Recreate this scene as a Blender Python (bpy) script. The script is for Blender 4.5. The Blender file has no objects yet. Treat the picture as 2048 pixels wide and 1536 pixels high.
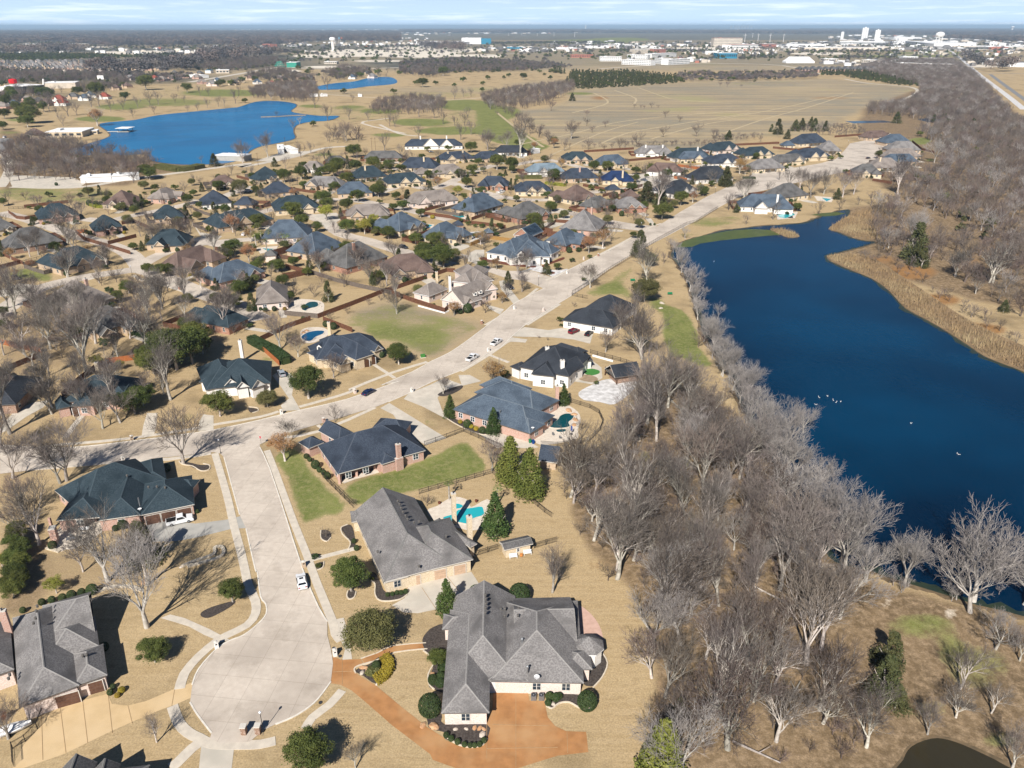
import bpy, bmesh, math, random
import numpy as np
from mathutils import Vector, Matrix
from mathutils.geometry import tessellate_polygon

# ---------------------------------------------------------------- camera
F_PX = 1550.0          # focal length in pixels of the 2048 px wide photograph
CAM_H = 100.0          # height of the drone, metres
PITCH = math.atan(716.0 / F_PX)
scene = bpy.context.scene
cam_data = bpy.data.cameras.new('camera')
cam = bpy.data.objects.new('camera', cam_data)
scene.collection.objects.link(cam)
cam.location = (0, 0, CAM_H)
cam.rotation_euler = (math.pi / 2 - PITCH, 0, 0)
cam_data.sensor_width = 36.0
cam_data.lens = 36.0 * F_PX / 2048.0
cam_data.clip_start = 1.0
cam_data.clip_end = 200000.0
scene.camera = cam

# ---------------------------------------------------------------- sky, sun, exposure
SUN_AZ = math.radians(253)      # direction (ccw from +X) of the sun, behind and left of the drone
SUN_EL = math.radians(40.0)
world = bpy.data.worlds.new('World')
scene.world = world
world.use_nodes = True
wn = world.node_tree.nodes; wl = world.node_tree.links
bg = wn['Background']
sky = wn.new('ShaderNodeTexSky')
sky.sky_type = 'NISHITA'
sky.sun_disc = False
sky.sun_elevation = SUN_EL
sky.sun_rotation = math.atan2(math.cos(SUN_AZ), math.sin(SUN_AZ))
sky.air_density = 1.0
sky.dust_density = 0.3
sky.ozone_density = 2.0
bg.inputs['Strength'].default_value = 0.05
# thin high cloud streaks
tc = wn.new('ShaderNodeTexCoord')
mp = wn.new('ShaderNodeMapping'); mp.inputs['Scale'].default_value = (5.0, 5.0, 95.0)
nz = wn.new('ShaderNodeTexNoise'); nz.inputs['Scale'].default_value = 2.3; nz.inputs['Detail'].default_value = 7
nz.inputs['Roughness'].default_value = 0.55
rp = wn.new('ShaderNodeValToRGB')
rp.color_ramp.elements[0].position = 0.50; rp.color_ramp.elements[0].color = (0, 0, 0, 1)
rp.color_ramp.elements[1].position = 0.80; rp.color_ramp.elements[1].color = (0.9, 0.9, 0.9, 1)
mxs = wn.new('ShaderNodeMixRGB'); mxs.inputs['Color2'].default_value = (19.0, 20.0, 21.0, 1)
tint = wn.new('ShaderNodeMixRGB'); tint.blend_type = 'MULTIPLY'; tint.inputs['Fac'].default_value = 1.0
tint.inputs['Color2'].default_value = (0.50, 0.62, 0.80, 1)
wl.new(tc.outputs['Generated'], mp.inputs['Vector']); wl.new(mp.outputs['Vector'], nz.inputs['Vector'])
wl.new(nz.outputs['Fac'], rp.inputs['Fac']); sx = wn.new('ShaderNodeSeparateXYZ'); wl.new(tc.outputs['Generated'], sx.inputs[0])
ev_ = wn.new('ShaderNodeMapRange'); ev_.inputs['From Min'].default_value = 0.0; ev_.inputs['From Max'].default_value = 0.10; ev_.inputs['To Min'].default_value = 1.0; ev_.inputs['To Max'].default_value = 0.0
wl.new(sx.outputs['Z'], ev_.inputs['Value'])
cm_ = wn.new('ShaderNodeMath'); cm_.operation = 'MULTIPLY'; wl.new(ev_.outputs['Result'], cm_.inputs[0]); wl.new(rp.outputs['Color'], cm_.inputs[1]); wl.new(cm_.outputs[0], mxs.inputs['Fac'])
air = wn.new('ShaderNodeMixRGB'); air.inputs['Color2'].default_value = (11.0, 14.4, 18.4, 1); wl.new(ev_.outputs['Result'], air.inputs['Fac'])
wl.new(sky.outputs['Color'], tint.inputs['Color1']); wl.new(tint.outputs['Color'], air.inputs['Color1']); wl.new(air.outputs['Color'], mxs.inputs['Color1'])
wl.new(mxs.outputs['Color'], bg.inputs['Color'])

sun_data = bpy.data.lights.new('sun', 'SUN')
sun_data.energy = 5.0
sun_data.angle = math.radians(0.5)
sun_data.color = (1.0, 0.955, 0.89)
sun = bpy.data.objects.new('sun', sun_data)
scene.collection.objects.link(sun)
sd = Vector((math.cos(SUN_AZ) * math.cos(SUN_EL), math.sin(SUN_AZ) * math.cos(SUN_EL), math.sin(SUN_EL)))
sun.rotation_euler = sd.to_track_quat('Z', 'Y').to_euler()
scene.view_settings.view_transform = 'Standard'
scene.view_settings.look = 'None'
scene.view_settings.exposure = 0.47
scene.view_settings.gamma = 1.0
scene.render.engine = 'CYCLES'
scene.cycles.max_bounces = 4
scene.cycles.diffuse_bounces = 1
scene.cycles.glossy_bounces = 2
scene.cycles.transmission_bounces = 2
scene.cycles.volume_bounces = 0
scene.cycles.use_adaptive_sampling = True

# ---------------------------------------------------------------- photo pixel <-> ground
cp, sp = math.cos(PITCH), math.sin(PITCH)
def G(u, v, z=0.0):
    x = (u - 1024) / F_PX; y = (v - 768) / F_PX
    ry = cp - y * sp; rz = -sp - y * cp
    t = (z - CAM_H) / rz
    return Vector((x * t, ry * t, z))
def PX(X, Y, Z=0.0):
    dz = Z - CAM_H
    Fw = Y * cp - dz * sp; U = Y * sp + dz * cp
    return 1024 + F_PX * X / Fw, 768 - F_PX * U / Fw
VIEWS = {'0': (0, 0, 1), '1': (0, 1100, 3.523), '2': (500, 1100, 3.523), '3': (860, 1100, 3.523), '4': (1500, 1100, 3.524),
 '5': (0, 800, 3.84), '6': (500, 780, 3.84), '7': (880, 780, 3.84), '8': (1350, 780, 2.934), 'a': (0, 500, 4.8),
 'b': (380, 520, 4.8), 'c': (700, 500, 4.8), 'd': (980, 500, 4.8), 'e': (0, 340, 5.12), 'f': (380, 320, 5.12),
 'g': (740, 320, 5.12), 'h': (1080, 320, 5.12), 'i': (0, 0, 5.12), 'j': (400, 0, 5.12), 'k': (800, 0, 5.12),
 'l': (1200, 0, 4.655), 'm': (1600, 0, 4.571), 'n': (0, 140, 4.096), 'o': (480, 140, 3.938), 'p': (1400, 240, 3.16),
 'q': (960, 250, 4.096), 'r': (960, 120, 3.793), 's': (0, 90, 7.877), 't': (1440, 140, 3.368), 'u': (1640, 500, 5.02),
 'v': (1240, 560, 4.452)}
def PP(s):
    """'6:10,20 30,40 0:5,6' -> list of photo pixels; a prefix picks the map sheet the numbers were read from."""
    out = []; vw = VIEWS['0']
    for tok in s.split():
        if ':' in tok:
            k, tok = tok.split(':'); vw = VIEWS[k]
            if not tok: continue
        a, b = tok.split(',')
        out.append((vw[0] + float(a) / vw[2], vw[1] + float(b) / vw[2]))
    return out
def P1(s): return PP(s)[0]
def smooth(pts, n=4, closed=True):
    out = []; m = len(pts)
    for i in range(m if closed else m - 1):
        if closed: p0, p1, p2, p3 = pts[i - 1], pts[i], pts[(i + 1) % m], pts[(i + 2) % m]
        else: p0, p1, p2, p3 = pts[max(i - 1, 0)], pts[i], pts[i + 1], pts[min(i + 2, m - 1)]
        for k in range(n):
            t = k / n
            out.append(tuple(0.5 * ((2 * p1[j]) + (-p0[j] + p2[j]) * t + (2 * p0[j] - 5 * p1[j] + 4 * p2[j] - p3[j]) * t * t
                       + (-p0[j] + 3 * p1[j] - 3 * p2[j] + p3[j]) * t ** 3) for j in range(2)))
    if not closed: out.append(pts[-1])
    return out

# ---------------------------------------------------------------- helpers
COL = scene.collection
def link(o, parent=None):
    COL.objects.link(o)
    if parent is not None: o.parent = parent
    return o
def tag(o, label=None, cat=None, group=None, kind=None):
    if label: o['label'] = label
    if cat: o['category'] = cat
    if group: o['group'] = group
    if kind: o['kind'] = kind
    return o
def empty(name, loc=(0, 0, 0), rz=0.0, sc=1.0):
    o = bpy.data.objects.new(name, None); o.location = loc; o.rotation_euler = (0, 0, rz)
    o.scale = (sc, sc, sc) if not isinstance(sc, (tuple, list)) else sc
    o.empty_display_size = 0.5
    return link(o)
class MB:
    """collects faces with material slots, builds ONE mesh"""
    def __init__(s): s.v = []; s.f = []; s.m = []; s.mats = []
    def mi(s, mat):
        if mat not in s.mats: s.mats.append(mat)
        return s.mats.index(mat)
    def face(s, pts, mat):
        n = len(s.v); s.v += [tuple(p) for p in pts]; s.f.append(tuple(range(n, n + len(pts)))); s.m.append(s.mi(mat))
    def poly(s, vs, fs, mat):
        n = len(s.v); s.v += [tuple(p) for p in vs]; k = s.mi(mat)
        for f in fs: s.f.append(tuple(n + i for i in f)); s.m.append(k)
    def box(s, x0, y0, z0, x1, y1, z1, mat, T=None):
        vs = [(x0, y0, z0), (x1, y0, z0), (x1, y1, z0), (x0, y1, z0), (x0, y0, z1), (x1, y0, z1), (x1, y1, z1), (x0, y1, z1)]
        if T is not None: vs = [tuple(T @ Vector(p)) for p in vs]
        s.poly(vs, [(0, 3, 2, 1), (4, 5, 6, 7), (0, 1, 5, 4), (1, 2, 6, 5), (2, 3, 7, 6), (3, 0, 4, 7)], mat)
    def tube(s, p, q, r0, r1, mat, n=8, cap=True):
        p = Vector(p); q = Vector(q); d = (q - p).normalized()
        a = d.orthogonal().normalized(); b = d.cross(a)
        vs = [p + (a * math.cos(6.2832 * i / n) + b * math.sin(6.2832 * i / n)) * r0 for i in range(n)]
        vs += [q + (a * math.cos(6.2832 * i / n) + b * math.sin(6.2832 * i / n)) * r1 for i in range(n)]
        fs = [(i, (i + 1) % n, n + (i + 1) % n, n + i) for i in range(n)]
        if cap: fs += [tuple(range(n - 1, -1, -1)), tuple(range(n, 2 * n))]
        s.poly(vs, fs, mat)
    def lathe(s, prof, mat, n=12, c=(0, 0, 0)):
        vs = []
        for r, z in prof:
            vs += [(c[0] + r * math.cos(6.2832 * i / n), c[1] + r * math.sin(6.2832 * i / n), c[2] + z) for i in range(n)]
        fs = []
        for k in range(len(prof) - 1):
            fs += [(k * n + i, k * n + (i + 1) % n, (k + 1) * n + (i + 1) % n, (k + 1) * n + i) for i in range(n)]
        fs += [tuple(range(n - 1, -1, -1)), tuple((len(prof) - 1) * n + i for i in range(n))]
        s.poly(vs, fs, mat)
    def mesh(s, name):
        me = bpy.data.meshes.new(name); me.from_pydata(s.v, [], s.f)
        for m in s.mats: me.materials.append(m)
        me.polygons.foreach_set('material_index', s.m); me.update()
        return me
    def build(s, name, parent=None, loc=None, rz=None):
        o = bpy.data.objects.new(name, s.mesh(name)); link(o, parent)
        if loc is not None: o.location = loc
        if rz is not None: o.rotation_euler = (0, 0, rz)
        return o
def np_mesh(name, verts, faces, mats, midx=None, nper=4):
    me = bpy.data.meshes.new(name)
    nv = len(verts); nf = len(faces)
    me.vertices.add(nv); me.vertices.foreach_set('co', np.asarray(verts, dtype=np.float32).ravel())
    me.loops.add(nf * nper); me.loops.foreach_set('vertex_index', np.asarray(faces, dtype=np.int32).ravel())
    me.polygons.add(nf); me.polygons.foreach_set('loop_start', np.arange(0, nf * nper, nper, dtype=np.int32))
    if midx is not None: me.polygons.foreach_set('material_index', np.asarray(midx, dtype=np.int32))
    for m in mats: me.materials.append(m)
    me.update(calc_edges=True)
    return me

# ---------------------------------------------------------------- materials
def mat(name, c1, c2=None, scale=1.0, rough=0.9, detail=4, stretch=None, bump=0.0, spec=0.2, c3=None, scale3=0.1, metal=0.0, lo=0.35, hi=0.65, coord='Object', rnd=0.0):
    m = bpy.data.materials.new(name); m.use_nodes = True
    n = m.node_tree.nodes; l = m.node_tree.links; b = n['Principled BSDF']
    b.inputs['Roughness'].default_value = rough; b.inputs['Metallic'].default_value = metal
    b.inputs['Specular IOR Level'].default_value = spec
    if c2 is None: c2 = tuple(x * 0.82 for x in c1)
    t = n.new('ShaderNodeTexCoord'); mpn = n.new('ShaderNodeMapping')
    if stretch: mpn.inputs['Scale'].default_value = stretch
    if coord == 'World':
        g = n.new('ShaderNodeNewGeometry'); l.new(g.outputs['Position'], mpn.inputs['Vector'])
    else: l.new(t.outputs[coord], mpn.inputs['Vector'])
    x = n.new('ShaderNodeTexNoise'); x.inputs['Scale'].default_value = scale; x.inputs['Detail'].default_value = detail
    l.new(mpn.outputs['Vector'], x.inputs['Vector'])
    mr = n.new('ShaderNodeMapRange'); mr.inputs['From Min'].default_value = lo; mr.inputs['From Max'].default_value = hi
    l.new(x.outputs['Fac'], mr.inputs['Value'])
    mx = n.new('ShaderNodeMixRGB'); mx.inputs['Color1'].default_value = (*c1, 1); mx.inputs['Color2'].default_value = (*c2, 1)
    l.new(mr.outputs['Result'], mx.inputs['Fac'])
    out = mx.outputs['Color']
    if c3 is not None:
        y = n.new('ShaderNodeTexNoise'); y.inputs['Scale'].default_value = scale3; y.inputs['Detail'].default_value = 3
        l.new(mpn.outputs['Vector'], y.inputs['Vector'])
        m3 = n.new('ShaderNodeMapRange'); m3.inputs['From Min'].default_value = 0.45; m3.inputs['From Max'].default_value = 0.7
        l.new(y.outputs['Fac'], m3.inputs['Value'])
        mm = n.new('ShaderNodeMixRGB'); mm.inputs['Color2'].default_value = (*c3, 1)
        l.new(m3.outputs['Result'], mm.inputs['Fac']); l.new(out, mm.inputs['Color1']); out = mm.outputs['Color']
    if rnd > 0:
        oi = n.new('ShaderNodeObjectInfo'); hs = n.new('ShaderNodeHueSaturation')
        mv = n.new('ShaderNodeMapRange'); mv.inputs['To Min'].default_value = 1 - rnd; mv.inputs['To Max'].default_value = 1 + rnd
        l.new(oi.outputs['Random'], mv.inputs['Value']); l.new(mv.outputs['Result'], hs.inputs['Value'])
        mh = n.new('ShaderNodeMapRange'); mh.inputs['To Min'].default_value = 0.5 - rnd * 0.07; mh.inputs['To Max'].default_value = 0.5 + rnd * 0.07
        ml = n.new('ShaderNodeMath'); ml.operation = 'FRACT'; mk = n.new('ShaderNodeMath'); mk.operation = 'MULTIPLY'; mk.inputs[1].default_value = 17.3
        l.new(oi.outputs['Random'], mk.inputs[0]); l.new(mk.outputs[0], ml.inputs[0]); l.new(ml.outputs[0], mh.inputs['Value'])
        l.new(mh.outputs['Result'], hs.inputs['Hue']); l.new(out, hs.inputs['Color']); out = hs.outputs['Color']
    l.new(out, b.inputs['Base Color'])
    if bump > 0:
        bp = n.new('ShaderNodeBump'); bp.inputs['Strength'].default_value = bump; bp.inputs['Distance'].default_value = 0.1
        l.new(x.outputs['Fac'], bp.inputs['Height']); l.new(bp.outputs['Normal'], b.inputs['Normal'])
    return m
M = {}
M['road'] = mat('street_concrete', (0.54, 0.465, 0.385), (0.60, 0.525, 0.44), 0.9, 0.85, 8, None, 0, 0.2, (0.41, 0.35, 0.29), 0.07, coord='World')
def slab(m, size):
    n = m.node_tree.nodes; l = m.node_tree.links; b = n['Principled BSDF']; src = b.inputs['Base Color'].links[0].from_socket
    g = n.new('ShaderNodeNewGeometry'); mp_ = n.new('ShaderNodeMapping'); mp_.inputs['Rotation'].default_value = (0, 0, .12); l.new(g.outputs['Position'], mp_.inputs['Vector'])
    br = n.new('ShaderNodeTexBrick'); br.offset = 0; br.inputs['Scale'].default_value = 1.0; br.inputs['Brick Width'].default_value = size; br.inputs['Row Height'].default_value = size; br.inputs['Mortar Size'].default_value = .035
    br.inputs['Color1'].default_value = (.965, .965, .965, 1); br.inputs['Color2'].default_value = (1.02, 1.02, 1.02, 1); br.inputs['Mortar'].default_value = (.72, .7, .68, 1); l.new(mp_.outputs['Vector'], br.inputs['Vector'])
    mx = n.new('ShaderNodeMixRGB'); mx.blend_type = 'MULTIPLY'; mx.inputs['Fac'].default_value = 1; l.new(src, mx.inputs['Color1']); l.new(br.outputs['Color'], mx.inputs['Color2'])
    # worn tyre and oil stains
    x = n.new('ShaderNodeTexNoise'); x.inputs['Scale'].default_value = .16; x.inputs['Detail'].default_value = 8; x.inputs['Roughness'].default_value = .7; l.new(g.outputs['Position'], x.inputs['Vector'])
    r = n.new('ShaderNodeMapRange'); r.inputs['From Min'].default_value = .52; r.inputs['From Max'].default_value = .72; r.inputs['To Max'].default_value = .6; l.new(x.outputs['Fac'], r.inputs['Value'])
    m2 = n.new('ShaderNodeMixRGB'); m2.inputs['Color2'].default_value = (.30, .25, .2, 1); l.new(r.outputs['Result'], m2.inputs['Fac']); l.new(mx.outputs['Color'], m2.inputs['Color1']); l.new(m2.outputs['Color'], b.inputs['Base Color'])
slab(M['road'], 4.6)
M['walk'] = mat('sidewalk_concrete', (0.62, 0.55, 0.45), (0.52, 0.46, 0.38), 0.8, 0.9, coord='World')
M['kerb'] = mat('kerb_concrete', (0.74, 0.69, 0.60), (0.6, 0.55, 0.48), 1.0, coord='World')
M['pale'] = mat('pale_driveway', (0.60, 0.54, 0.45), (0.52, 0.46, 0.38), 0.5, 0.9, c3=(0.46, 0.42, 0.35), scale3=0.15, coord='World')
M['greyd'] = mat('grey_driveway', (0.42, 0.40, 0.36), (0.36, 0.345, 0.31), 0.5, 0.9, coord='World')
M['tand'] = mat('tan_driveway', (0.62, 0.45, 0.25), (0.54, 0.385, 0.205), 0.4, 0.85, c3=(0.62, 0.46, 0.27), scale3=0.12, coord='World')
M['orange'] = mat('stained_driveway', (0.44, 0.215, 0.085), (0.34, 0.165, 0.065), 0.6, 0.8, 8, c3=(0.47, 0.27, 0.125), scale3=0.18, coord='World')
M['deck'] = mat('pool_deck', (0.68, 0.60, 0.50), (0.58, 0.50, 0.41), 1.2, coord='World')
M['pinkdeck'] = mat('pink_patio', (0.60, 0.40, 0.32), (0.52, 0.34, 0.27), 1.2, coord='World')
M['white'] = mat('white_gravel', (0.72, 0.70, 0.68), (0.45, 0.43, 0.41), 0.6, 0.9, 6, coord='World')
M['mulch'] = mat('dark_mulch', (0.045, 0.036, 0.032), (0.09, 0.075, 0.065), 3, coord='World')
M['rmulch'] = mat('red_mulch', (0.17, 0.055, 0.03), (0.10, 0.035, 0.02), 3, coord='World')
M['edge'] = mat('bed_edging', (0.66, 0.57, 0.45), (0.55, 0.47, 0.36), 2, coord='World')
M['djoint'] = mat('driveway_joint', (0.42, 0.28, 0.15), None, 2, coord='World'); M['track'] = mat('worn_track', (0.50, 0.40, 0.25), (0.42, 0.33, 0.2), .3, coord='World')
M['joint'] = mat('joint_dark', (0.22, 0.19, 0.16), None, 2, coord='World')
M['turf'] = mat('putting_turf', (0.06, 0.22, 0.045), (0.05, 0.18, 0.04), 2, coord='World')
M['stone'] = mat('white_stone_border', (0.66, 0.58, 0.45), (0.42, 0.36, 0.28), 2.5, coord='World')
M['dirt'] = mat('bare_dirt', (0.36, 0.27, 0.18), (0.26, 0.19, 0.125), 0.7, coord='World')
M['reed'] = mat('reed_bank', (0.25, 0.17, 0.09), (0.16, 0.115, 0.07), 0.5, 0.95, 6, c3=(0.30, 0.21, 0.12), scale3=0.1, coord='World')
M['shore'] = mat('muddy_shore', (0.20, 0.14, 0.08), (0.10, 0.075, 0.045), 0.6, coord='World')
M['asph'] = mat('grey_asphalt', (0.24, 0.235, 0.23), (0.19, 0.185, 0.18), 0.3, coord='World')
def water_mat(name, deep, shallow, rough=0.12, scale=0.9, spec=0.5):
    m = mat(name, deep, shallow, 0.012, rough, 3, spec=spec, coord='World')
    n = m.node_tree.nodes; l = m.node_tree.links; b = n['Principled BSDF']
    g = n.new('ShaderNodeNewGeometry'); mpn = n.new('ShaderNodeMapping'); mpn.inputs['Scale'].default_value = (1, 0.6, 1)
    l.new(g.outputs['Position'], mpn.inputs['Vector'])
    w = n.new('ShaderNodeTexNoise'); w.inputs['Scale'].default_value = scale; w.inputs['Detail'].default_value = 4
    l.new(mpn.outputs['Vector'], w.inputs['Vector'])
    bp = n.new('ShaderNodeBump'); bp.inputs['Strength'].default_value = 0.5; bp.inputs['Distance'].default_value = 0.12
    l.new(w.outputs['Fac'], bp.inputs['Height']); l.new(bp.outputs['Normal'], b.inputs['Normal'])
    return m
M['lake'] = water_mat('lake_water', (0.0001, 0.011, 0.032), (0.0002, 0.036, 0.088), spec=.12)
M['lake2'] = water_mat('bright_lake_water', (0.0004, 0.11, 0.27), (0.0004, 0.15, 0.34), 0.25, spec=.08)
M['pond'] = water_mat('dark_pond_water', (0.014, 0.011, 0.006), (0.05, 0.042, 0.022))
M['pool'] = water_mat('pool_water', (0.01, 0.28, 0.33), (0.03, 0.42, 0.46), 0.08, 2.5)
M['poold'] = water_mat('dark_pool_water', (0.003, 0.055, 0.065), (0.004, 0.075, 0.085), 0.08, 2.5)
M['poolb'] = water_mat('blue_pool_water', (0.004, 0.07, 0.16), (0.006, 0.10, 0.2), 0.08, 2.5)
M['algae'] = mat('shallow_weed', (0.10, 0.12, 0.02), (0.07, 0.09, 0.015), 0.2, 0.35, coord='World')
# ---------------------------------------------------------------- ground: one sheet to the horizon
def pip(U, V, poly):
    inside = np.zeros(U.shape, bool); n = len(poly)
    for i in range(n):
        x1, y1 = poly[i]; x2, y2 = poly[(i + 1) % n]
        c = ((y1 > V) != (y2 > V))
        if y1 == y2: continue
        inside ^= c & (U < (x2 - x1) * (V - y1) / (y2 - y1) + x1)
    return inside
ys = [-60.0, -20.0, 10.0, 30.0, 42.0]
while ys[-1] < 120000: ys.append(ys[-1] * 1.0115 + 0.12)
ys = np.array(ys); nc = 330
sl = np.linspace(-1, 1, nc)
half = np.abs(ys) * 0.95 + 70
X = sl[None, :] * half[:, None]; Y = np.repeat(ys[:, None], nc, 1)
Fw = np.maximum(Y * cp + CAM_H * sp, 1.0)
U = 1024 + F_PX * X / Fw; V = 768 - F_PX * (Y * sp - CAM_H * cp) / Fw
masks = {k: np.zeros(X.shape) for k in ('green', 'litter', 'field', 'chalk', 'farwood', 'rust')}
def mp_poly(k, s, val=1.0):
    m = pip(U, V, PP(s) if isinstance(s, str) else s); masks[k][m] = val
def mp_blob(k, spec, clearing=False):
    for (u, v, ru, rv, a) in spec:
        d = ((U - u) / ru) ** 2 + ((V - v) / rv) ** 2
        w = np.clip(1.6 - 1.2 * d, 0, 1) * a
        masks[k] = np.maximum(masks[k], w)
# far belt of woods and fields
for v0, v1, a in ((30, 66, 0.95), (66, 80, 0.8), (80, 100, 0.5)):
    masks['farwood'][(V >= v0) & (V < v1)] = a
masks['farwood'][(V >= 100) & (V < 132)] = .28
mp_blob('farwood', [(180, 158, 300, 12, .7), (500, 130, 200, 10, .6), (900, 128, 180, 8, .7), (300, 122, 260, 8, .6), (80, 200, 120, 16, .5), (1400, 92, 300, 3, .5), (1850, 124, 200, 8, .5)])
mp_blob('farwood', [(150, 100, 300, 5, .9), (600, 95, 260, 6, .8), (1050, 92, 180, 4, .6), (480, 118, 170, 12, .9), (900, 128, 200, 12, .9), (1620, 80, 260, 4, .5)])
mp_blob('field', [(1300, 76, 260, 5, 1), (1100, 88, 200, 4, .8), (1000, 120, 1100, 22, .85), (300, 150, 400, 14, .6), (400, 72, 300, 3, .9), (900, 66, 300, 2, .9), (200, 82, 200, 3, .9), (1700, 92, 200, 4, .7), (1300, 108, 300, 8, .8), (620, 104, 200, 5, .8)])
# green winter-wheat fields far off
mp_blob('green', [(1180, 83, 90, 4.5, .9), (1240, 79, 60, 4, .9), (340, 70, 60, 1.6, .5), (900, 64, 140, 1.2, .5), (1860, 106, 120, 3, .45), (1800, 112, 150, 3, .5)])
# chalk and construction ground
mp_blob('chalk', [(720, 106, 90, 8, 1), (830, 108, 90, 8, 1), (900, 101, 80, 5, .9), (960, 112, 60, 4, .8), (640, 112, 60, 4, .9), (760, 122, 70, 3, .6), (850, 96, 90, 4, .8),
   (120, 147, 90, 7, .9), (190, 141, 70, 4, .9), (30, 152, 60, 5, .8), (300, 105, 110, 4, .9), (420, 104, 80, 3, .8), (160, 94, 90, 2, .7), (1500, 100, 200, 4, .5), (1400, 98, 130, 4, .8),
   (1900, 96, 140, 5, .7), (1700, 98, 120, 4, .6), (560, 142, 50, 4, .8), (660, 134, 60, 3, .8), (1960, 132, 80, 4, .6), (1640, 107, 70, 3, .8)])
# the big pasture
mp_poly('field', 'r:700,240 1500,180 2048,165 t:200,70 720,60 1330,120 1200,215 980,260 820,330 780,380 500,440 200,440 q:2048,180 1300,200 900,190 640,120 r:560,600 380,500 200,380 500,370 700,300')
mp_blob('field', [(1180, 170, 160, 12, .8), (900, 180, 160, 8, .7), (700, 186, 80, 4, .5), (1500, 136, 300, 6, .9), (1450, 190, 200, 30, 1.0)])
mp_blob('rust', [(1200, 196, 22, 5, .7), (1660, 196, 50, 4, .5), (1530, 150, 60, 3, .4)])
# golf course greens
mp_poly('green', 'r:0,380 120,400 260,500 400,590 540,660 420,700 300,660 100,620 0,560', .8)
mp_blob('green', [(450, 186, 100, 8, .55), (330, 205, 110, 10, .45), (240, 214, 60, 8, .5), (200, 238, 60, 7, .6), (860, 190, 130, 9, .35), (840, 245, 60, 8, .7), (900, 262, 80, 9, .6), (780, 270, 50, 6, .5),
   (930, 210, 70, 12, .6), (1000, 225, 50, 16, .55), (760, 222, 40, 4, .8), (620, 212, 30, 4, .6), (585, 243, 40, 5, .6), (60, 385, 90, 16, .55), (140, 395, 80, 12, .5), (650, 308, 30, 4, .6),
   (700, 214, 40, 5, .5), (420, 165, 100, 6, .3), (600, 165, 30, 3, .5), (1160, 187, 40, 4, .5), (1490, 167, 50, 4, .35), (1610, 215, 50, 4, .25), (20, 265, 40, 6, .4), (40, 240, 40, 5, .5)])
# lawns
mp_poly('green', '6:690,735 900,660 1360,530 1560,420 1660,370 1760,480 1860,620 1500,720 1100,830 900,880 820,895', .82)
mp_poly('green', '6:180,470 330,440 560,690 760,905 720,950 640,970 560,960 440,1045 390,1065 330,900 240,640', .72)
mp_blob('green', [(590, 905, 40, 26, .35), (560, 918, 22, 18, .3), (745, 845, 40, 12, .5), (790, 838, 14, 8, .5)])
mp_poly('green', '6:1090,105 1180,110 1560,330 1490,355', .65)
mp_poly('green', 'c:0,650 150,600 350,490 620,560 900,630 1100,680 1300,740 1000,930 790,1060 620,1000 340,880 130,790 0,750', .5)
mp_poly('field', 'c:0,600 350,470 650,540 900,600 1300,730 800,1060 700,1020 640,960 340,860 130,780 0,740', .8)
mp_blob('green', [(780, 665, 62, 20, .66), (845, 672, 50, 22, .66), (860, 700, 40, 12, .6), (740, 630, 60, 16, .45), (900, 640, 60, 20, .3), (800, 610, 60, 10, .4), (700, 650, 30, 10, .5)])
mp_poly('green', 'c:430,420 600,400 600,480', .7)
mp_poly('green', 'd:850,400 1100,290 1380,100 1420,200 1300,330 1400,400 1560,470 1620,500 1300,480 1000,440', .5)
mp_blob('green', [(1225, 575, 34, 12, .75), (1190, 590, 28, 10, .5), (1285, 520, 30, 12, .35), (1300, 598, 40, 8, .5)])
mp_poly('green', 'v:350,230 520,240 640,330 700,480 740,640 860,780 760,800 640,740 540,700 440,700 380,500', .85)
mp_blob('green', [(1318, 612, 24, 10, .8), (1440, 770, 24, 20, .3), (1290, 915, 26, 22, .55), (1372, 925, 20, 20, .6), (1440, 880, 30, 20, .3), (1295, 945, 20, 12, .5)])
mp_blob('green', [(1420, 445, 60, 14, .55), (1380, 470, 40, 8, .5), (1460, 436, 50, 8, .45), (1520, 440, 60, 5, .3), (1750, 392, 50, 6, .5), (1490, 415, 20, 8, .3)])
mp_blob('green', [(60, 548, 55, 14, .75), (95, 562, 20, 6, .6), (270, 515, 24, 6, .6), (20, 538, 40, 8, .3), (380, 835, 34, 20, .45), (470, 825, 60, 10, .3), (640, 780, 40, 10, .2), (535, 725, 18, 8, .8), (20, 1125, 14, 22, .6), (10, 620, 30, 20, .4),
   (595, 427, 20, 5, .4), (950, 455, 60, 5, .5), (1040, 450, 30, 6, .5), (470, 420, 30, 5, .4), (690, 547, 24, 6, .4), (1840, 282, 24, 8, .8), (1860, 320, 16, 5, .6), (600, 560, 20, 5, .3)])
# leaf litter and bare woodland floor
mp_poly('litter', '0:1190,1120 1160,1080 1130,1010 1200,930 1260,840 1330,760 1400,770 1480,830 1560,980 1640,1090 1760,1160 2048,1240 2200,1400 2200,1700 1290,1700 1300,1400 1310,1250 1240,1160', .75)
mp_poly('litter', 'p:980,330 1100,100 1400,0 2100,0 2400,400 2400,1300 1700,1138 1240,1000 1000,880 800,860 1100,780 1100,700 900,560 1280,500', .8)
mp_poly('litter', 't:960,260 1340,120 1900,200 2100,360 2100,674 1480,674 1440,560 1250,460 900,420', .8)
mp_poly('litter', '0:0,250 60,270 200,300 330,320 440,340 300,350 260,372 60,378 0,385', .8)
mp_poly('litter', '0:0,640 160,600 200,700 120,740 0,760', .5)
mp_poly('litter', '5:360,1150 640,1150 1100,1050 1280,1330 1230,1500 1000,1420 700,1500 380,1500 300,1300', .45)
mp_poly('litter', '0:0,1060 90,1020 100,1180 60,1240 0,1240', .6)
mp_poly('litter', '0:0,800 110,870 100,930 100,1010 0,1050', .4)
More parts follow.
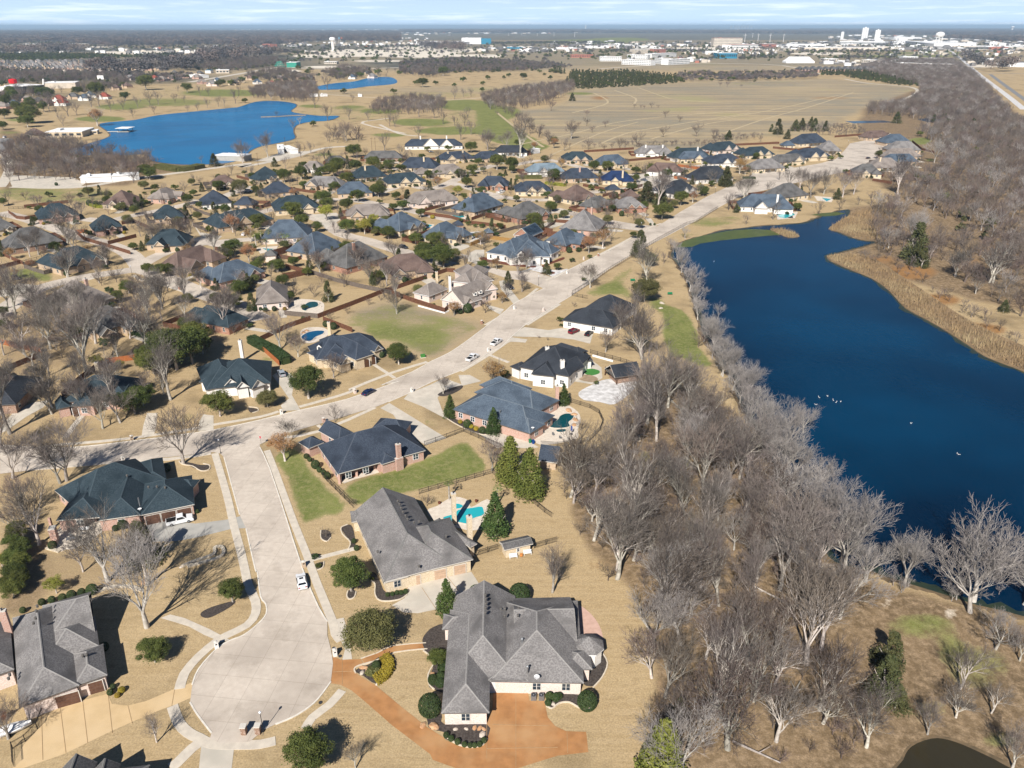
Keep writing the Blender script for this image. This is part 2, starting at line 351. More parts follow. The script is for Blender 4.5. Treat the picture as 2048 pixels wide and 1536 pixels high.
mp_blob('litter', [(340, 650, 60, 40, .4), (620, 640, 30, 20, .3), (170, 620, 60, 40, .5), (900, 815, 60, 12, .2), (1260, 700, 50, 14, .5), (1350, 700, 24, 14, .5)])
mp_blob('green', [(1850, 1240, 60, 22, .6), (1900, 1300, 40, 40, .5), (2000, 1480, 50, 30, .5), (1880, 1420, 30, 20, .3), (1380, 1300, 12, 40, .6), (1400, 1340, 10, 20, .5), (1760, 1280, 30, 14, .4), (1550, 1420, 30, 20, .25), (1720, 1500, 60, 20, .35),
   (1900, 600, 60, 20, .25), (2000, 470, 50, 20, .3), (1880, 430, 40, 10, .25), (1560, 1330, 24, 60, .2)])
mp_blob('rust', [(1820, 545, 60, 18, .8), (1880, 600, 50, 14, .8), (1760, 520, 40, 10, .7), (1960, 660, 60, 16, .8), (1720, 480, 60, 10, .5), (1700, 435, 50, 8, .5), (1220, 1130, 60, 30, .35), (1340, 1400, 60, 80, .3), (1600, 1350, 120, 80, .3), (2000, 500, 60, 20, .5), (1930, 520, 40, 14, .5)])
mp_blob('chalk', [(1735, 1178, 14, 4, 1), (1785, 1200, 22, 4, 1), (1855, 1218, 20, 3, 1), (1900, 1228, 28, 8, .9), (1762, 1212, 18, 5, .8), (1975, 1268, 30, 5, .9), (2030, 1285, 20, 5, .8),
   (1532, 1020, 15, 32, .95), (1560, 1070, 18, 24, .9), (1600, 1110, 26, 14, .85), (1650, 1135, 40, 9, .8), (1490, 1110, 16, 22, .5), (1310, 1000, 14, 30, .3), (1328, 905, 14, 14, .3), (1735, 1512, 8, 4, .7)])
masks['green'] = np.where(V < 330, np.minimum(masks['green'] * 1.3, 1), masks['green'])
mp_blob('green', [(1840, 1250, 90, 34, .5), (1960, 1340, 80, 60, .5), (1850, 1420, 80, 40, .4), (1640, 1480, 60, 40, .3), (700, 230, 160, 20, .42), (330, 190, 260, 22, .4), (130, 390, 160, 22, .5), (940, 240, 80, 30, .45), (640, 320, 200, 12, .3), (1560, 440, 80, 8, .4), (500, 700, 160, 60, .3), (300, 850, 120, 14, .35)])
for k in masks:
    a = masks[k]
    for _ in range(1): a = (a + np.roll(a, 1, 0) + np.roll(a, -1, 0)) / 3; a = (a + np.roll(a, 1, 1) + np.roll(a, -1, 1)) / 3
    masks[k] = a
nr = len(ys)
verts = np.stack([X, Y, np.zeros_like(X)], -1).reshape(-1, 3)
ii = np.arange((nr - 1) * nc).reshape(nr - 1, nc)[:, :-1].ravel()
faces = np.stack([ii, ii + 1, ii + nc + 1, ii + nc], -1)
def ground_mat():
    m = bpy.data.materials.new('open_ground'); m.use_nodes = True
    n = m.node_tree.nodes; l = m.node_tree.links; b = n['Principled BSDF']
    b.inputs['Roughness'].default_value = 0.95; b.inputs['Specular IOR Level'].default_value = 0.1
    a1 = n.new('ShaderNodeAttribute'); a1.attribute_name = 'cover_a'
    a2 = n.new('ShaderNodeAttribute'); a2.attribute_name = 'cover_b'
    s1 = n.new('ShaderNodeSeparateColor'); s2 = n.new('ShaderNodeSeparateColor')
    l.new(a1.outputs['Color'], s1.inputs[0]); l.new(a2.outputs['Color'], s2.inputs[0])
    g = n.new('ShaderNodeNewGeometry')
    def noise(sc, det=5, st=(1, 1, 1), rough=0.6):
        mpn = n.new('ShaderNodeMapping'); mpn.inputs['Scale'].default_value = st
        l.new(g.outputs['Position'], mpn.inputs['Vector'])
        x = n.new('ShaderNodeTexNoise'); x.inputs['Scale'].default_value = sc; x.inputs['Detail'].default_value = det
        x.inputs['Roughness'].default_value = rough
        l.new(mpn.outputs['Vector'], x.inputs['Vector']); return x.outputs['Fac']
    def rng(f, a, b_):
        r = n.new('ShaderNodeMapRange'); r.inputs['From Min'].default_value = a; r.inputs['From Max'].default_value = b_
        l.new(f, r.inputs['Value']); return r.outputs['Result']
    def mix(f, c1, c2):
        x = n.new('ShaderNodeMixRGB')
        l.new(f, x.inputs['Fac'])
        for s, c in (('Color1', c1), ('Color2', c2)):
            if isinstance(c, tuple): x.inputs[s].default_value = (*c, 1)
            else: l.new(c, x.inputs[s])
        return x.outputs['Color']
    def madd(f, k, add):
        x = n.new('ShaderNodeMath'); x.operation = 'MULTIPLY_ADD'; l.new(f, x.inputs[0]); x.inputs[1].default_value = k
        if isinstance(add, float): x.inputs[2].default_value = add
        else: l.new(add, x.inputs[2])
        return x.outputs[0]
    nL = noise(0.012, 5); nM = noise(0.09, 6); nF = noise(0.7, 7, (1, 1, 1), .7); nS = noise(0.02, 4, (0.25, 2.2, 1)); nG = noise(3.4, 5, (1, 1, 1), .7)
    nE0 = madd(nF, .5, 0.0); nE = madd(nM, .5, nE0)
    dry = mix(rng(nM, .35, .65), (0.415, 0.305, 0.165), (0.51, 0.39, 0.225))
    dry = mix(rng(nL, .45, .65), dry, (0.46, 0.335, 0.185))
    dry = mix(rng(nF, .35, .7), dry, (0.34, 0.245, 0.13))
    nW = noise(.35, 3, (.22, 3.0, 1)); dry = mix(rng(nW, .42, .62), dry, (0.445, 0.33, 0.187))
    nB = noise(.035, 6); dry = mix(rng(nB, .53, .66), dry, (0.27, 0.20, 0.11))
    fld = mix(rng(nS, .38, .62), (0.42, 0.325, 0.195), (0.25, 0.21, 0.15))
    nP = noise(.006, 6); fld = mix(rng(nP, .5, .62), fld, (0.27, 0.235, 0.17)); fld = mix(rng(nP, .28, .42), (0.33, 0.30, 0.14), fld)
    fld = mix(rng(nM, .5, .75), fld, (0.34, 0.27, 0.16))
    lit = mix(rng(nM, .35, .65), (0.115, 0.08, 0.045), (0.215, 0.15, 0.085))
    lit = mix(rng(nF, .42, .65), lit, (0.34, 0.245, 0.15))
    grn = mix(rng(nM, .35, .65), (0.125, 0.15, 0.04), (0.20, 0.215, 0.065))
    grn = mix(rng(nF, .45, .75), grn, (0.30, 0.265, 0.12))
    chk = mix(rng(nM, .35, .7), (0.80, 0.72, 0.60), (0.62, 0.54, 0.43))
    far = mix(rng(nL, .4, .6), (0.055, 0.062, 0.058), (0.13, 0.125, 0.095))
    rst = mix(rng(nF, .35, .65), (0.34, 0.18, 0.07), (0.25, 0.14, 0.06))
    def edge(mask, sharp=5.0, amt=1.1):
        c = madd(nE, amt, mask)               # mask + noise
        c = madd(c, sharp, -0.5 * sharp - amt * 0.5 * sharp + 0.0)
        x = n.new('ShaderNodeClamp'); k = madd(c, 1.0, 0.5); l.new(k, x.inputs['Value'])
        z = n.new('ShaderNodeMath'); z.operation = 'MULTIPLY'
        gt = rng(mask, 0.02, 0.12); l.new(x.outputs[0], z.inputs[0]); l.new(gt, z.inputs[1]); return z.outputs[0]
    c = mix(s1.outputs['Blue'], dry, fld)
    c = mix(s2.outputs['Green'], c, far)
    c = mix(edge(s1.outputs['Green'], 2.5, .8), c, lit)
    c = mix(edge(s2.outputs['Blue'], 2.5, .9), c, rst)
    c = mix(edge(s1.outputs['Red'], 5.0, 1.0), c, grn)
    c = mix(edge(s2.outputs['Red'], 4.0, 1.0), c, chk)
    v = n.new('ShaderNodeHueSaturation'); l.new(c, v.inputs['Color'])
    vv = n.new('ShaderNodeMapRange'); vv.inputs['From Min'].default_value = .3; vv.inputs['From Max'].default_value = .7
    vv.inputs['To Min'].default_value = .68; vv.inputs['To Max'].default_value = 1.3; l.new(nG, vv.inputs['Value']); l.new(vv.outputs['Result'], v.inputs['Value'])
    l.new(v.outputs['Color'], b.inputs['Base Color'])
    bp = n.new('ShaderNodeBump'); bp.inputs['Strength'].default_value = .5; bp.inputs['Distance'].default_value = .15
    l.new(nF, bp.inputs['Height']); l.new(bp.outputs['Normal'], b.inputs['Normal'])
    return m
me = np_mesh('ground', verts, faces, [ground_mat()])
for nm, ks in (('cover_a', ('green', 'litter', 'field')), ('cover_b', ('chalk', 'farwood', 'rust'))):
    at = me.color_attributes.new(nm, 'FLOAT_COLOR', 'POINT')
    arr = np.ones((verts.shape[0], 4), np.float32)
    for i, k in enumerate(ks): arr[:, i] = masks[k].ravel()
    at.data.foreach_set('color', arr.ravel())
ground = link(bpy.data.objects.new('ground', me)); tag(ground, kind='structure')
del masks, U, V, X, Y

# ---------------------------------------------------------------- flat sheets
_zl = {}
def zlev(lvl, far):
    k = _zl[lvl] = _zl.get(lvl, 0) + 1
    return (0.012 * lvl - .008 + 0.00025 * min(k, 44)) * (1 if far < 700 else 3)
def sheet(name, s, m, lvl=2, sm=0, kind='structure', label=None, cat=None, thick=0.0, parent=None):
    pts = PP(s) if isinstance(s, str) else s
    if sm: pts = smooth(pts, sm)
    d = pts[0][1] if False else 0
    w = [G(u, v) for u, v in pts]
    far = max(p.y for p in w)
    z = zlev(lvl, far)
    tris = tessellate_polygon([[Vector((p.x, p.y, 0)) for p in w]])
    mb = MB(); mb.poly([(p.x, p.y, z + thick) for p in w], [t for t in tris], m)
    if thick > 0:
        n = len(w)
        for i in range(n):
            a, b = w[i], w[(i + 1) % n]
            mb.face([(a.x, a.y, 0), (b.x, b.y, 0), (b.x, b.y, z + thick), (a.x, a.y, z + thick)], m)
    me_ = mb.mesh(name)
    o = link(bpy.data.objects.new(name, me_), parent)
    if me_.polygons and sum(p.normal.z * p.area for p in me_.polygons) < 0 and thick == 0: me_.flip_normals()
    if parent is None: tag(o, label, cat, None, kind)
    return o
def strip_mesh(mb, pts, width, z0, z1, m, closed=False):
    """ribbon of given width along world points; a box section when z1 > z0"""
    n = len(pts); L = []; R = []
    for i in range(n):
        a = pts[i - 1] if (i > 0 or closed) else pts[i]; b = pts[(i + 1) % n] if (i < n - 1 or closed) else pts[i]
        d = Vector((b.x - a.x, b.y - a.y)); d = d.normalized() if d.length > 1e-6 else Vector((1, 0))
        nn = Vector((-d.y, d.x)) * width / 2
        L.append((pts[i].x + nn.x, pts[i].y + nn.y)); R.append((pts[i].x - nn.x, pts[i].y - nn.y))
    for i in range(n if closed else n - 1):
        j = (i + 1) % n
        mb.face([(*R[i], z1), (*R[j], z1), (*L[j], z1), (*L[i], z1)], m)
        if z1 - z0 > 0.03:
            mb.face([(*R[i], z0), (*R[j], z0), (*R[j], z1), (*R[i], z1)], m)
            mb.face([(*L[j], z0), (*L[i], z0), (*L[i], z1), (*L[j], z1)], m)
    if z1 - z0 > 0.03 and not closed:
        for k in (0, n - 1): mb.face([(*L[k], z0), (*R[k], z0), (*R[k], z1), (*L[k], z1)], m)
def ribbon(name, s, width, m, lvl=3, sm=0, h=0.0, kind='structure', label=None, cat=None, closed=False, group=None):
    pts = PP(s) if isinstance(s, str) else s
    if sm: pts = smooth(pts, sm, closed)
    w = [G(u, v) for u, v in pts]
    far = max(p.y for p in w); z = zlev(lvl, far)
    mb = MB(); strip_mesh(mb, w, width, 0, z + h, m, closed)
    o = mb.build(name)
    return tag(o, label, cat, group, kind)
MAIN_N = 'a:0,1875 5:500,370 1000,318 1300,280 1640,232 1997,155 b:700,1530 1070,1440 1500,1340 2016,1160 c:300,1300 600,1170 780,1070 950,990 1100,890 1220,800 1300,740 1500,580 1600,500 1860,370'
MAIN_N2 = 'd:620,270 760,190 1000,70 1180,0 h:700,930 1090,740'
MAIN_N3 = 'h:1200,680 1440,530 1700,380 1870,300 0:1470,367 1500,352 1560,340 1640,327 1672,318 1690,300 1700,287 1745,278 1785,285 1795,303 1770,318 1735,325 1712,338 1680,346 1650,352 1600,364 1540,378 1500,388'
MAIN_S = 'h:1990,400 1820,490 1600,620 1200,830 960,960 620,1170 330,1340 d:1120,200 780,440 350,710 100,940 c:1330,990 1200,1080 1060,1160 800,1260 600,1360 370,1460 6:970,130 540,260 300,330 130,395'
def mirror_rev(s): return list(reversed(PP(s)))
stub = '6:75,420 75,440 150,600 270,960 405,1380 2:480,400 545,505 545,600 570,700 585,800 570,930 480,1050 400,1120 300,1180 180,1230 90,1275 0:500,1484 440,1487 420,1478 1:1490,1290 1390,1160 1340,1075 1355,950 1400,840 1525,700 1620,640 1720,600 2:60,520 115,450 110,380 75,330 1:1814,160 5:1960,1300 1890,990 1840,880 1720,440 1690,412 1640,402'
road_pts = PP(MAIN_N) + PP(MAIN_N2) + PP(MAIN_N3) + PP(MAIN_S) + PP(stub) + PP('5:1300,440 1000,465 850,478 0:146,932 0,948')
sheet('street', road_pts, M['road'], 3)
# side streets, seen flat between the houses
ST = M['road']
sheet('side_street', 'c:1860,370 1700,300 1500,270 1300,200 1180,120 1060,40 0:900,490 880,478 850,470 c:700,-60 980,20 1180,60 1360,170 1500,200 1750,200 d:620,270', ST, 2)
sheet('side_street', 'h:1090,740 1030,725 700,690 480,620 300,560 150,540 0:1090,432 1060,440 1082,428 h:200,490 400,540 640,600 1000,660 1200,680', ST, 2)
SIDE = ['a:1860,480 1560,350 1300,250 950,290 700,330 400,400 0,500 0,540 0,440 300,330 600,290 950,240 1250,190 1400,180 1500,250 1900,400 2016,470 b:40,180 0,330',
]
STREETS = []
def street(s, w, m=None, lvl=2): STREETS.append(([G(*p) for p in smooth(PP(s), 3, False)], w)); return ribbon('side_street', s, w, m or ST, lvl, 3)
street('0:-20,640 60,585 140,560 230,545 285,540 340,560 400,585 470,610 520,640', 9.5)
street('0:285,540 262,510 220,490 150,470 60,440 0,425', 9)
street('0:285,528 330,505 400,488 480,480 520,478', 8)
street('f:50,800 250,850 420,900', 9)
street('e:860,500 1100,520 1340,470 1700,400 2000,330 0:440,395 500,372', 8.5)
street('0:500,430 580,410 640,400 700,400 780,412 850,428 900,440', 8.5)
street('f:1180,560 1400,640 1560,760 1800,820 2048,900 0:850,516 900,530', 9)
street('0:700,400 760,385 810,370 860,378 900,365 940,345 990,330', 8.5)
street('0:900,365 960,382 1010,395 1090,400 1180,385 1250,378 1330,368 1380,372', 8.5)
street('0:1000,395 960,405 940,430', 7)
street('0:690,345 760,335 830,345', 7)
street('0:1030,330 1100,320 1200,345 1260,350 1330,345 1380,335 1450,328 1540,345', 8)
street('n:0,640 80,780 40,900 0,960', 7, M['pale'])
street('n:100,955 400,965 700,955 1000,905 1400,850 1700,810 2048,765 o:0,765 400,690 560,640 700,610 900,600', 6.5, M['pale'])
street('o:1180,380 1100,390 960,420 1300,500', 3.5, M['walk'])
street('o:1100,430 1250,500 1400,520', 3.5, M['walk'])
street('0:560,185 640,188 760,196 900,200 1010,190', 2.5, M['walk'])
street('t:840,60 1000,90 1250,110 1330,135 1300,170 1190,215', 6, M['pale'])
# far highway, rail line and roads to the right
street('m:1180,340 1400,480 1640,680 1900,880 2048,1000', 9, M['white'], 3)
street('m:1740,680 1860,770 2048,905 2300,1080', 8, M['asph'], 3)
street('m:1640,665 1800,672 2100,675', 8, M['asph'], 3)
street('j:-100,840 200,790 500,740 800,690 1100,700 1500,710 2048,690', 16, M['pale'], 3)
street('i:0,770 600,770 900,740', 12, M['pale'], 3)
street('k:0,560 300,600 700,590 1000,560 1300,540 2048,480', 14, M['pale'], 3)
street('l:0,640 600,600 1100,590 1700,610 2048,690', 10, M['pale'], 3)
street('m:0,500 800,510 1400,470', 12, M['pale'], 3)
for s, w_ in (('r:300,640 700,560 1000,480 1400,430 2048,380', 2.5), ('r:900,640 1100,560 1300,520 2048,400', 2.5), ('r:500,740 900,560 1200,470', 2), ('r:1200,210 1400,280 1500,300 1900,330', 2.5), ('r:860,250 960,300 940,340 700,400', 3), ('r:1020,230 1180,290 1160,340', 3), ('t:40,420 300,330 600,250 900,150', 2.5), ('t:0,330 400,260 800,170 1000,160', 2.5), ('r:130,400 330,560 480,660', 3), ('r:1300,600 1500,540 1800,470 2048,450', 2.5)):
    ribbon('worn_track', s, w_, M['track'], 2, 3)
# kerbs and sidewalks of the near street
for s in (MAIN_N, MAIN_N2): ribbon('kerb', s, 0.28, M['kerb'], 3, 2, 0.11)
ribbon('kerb', 'h:1990,400 1820,490 1600,620 1200,830 960,960 620,1170 330,1340 d:1120,200 780,440 350,710 100,940', .25, M['kerb'], 3, 2, .11)
ribbon('kerb', 'd:100,940 c:1330,990 1200,1080 1060,1160 800,1260 600,1360 370,1460', .25, M['kerb'], 3, 2, .11)
ribbon('kerb', '6:75,440 150,600 270,960 405,1380 2:480,400 545,505', .25, M['kerb'], 3, 2, .11)
ribbon('kerb', '2:570,930 480,1050 400,1120 300,1180 180,1230', .25, M['kerb'], 3, 3, .11)
ribbon('kerb', '1:1490,1290 1390,1160 1340,1075', .25, M['kerb'], 3, 3, .11)
ribbon('kerb', '1:1355,950 1400,840 1525,700 1620,640 1720,600 2:60,520 115,450 110,380 75,330 1:1814,160 5:1960,1300 1890,990', .25, M['kerb'], 3, 3, .11)
ribbon('kerb', '5:1840,880 1720,440', .25, M['kerb'], 3, 3, .11)
WK = [('5:-300,420 0,405 400,350 570,335 1000,295 1530,215', 1.3), ('5:1640,190 1997,130 6:220,165', 1.3), ('6:380,130 700,40 800,0 c:0,1340 400,1180 740,1075', 1.4), ('c:1300,720 1560,570 1640,500 1800,370', 1.3),
 ('6:130,465 200,640 330,1000 430,1250 2:470,230 580,500 600,590 640,640', 1.6), ('5:1650,410 1720,650 1760,800 1790,940 1850,1170 1880,1300 1:1750,250 1800,360 1800,450 1740,530 1600,600 1530,640 1400,750 1300,870 1265,980', 1.7),
 ('1:1215,1100 1260,1220 1330,1290 1400,1325 1500,1370 1700,1375 1832,1370 2:180,1345', 1.7), ('1:1420,1350 1350,1400 1250,1500 1200,1536', 1.8), ('2:650,990 560,1090 440,1180 390,1260', 1.5), ('5:0,545 400,520 850,480 1300,455 1620,410', 1.4),
 ('6:260,370 560,310 960,135', 1.3), ('h:60,1230 400,1080 1060,730', 1.4), ('h:1100,700 1240,650', 1.3), ('h:230,1250 0,1380', 1.3), ('d:100,640 500,400', 1.2), ('c:1070,1165 1330,1010 1540,860', 1.3), ('d:0,1010 180,1080', 1.2), ('c:2016,520 1700,720', 1.2),
 ('5:500,290 560,210 640,110', 1.6), ('6:450,1310 800,1220', 1.2), ('6:520,270 600,330', 1.0), ('c:230,1100 430,1230', 1.2), ('a:1270,250 1400,290 1600,350 1880,440', 1.2), ('a:1290,240 1370,300 1500,240', 1.2), ('a:1600,350 1760,290 1860,250', 2.4), ('a:800,300 1200,190', 1.2)]
for s, w in WK: ribbon('sidewalk', s, w, M['walk'], 5, 2, 0.02)
# expansion joints across the street (thin strips laid on it)
def joints():
    mb = MB()
    A = smooth(PP(MAIN_N), 3, False); B = smooth(PP('0:0,948 146,932 5:850,478 1300,440 1700,415 6:130,395 300,330 540,260 970,130 c:370,1460 800,1260 1060,1160 1330,990 d:350,710 780,440'), 3, False)
    A = [G(*p) for p in A]; B = [G(*p) for p in B]
    def at(L, t):
        k = t * (len(L) - 1); i = min(int(k), len(L) - 2); return L[i].lerp(L[i + 1], k - i)
    mid = [at(A, t / 70).lerp(at(B, t / 70), .5) for t in range(71)]
    strip_mesh(mb, mid, 0.09, 0, 0.034, M['joint'])
    for t in range(1, 60):
        a = at(A, t / 60); b = min((at(B, k / 240) for k in range(241)), key=lambda q: (q - a).length)
        if (a - b).length < 16: strip_mesh(mb, [a.lerp(b, .03), b.lerp(a, .03)], 0.07, 0, 0.0345, M['joint'])
    A = [G(*p) for p in smooth(PP('6:75,440 150,600 270,960 405,1380 2:480,400'), 3, False)]
    B = [G(*p) for p in smooth(PP('5:1720,440 1840,880 1890,990 1960,1300 1:1775,0 1814,160 2:100,420'), 3, False)]
    mid = [at(A, t / 20).lerp(at(B, t / 20), .5) for t in range(21)]
    mid += [G(526, 1300), G(526, 1470)]
    strip_mesh(mb, mid, 0.09, 0, 0.034, M['joint'])
    for t in range(1, 18):
        a = at(A, t / 18); b = at(B, t / 18); strip_mesh(mb, [a.lerp(b, .03), b.lerp(a, .03)], 0.07, 0, 0.0345, M['joint'])
    c = G(526, 1348)
    for r in (4.2, 8.2):
        strip_mesh(mb, [Vector((c.x + r * math.cos(a * .2618), c.y + r * math.sin(a * .2618), 0)) for a in range(24)], .07, 0, 0.0345, M['joint'], True)
    for a in range(8): strip_mesh(mb, [Vector((c.x + 4.3 * math.cos(a * .785), c.y + 4.3 * math.sin(a * .785), 0)), Vector((c.x + 10 * math.cos(a * .785), c.y + 10 * math.sin(a * .785), 0))], .07, 0, 0.034, M['joint'])
    tag(mb.build('street_joints'), kind='structure')
joints()
# driveways, paths, patios
DW = [('driveway', 'tand', '1:300,1145 560,1065 760,1015 790,1085 900,1098 1030,1065 1230,980 1365,930 1350,1040 1250,1085 1150,1120 960,1200 780,1280 450,1440 160,1540 80,1580 100,1500 170,1370 270,1260', 0),
 ('driveway', 'orange', '2:585,750 640,775 780,770 800,800 740,835 725,855 800,905 880,950 1060,1100 1250,1250 1370,1325 3:100,1335 200,1382 310,1395 390,1365 400,1220 440,1100 445,1002 690,998 700,1062 805,1065 830,1180 880,1240 960,1278 1100,1282 1116,1425 900,1450 740,1500 600,1545 200,1545 20,1480 2:1270,1440 1000,1235 800,1060 715,990 640,952 570,940', 0),
 ('driveway', 'pale', '2:1110,270 1130,245 1380,190 1560,155 1640,280 1500,300 1420,380 1310,420 1180,447 1080,440 1000,390 1090,340', 0),
 ('driveway', 'greyd', '5:1125,960 1280,930 1500,950 1740,920 1860,890 1885,960 1890,985 1780,990 1500,1060 1350,1085 1130,1090', 0),
 ('driveway', 'pale', '6:1000,140 1070,100 1330,260 1510,370 1350,425 1230,350 1120,260 1130,235 1100,190', 0),
 ('driveway', 'pale', '6:1180,70 1330,130 1560,250 1750,330 1900,450 1930,440 7:330,410 480,440 700,450 760,440 690,400 590,370 460,330 330,345 230,310 120,260 50,200 20,150 6:1500,220 1440,60 1500,0 c:1260,1260 1150,1200 1040,1200 1070,1290 900,1230 780,1290 560,1380', 0),
 ('driveway', 'pale', 'b:790,1110 870,1060 960,1090 1000,1130 980,1300 1060,1440 900,1450 870,1400 950,1330 860,1200', 0),
 ('driveway', 'pale', '5:1560,110 1640,120 1640,230 1520,240 1530,170', 0),
 ('driveway', 'walk', '5:1130,100 1210,100 1200,200 1180,275 1085,290 1100,200', 0),
 ('driveway', 'pale', '5:0,210 100,100 250,20 380,0 330,60 200,130 60,230 0,260', 0),
 ('driveway', 'pale', 'd:330,740 560,770 680,750 1000,770 960,900 800,860 600,840 200,830 250,790', 0),
 ('driveway', 'pale', 'd:150,830 360,860 340,890 200,880 60,950 120,880', 0),
 ('driveway', 'pale', 'c:1430,300 1480,290 1560,400 1640,500 1570,520 1530,470 1450,380', 0),
 ('driveway', 'pale', 'g:790,860 870,850 1010,870 1020,890 900,940 830,950 790,900', 0),
 ('driveway', 'pale', 'g:1020,950 1080,920 1170,920 1170,990 1110,1000 1130,1060 1000,1040', 0),
 ('driveway', 'white', 'c:1700,190 1760,150 1840,160 1850,185 2016,195 d:740,180 760,200 680,250 620,270 560,240 400,195 300,200', 0),
 ('driveway', 'white', 'd:430,150 500,150 510,180 430,185', 0),
 ('driveway', 'pale', '1:1420,1360 1650,1390 1630,1560 1400,1560', 0),
 ('driveway', 'walk', '1:1130,480 1200,455 1300,480 1480,560 1620,635 1560,650 1440,600 1330,540 1200,500', 0),
 ('driveway', 'pale', '2:600,490 660,478 700,620 640,640 600,560', 0), ('driveway', 'pale', '2:640,640 700,640 720,770 650,775 670,700', 0),
 ('driveway', 'pale', 'c:1300,520 1480,570 1440,620 1330,560', 0), ('driveway', 'pale', 'h:1070,590 1140,600 1190,680 1140,670', 0), ('driveway', 'pale', 'h:980,140 1300,170 1480,200 1250,270 1130,290 990,250', 0),
 ('driveway', 'pale', 'g:1720,670 2048,560 2048,640 1800,720', 0), ('driveway', 'pale', 'p:330,330 560,290 700,330 500,400 300,430', 0), ('driveway', 'pale', 'e:0,1230 200,1160 380,1180 200,1280 0,1300', 0),
 ('driveway', 'pale', 'f:1240,560 1500,540 1560,600 1400,700 1300,620', 0), ('driveway', 'pale', 'f:0,600 100,770 250,850 330,780 100,740', 0),
 ('car_park', 'pale', 'n:60,860 600,880 700,930 650,960 400,965 100,955', 0), ('car_park', 'asph', 'n:0,560 100,560 130,620 0,680', 0), ('car_park', 'pale', 'o:110,720 300,660 500,640 600,640 300,720', 0),
 ('patio', 'deck', '7:740,240 860,130 960,110 1060,170 1080,240 1060,300 1060,370 960,400 830,420 740,410 700,330', 3), ('patio', 'deck', '6:1360,930 1440,890 1500,850 1580,820 1680,850 1700,900 1820,840 1860,900 1820,1050 1700,1080 1600,1060 1450,1030', 3),
 ('patio', 'pinkdeck', '3:1030,405 1110,430 1180,510 1215,600 1215,700 1040,700', 3), ('patio', 'deck', '5:470,960 740,930 800,1000 700,1080 560,1150 440,1150 400,1060', 0), ('patio', 'pale', '6:700,640 1000,555 1030,600 720,720', 0),
 ('patio', 'white', 'd:850,1370 990,1290 1130,1240 1400,1250 1380,1340 1200,1480 1050,1460 900,1440', 3), ('patio', 'pale', 'd:790,1260 980,1290 1080,1230 1070,1130 980,1060 960,1150 860,1220', 0), ('patio', 'deck', 'b:930,470 1000,380 1230,390 1290,440 1230,540 960,510', 3),
 ('patio', 'deck', 'b:1060,690 1130,650 1280,650 1340,700 1300,740 1200,790 1090,790', 3), ('patio', 'deck', 'g:820,560 980,560 1000,620 880,610', 2), ('patio', 'white', 'g:990,740 1150,730 1140,800 1030,830 1010,790', 0), ('patio', 'deck', 'p:480,590 620,580 600,620 490,630', 0),
 ('patio', 'deck', 'f:680,900 900,880 880,930 720,960', 0), ('patio', 'deck', 'p:720,480 850,490 830,520 740,510', 0), ('putting_green', 'turf', 'd:900,1180 920,1150 980,1140 1050,1160 1040,1190 960,1205', 3), ('patio', 'deck', 'g:560,650 660,660 640,700 570,700', 0)]
for nm, k, s, smn in DW: sheet(nm, s, M[k], 4, smn)
ribbon('garden_path', '2:800,790 900,745 1000,700 1080,685 1240,675', 1.5, M['orange'], 5, 2)
ribbon('path_border', '2:780,765 900,725 1010,675 1240,655', .25, M['edge'], 6, 2, .02); ribbon('path_border', '2:800,812 920,765 1020,722 1200,700 1250,698', .25, M['edge'], 6, 2, .02)
for s in ('1:425,1112 465,1430', '1:582,1060 618,1362', '1:762,1020 792,1290', '1:902,1098 932,1222', '1:292,1150 302,1480', '1:1230,985 1210,1100', '3:400,1222 400,1470', '3:605,1005 605,1540', '3:440,1232 832,1240', '3:400,1400 900,1392', '3:965,1285 970,1430', '2:650,770 650,950', '2:585,860 725,855', '2:1210,265 1310,415', '2:1390,190 1480,300'):
    ribbon('driveway_joint', s, .07, M['djoint'], 7)
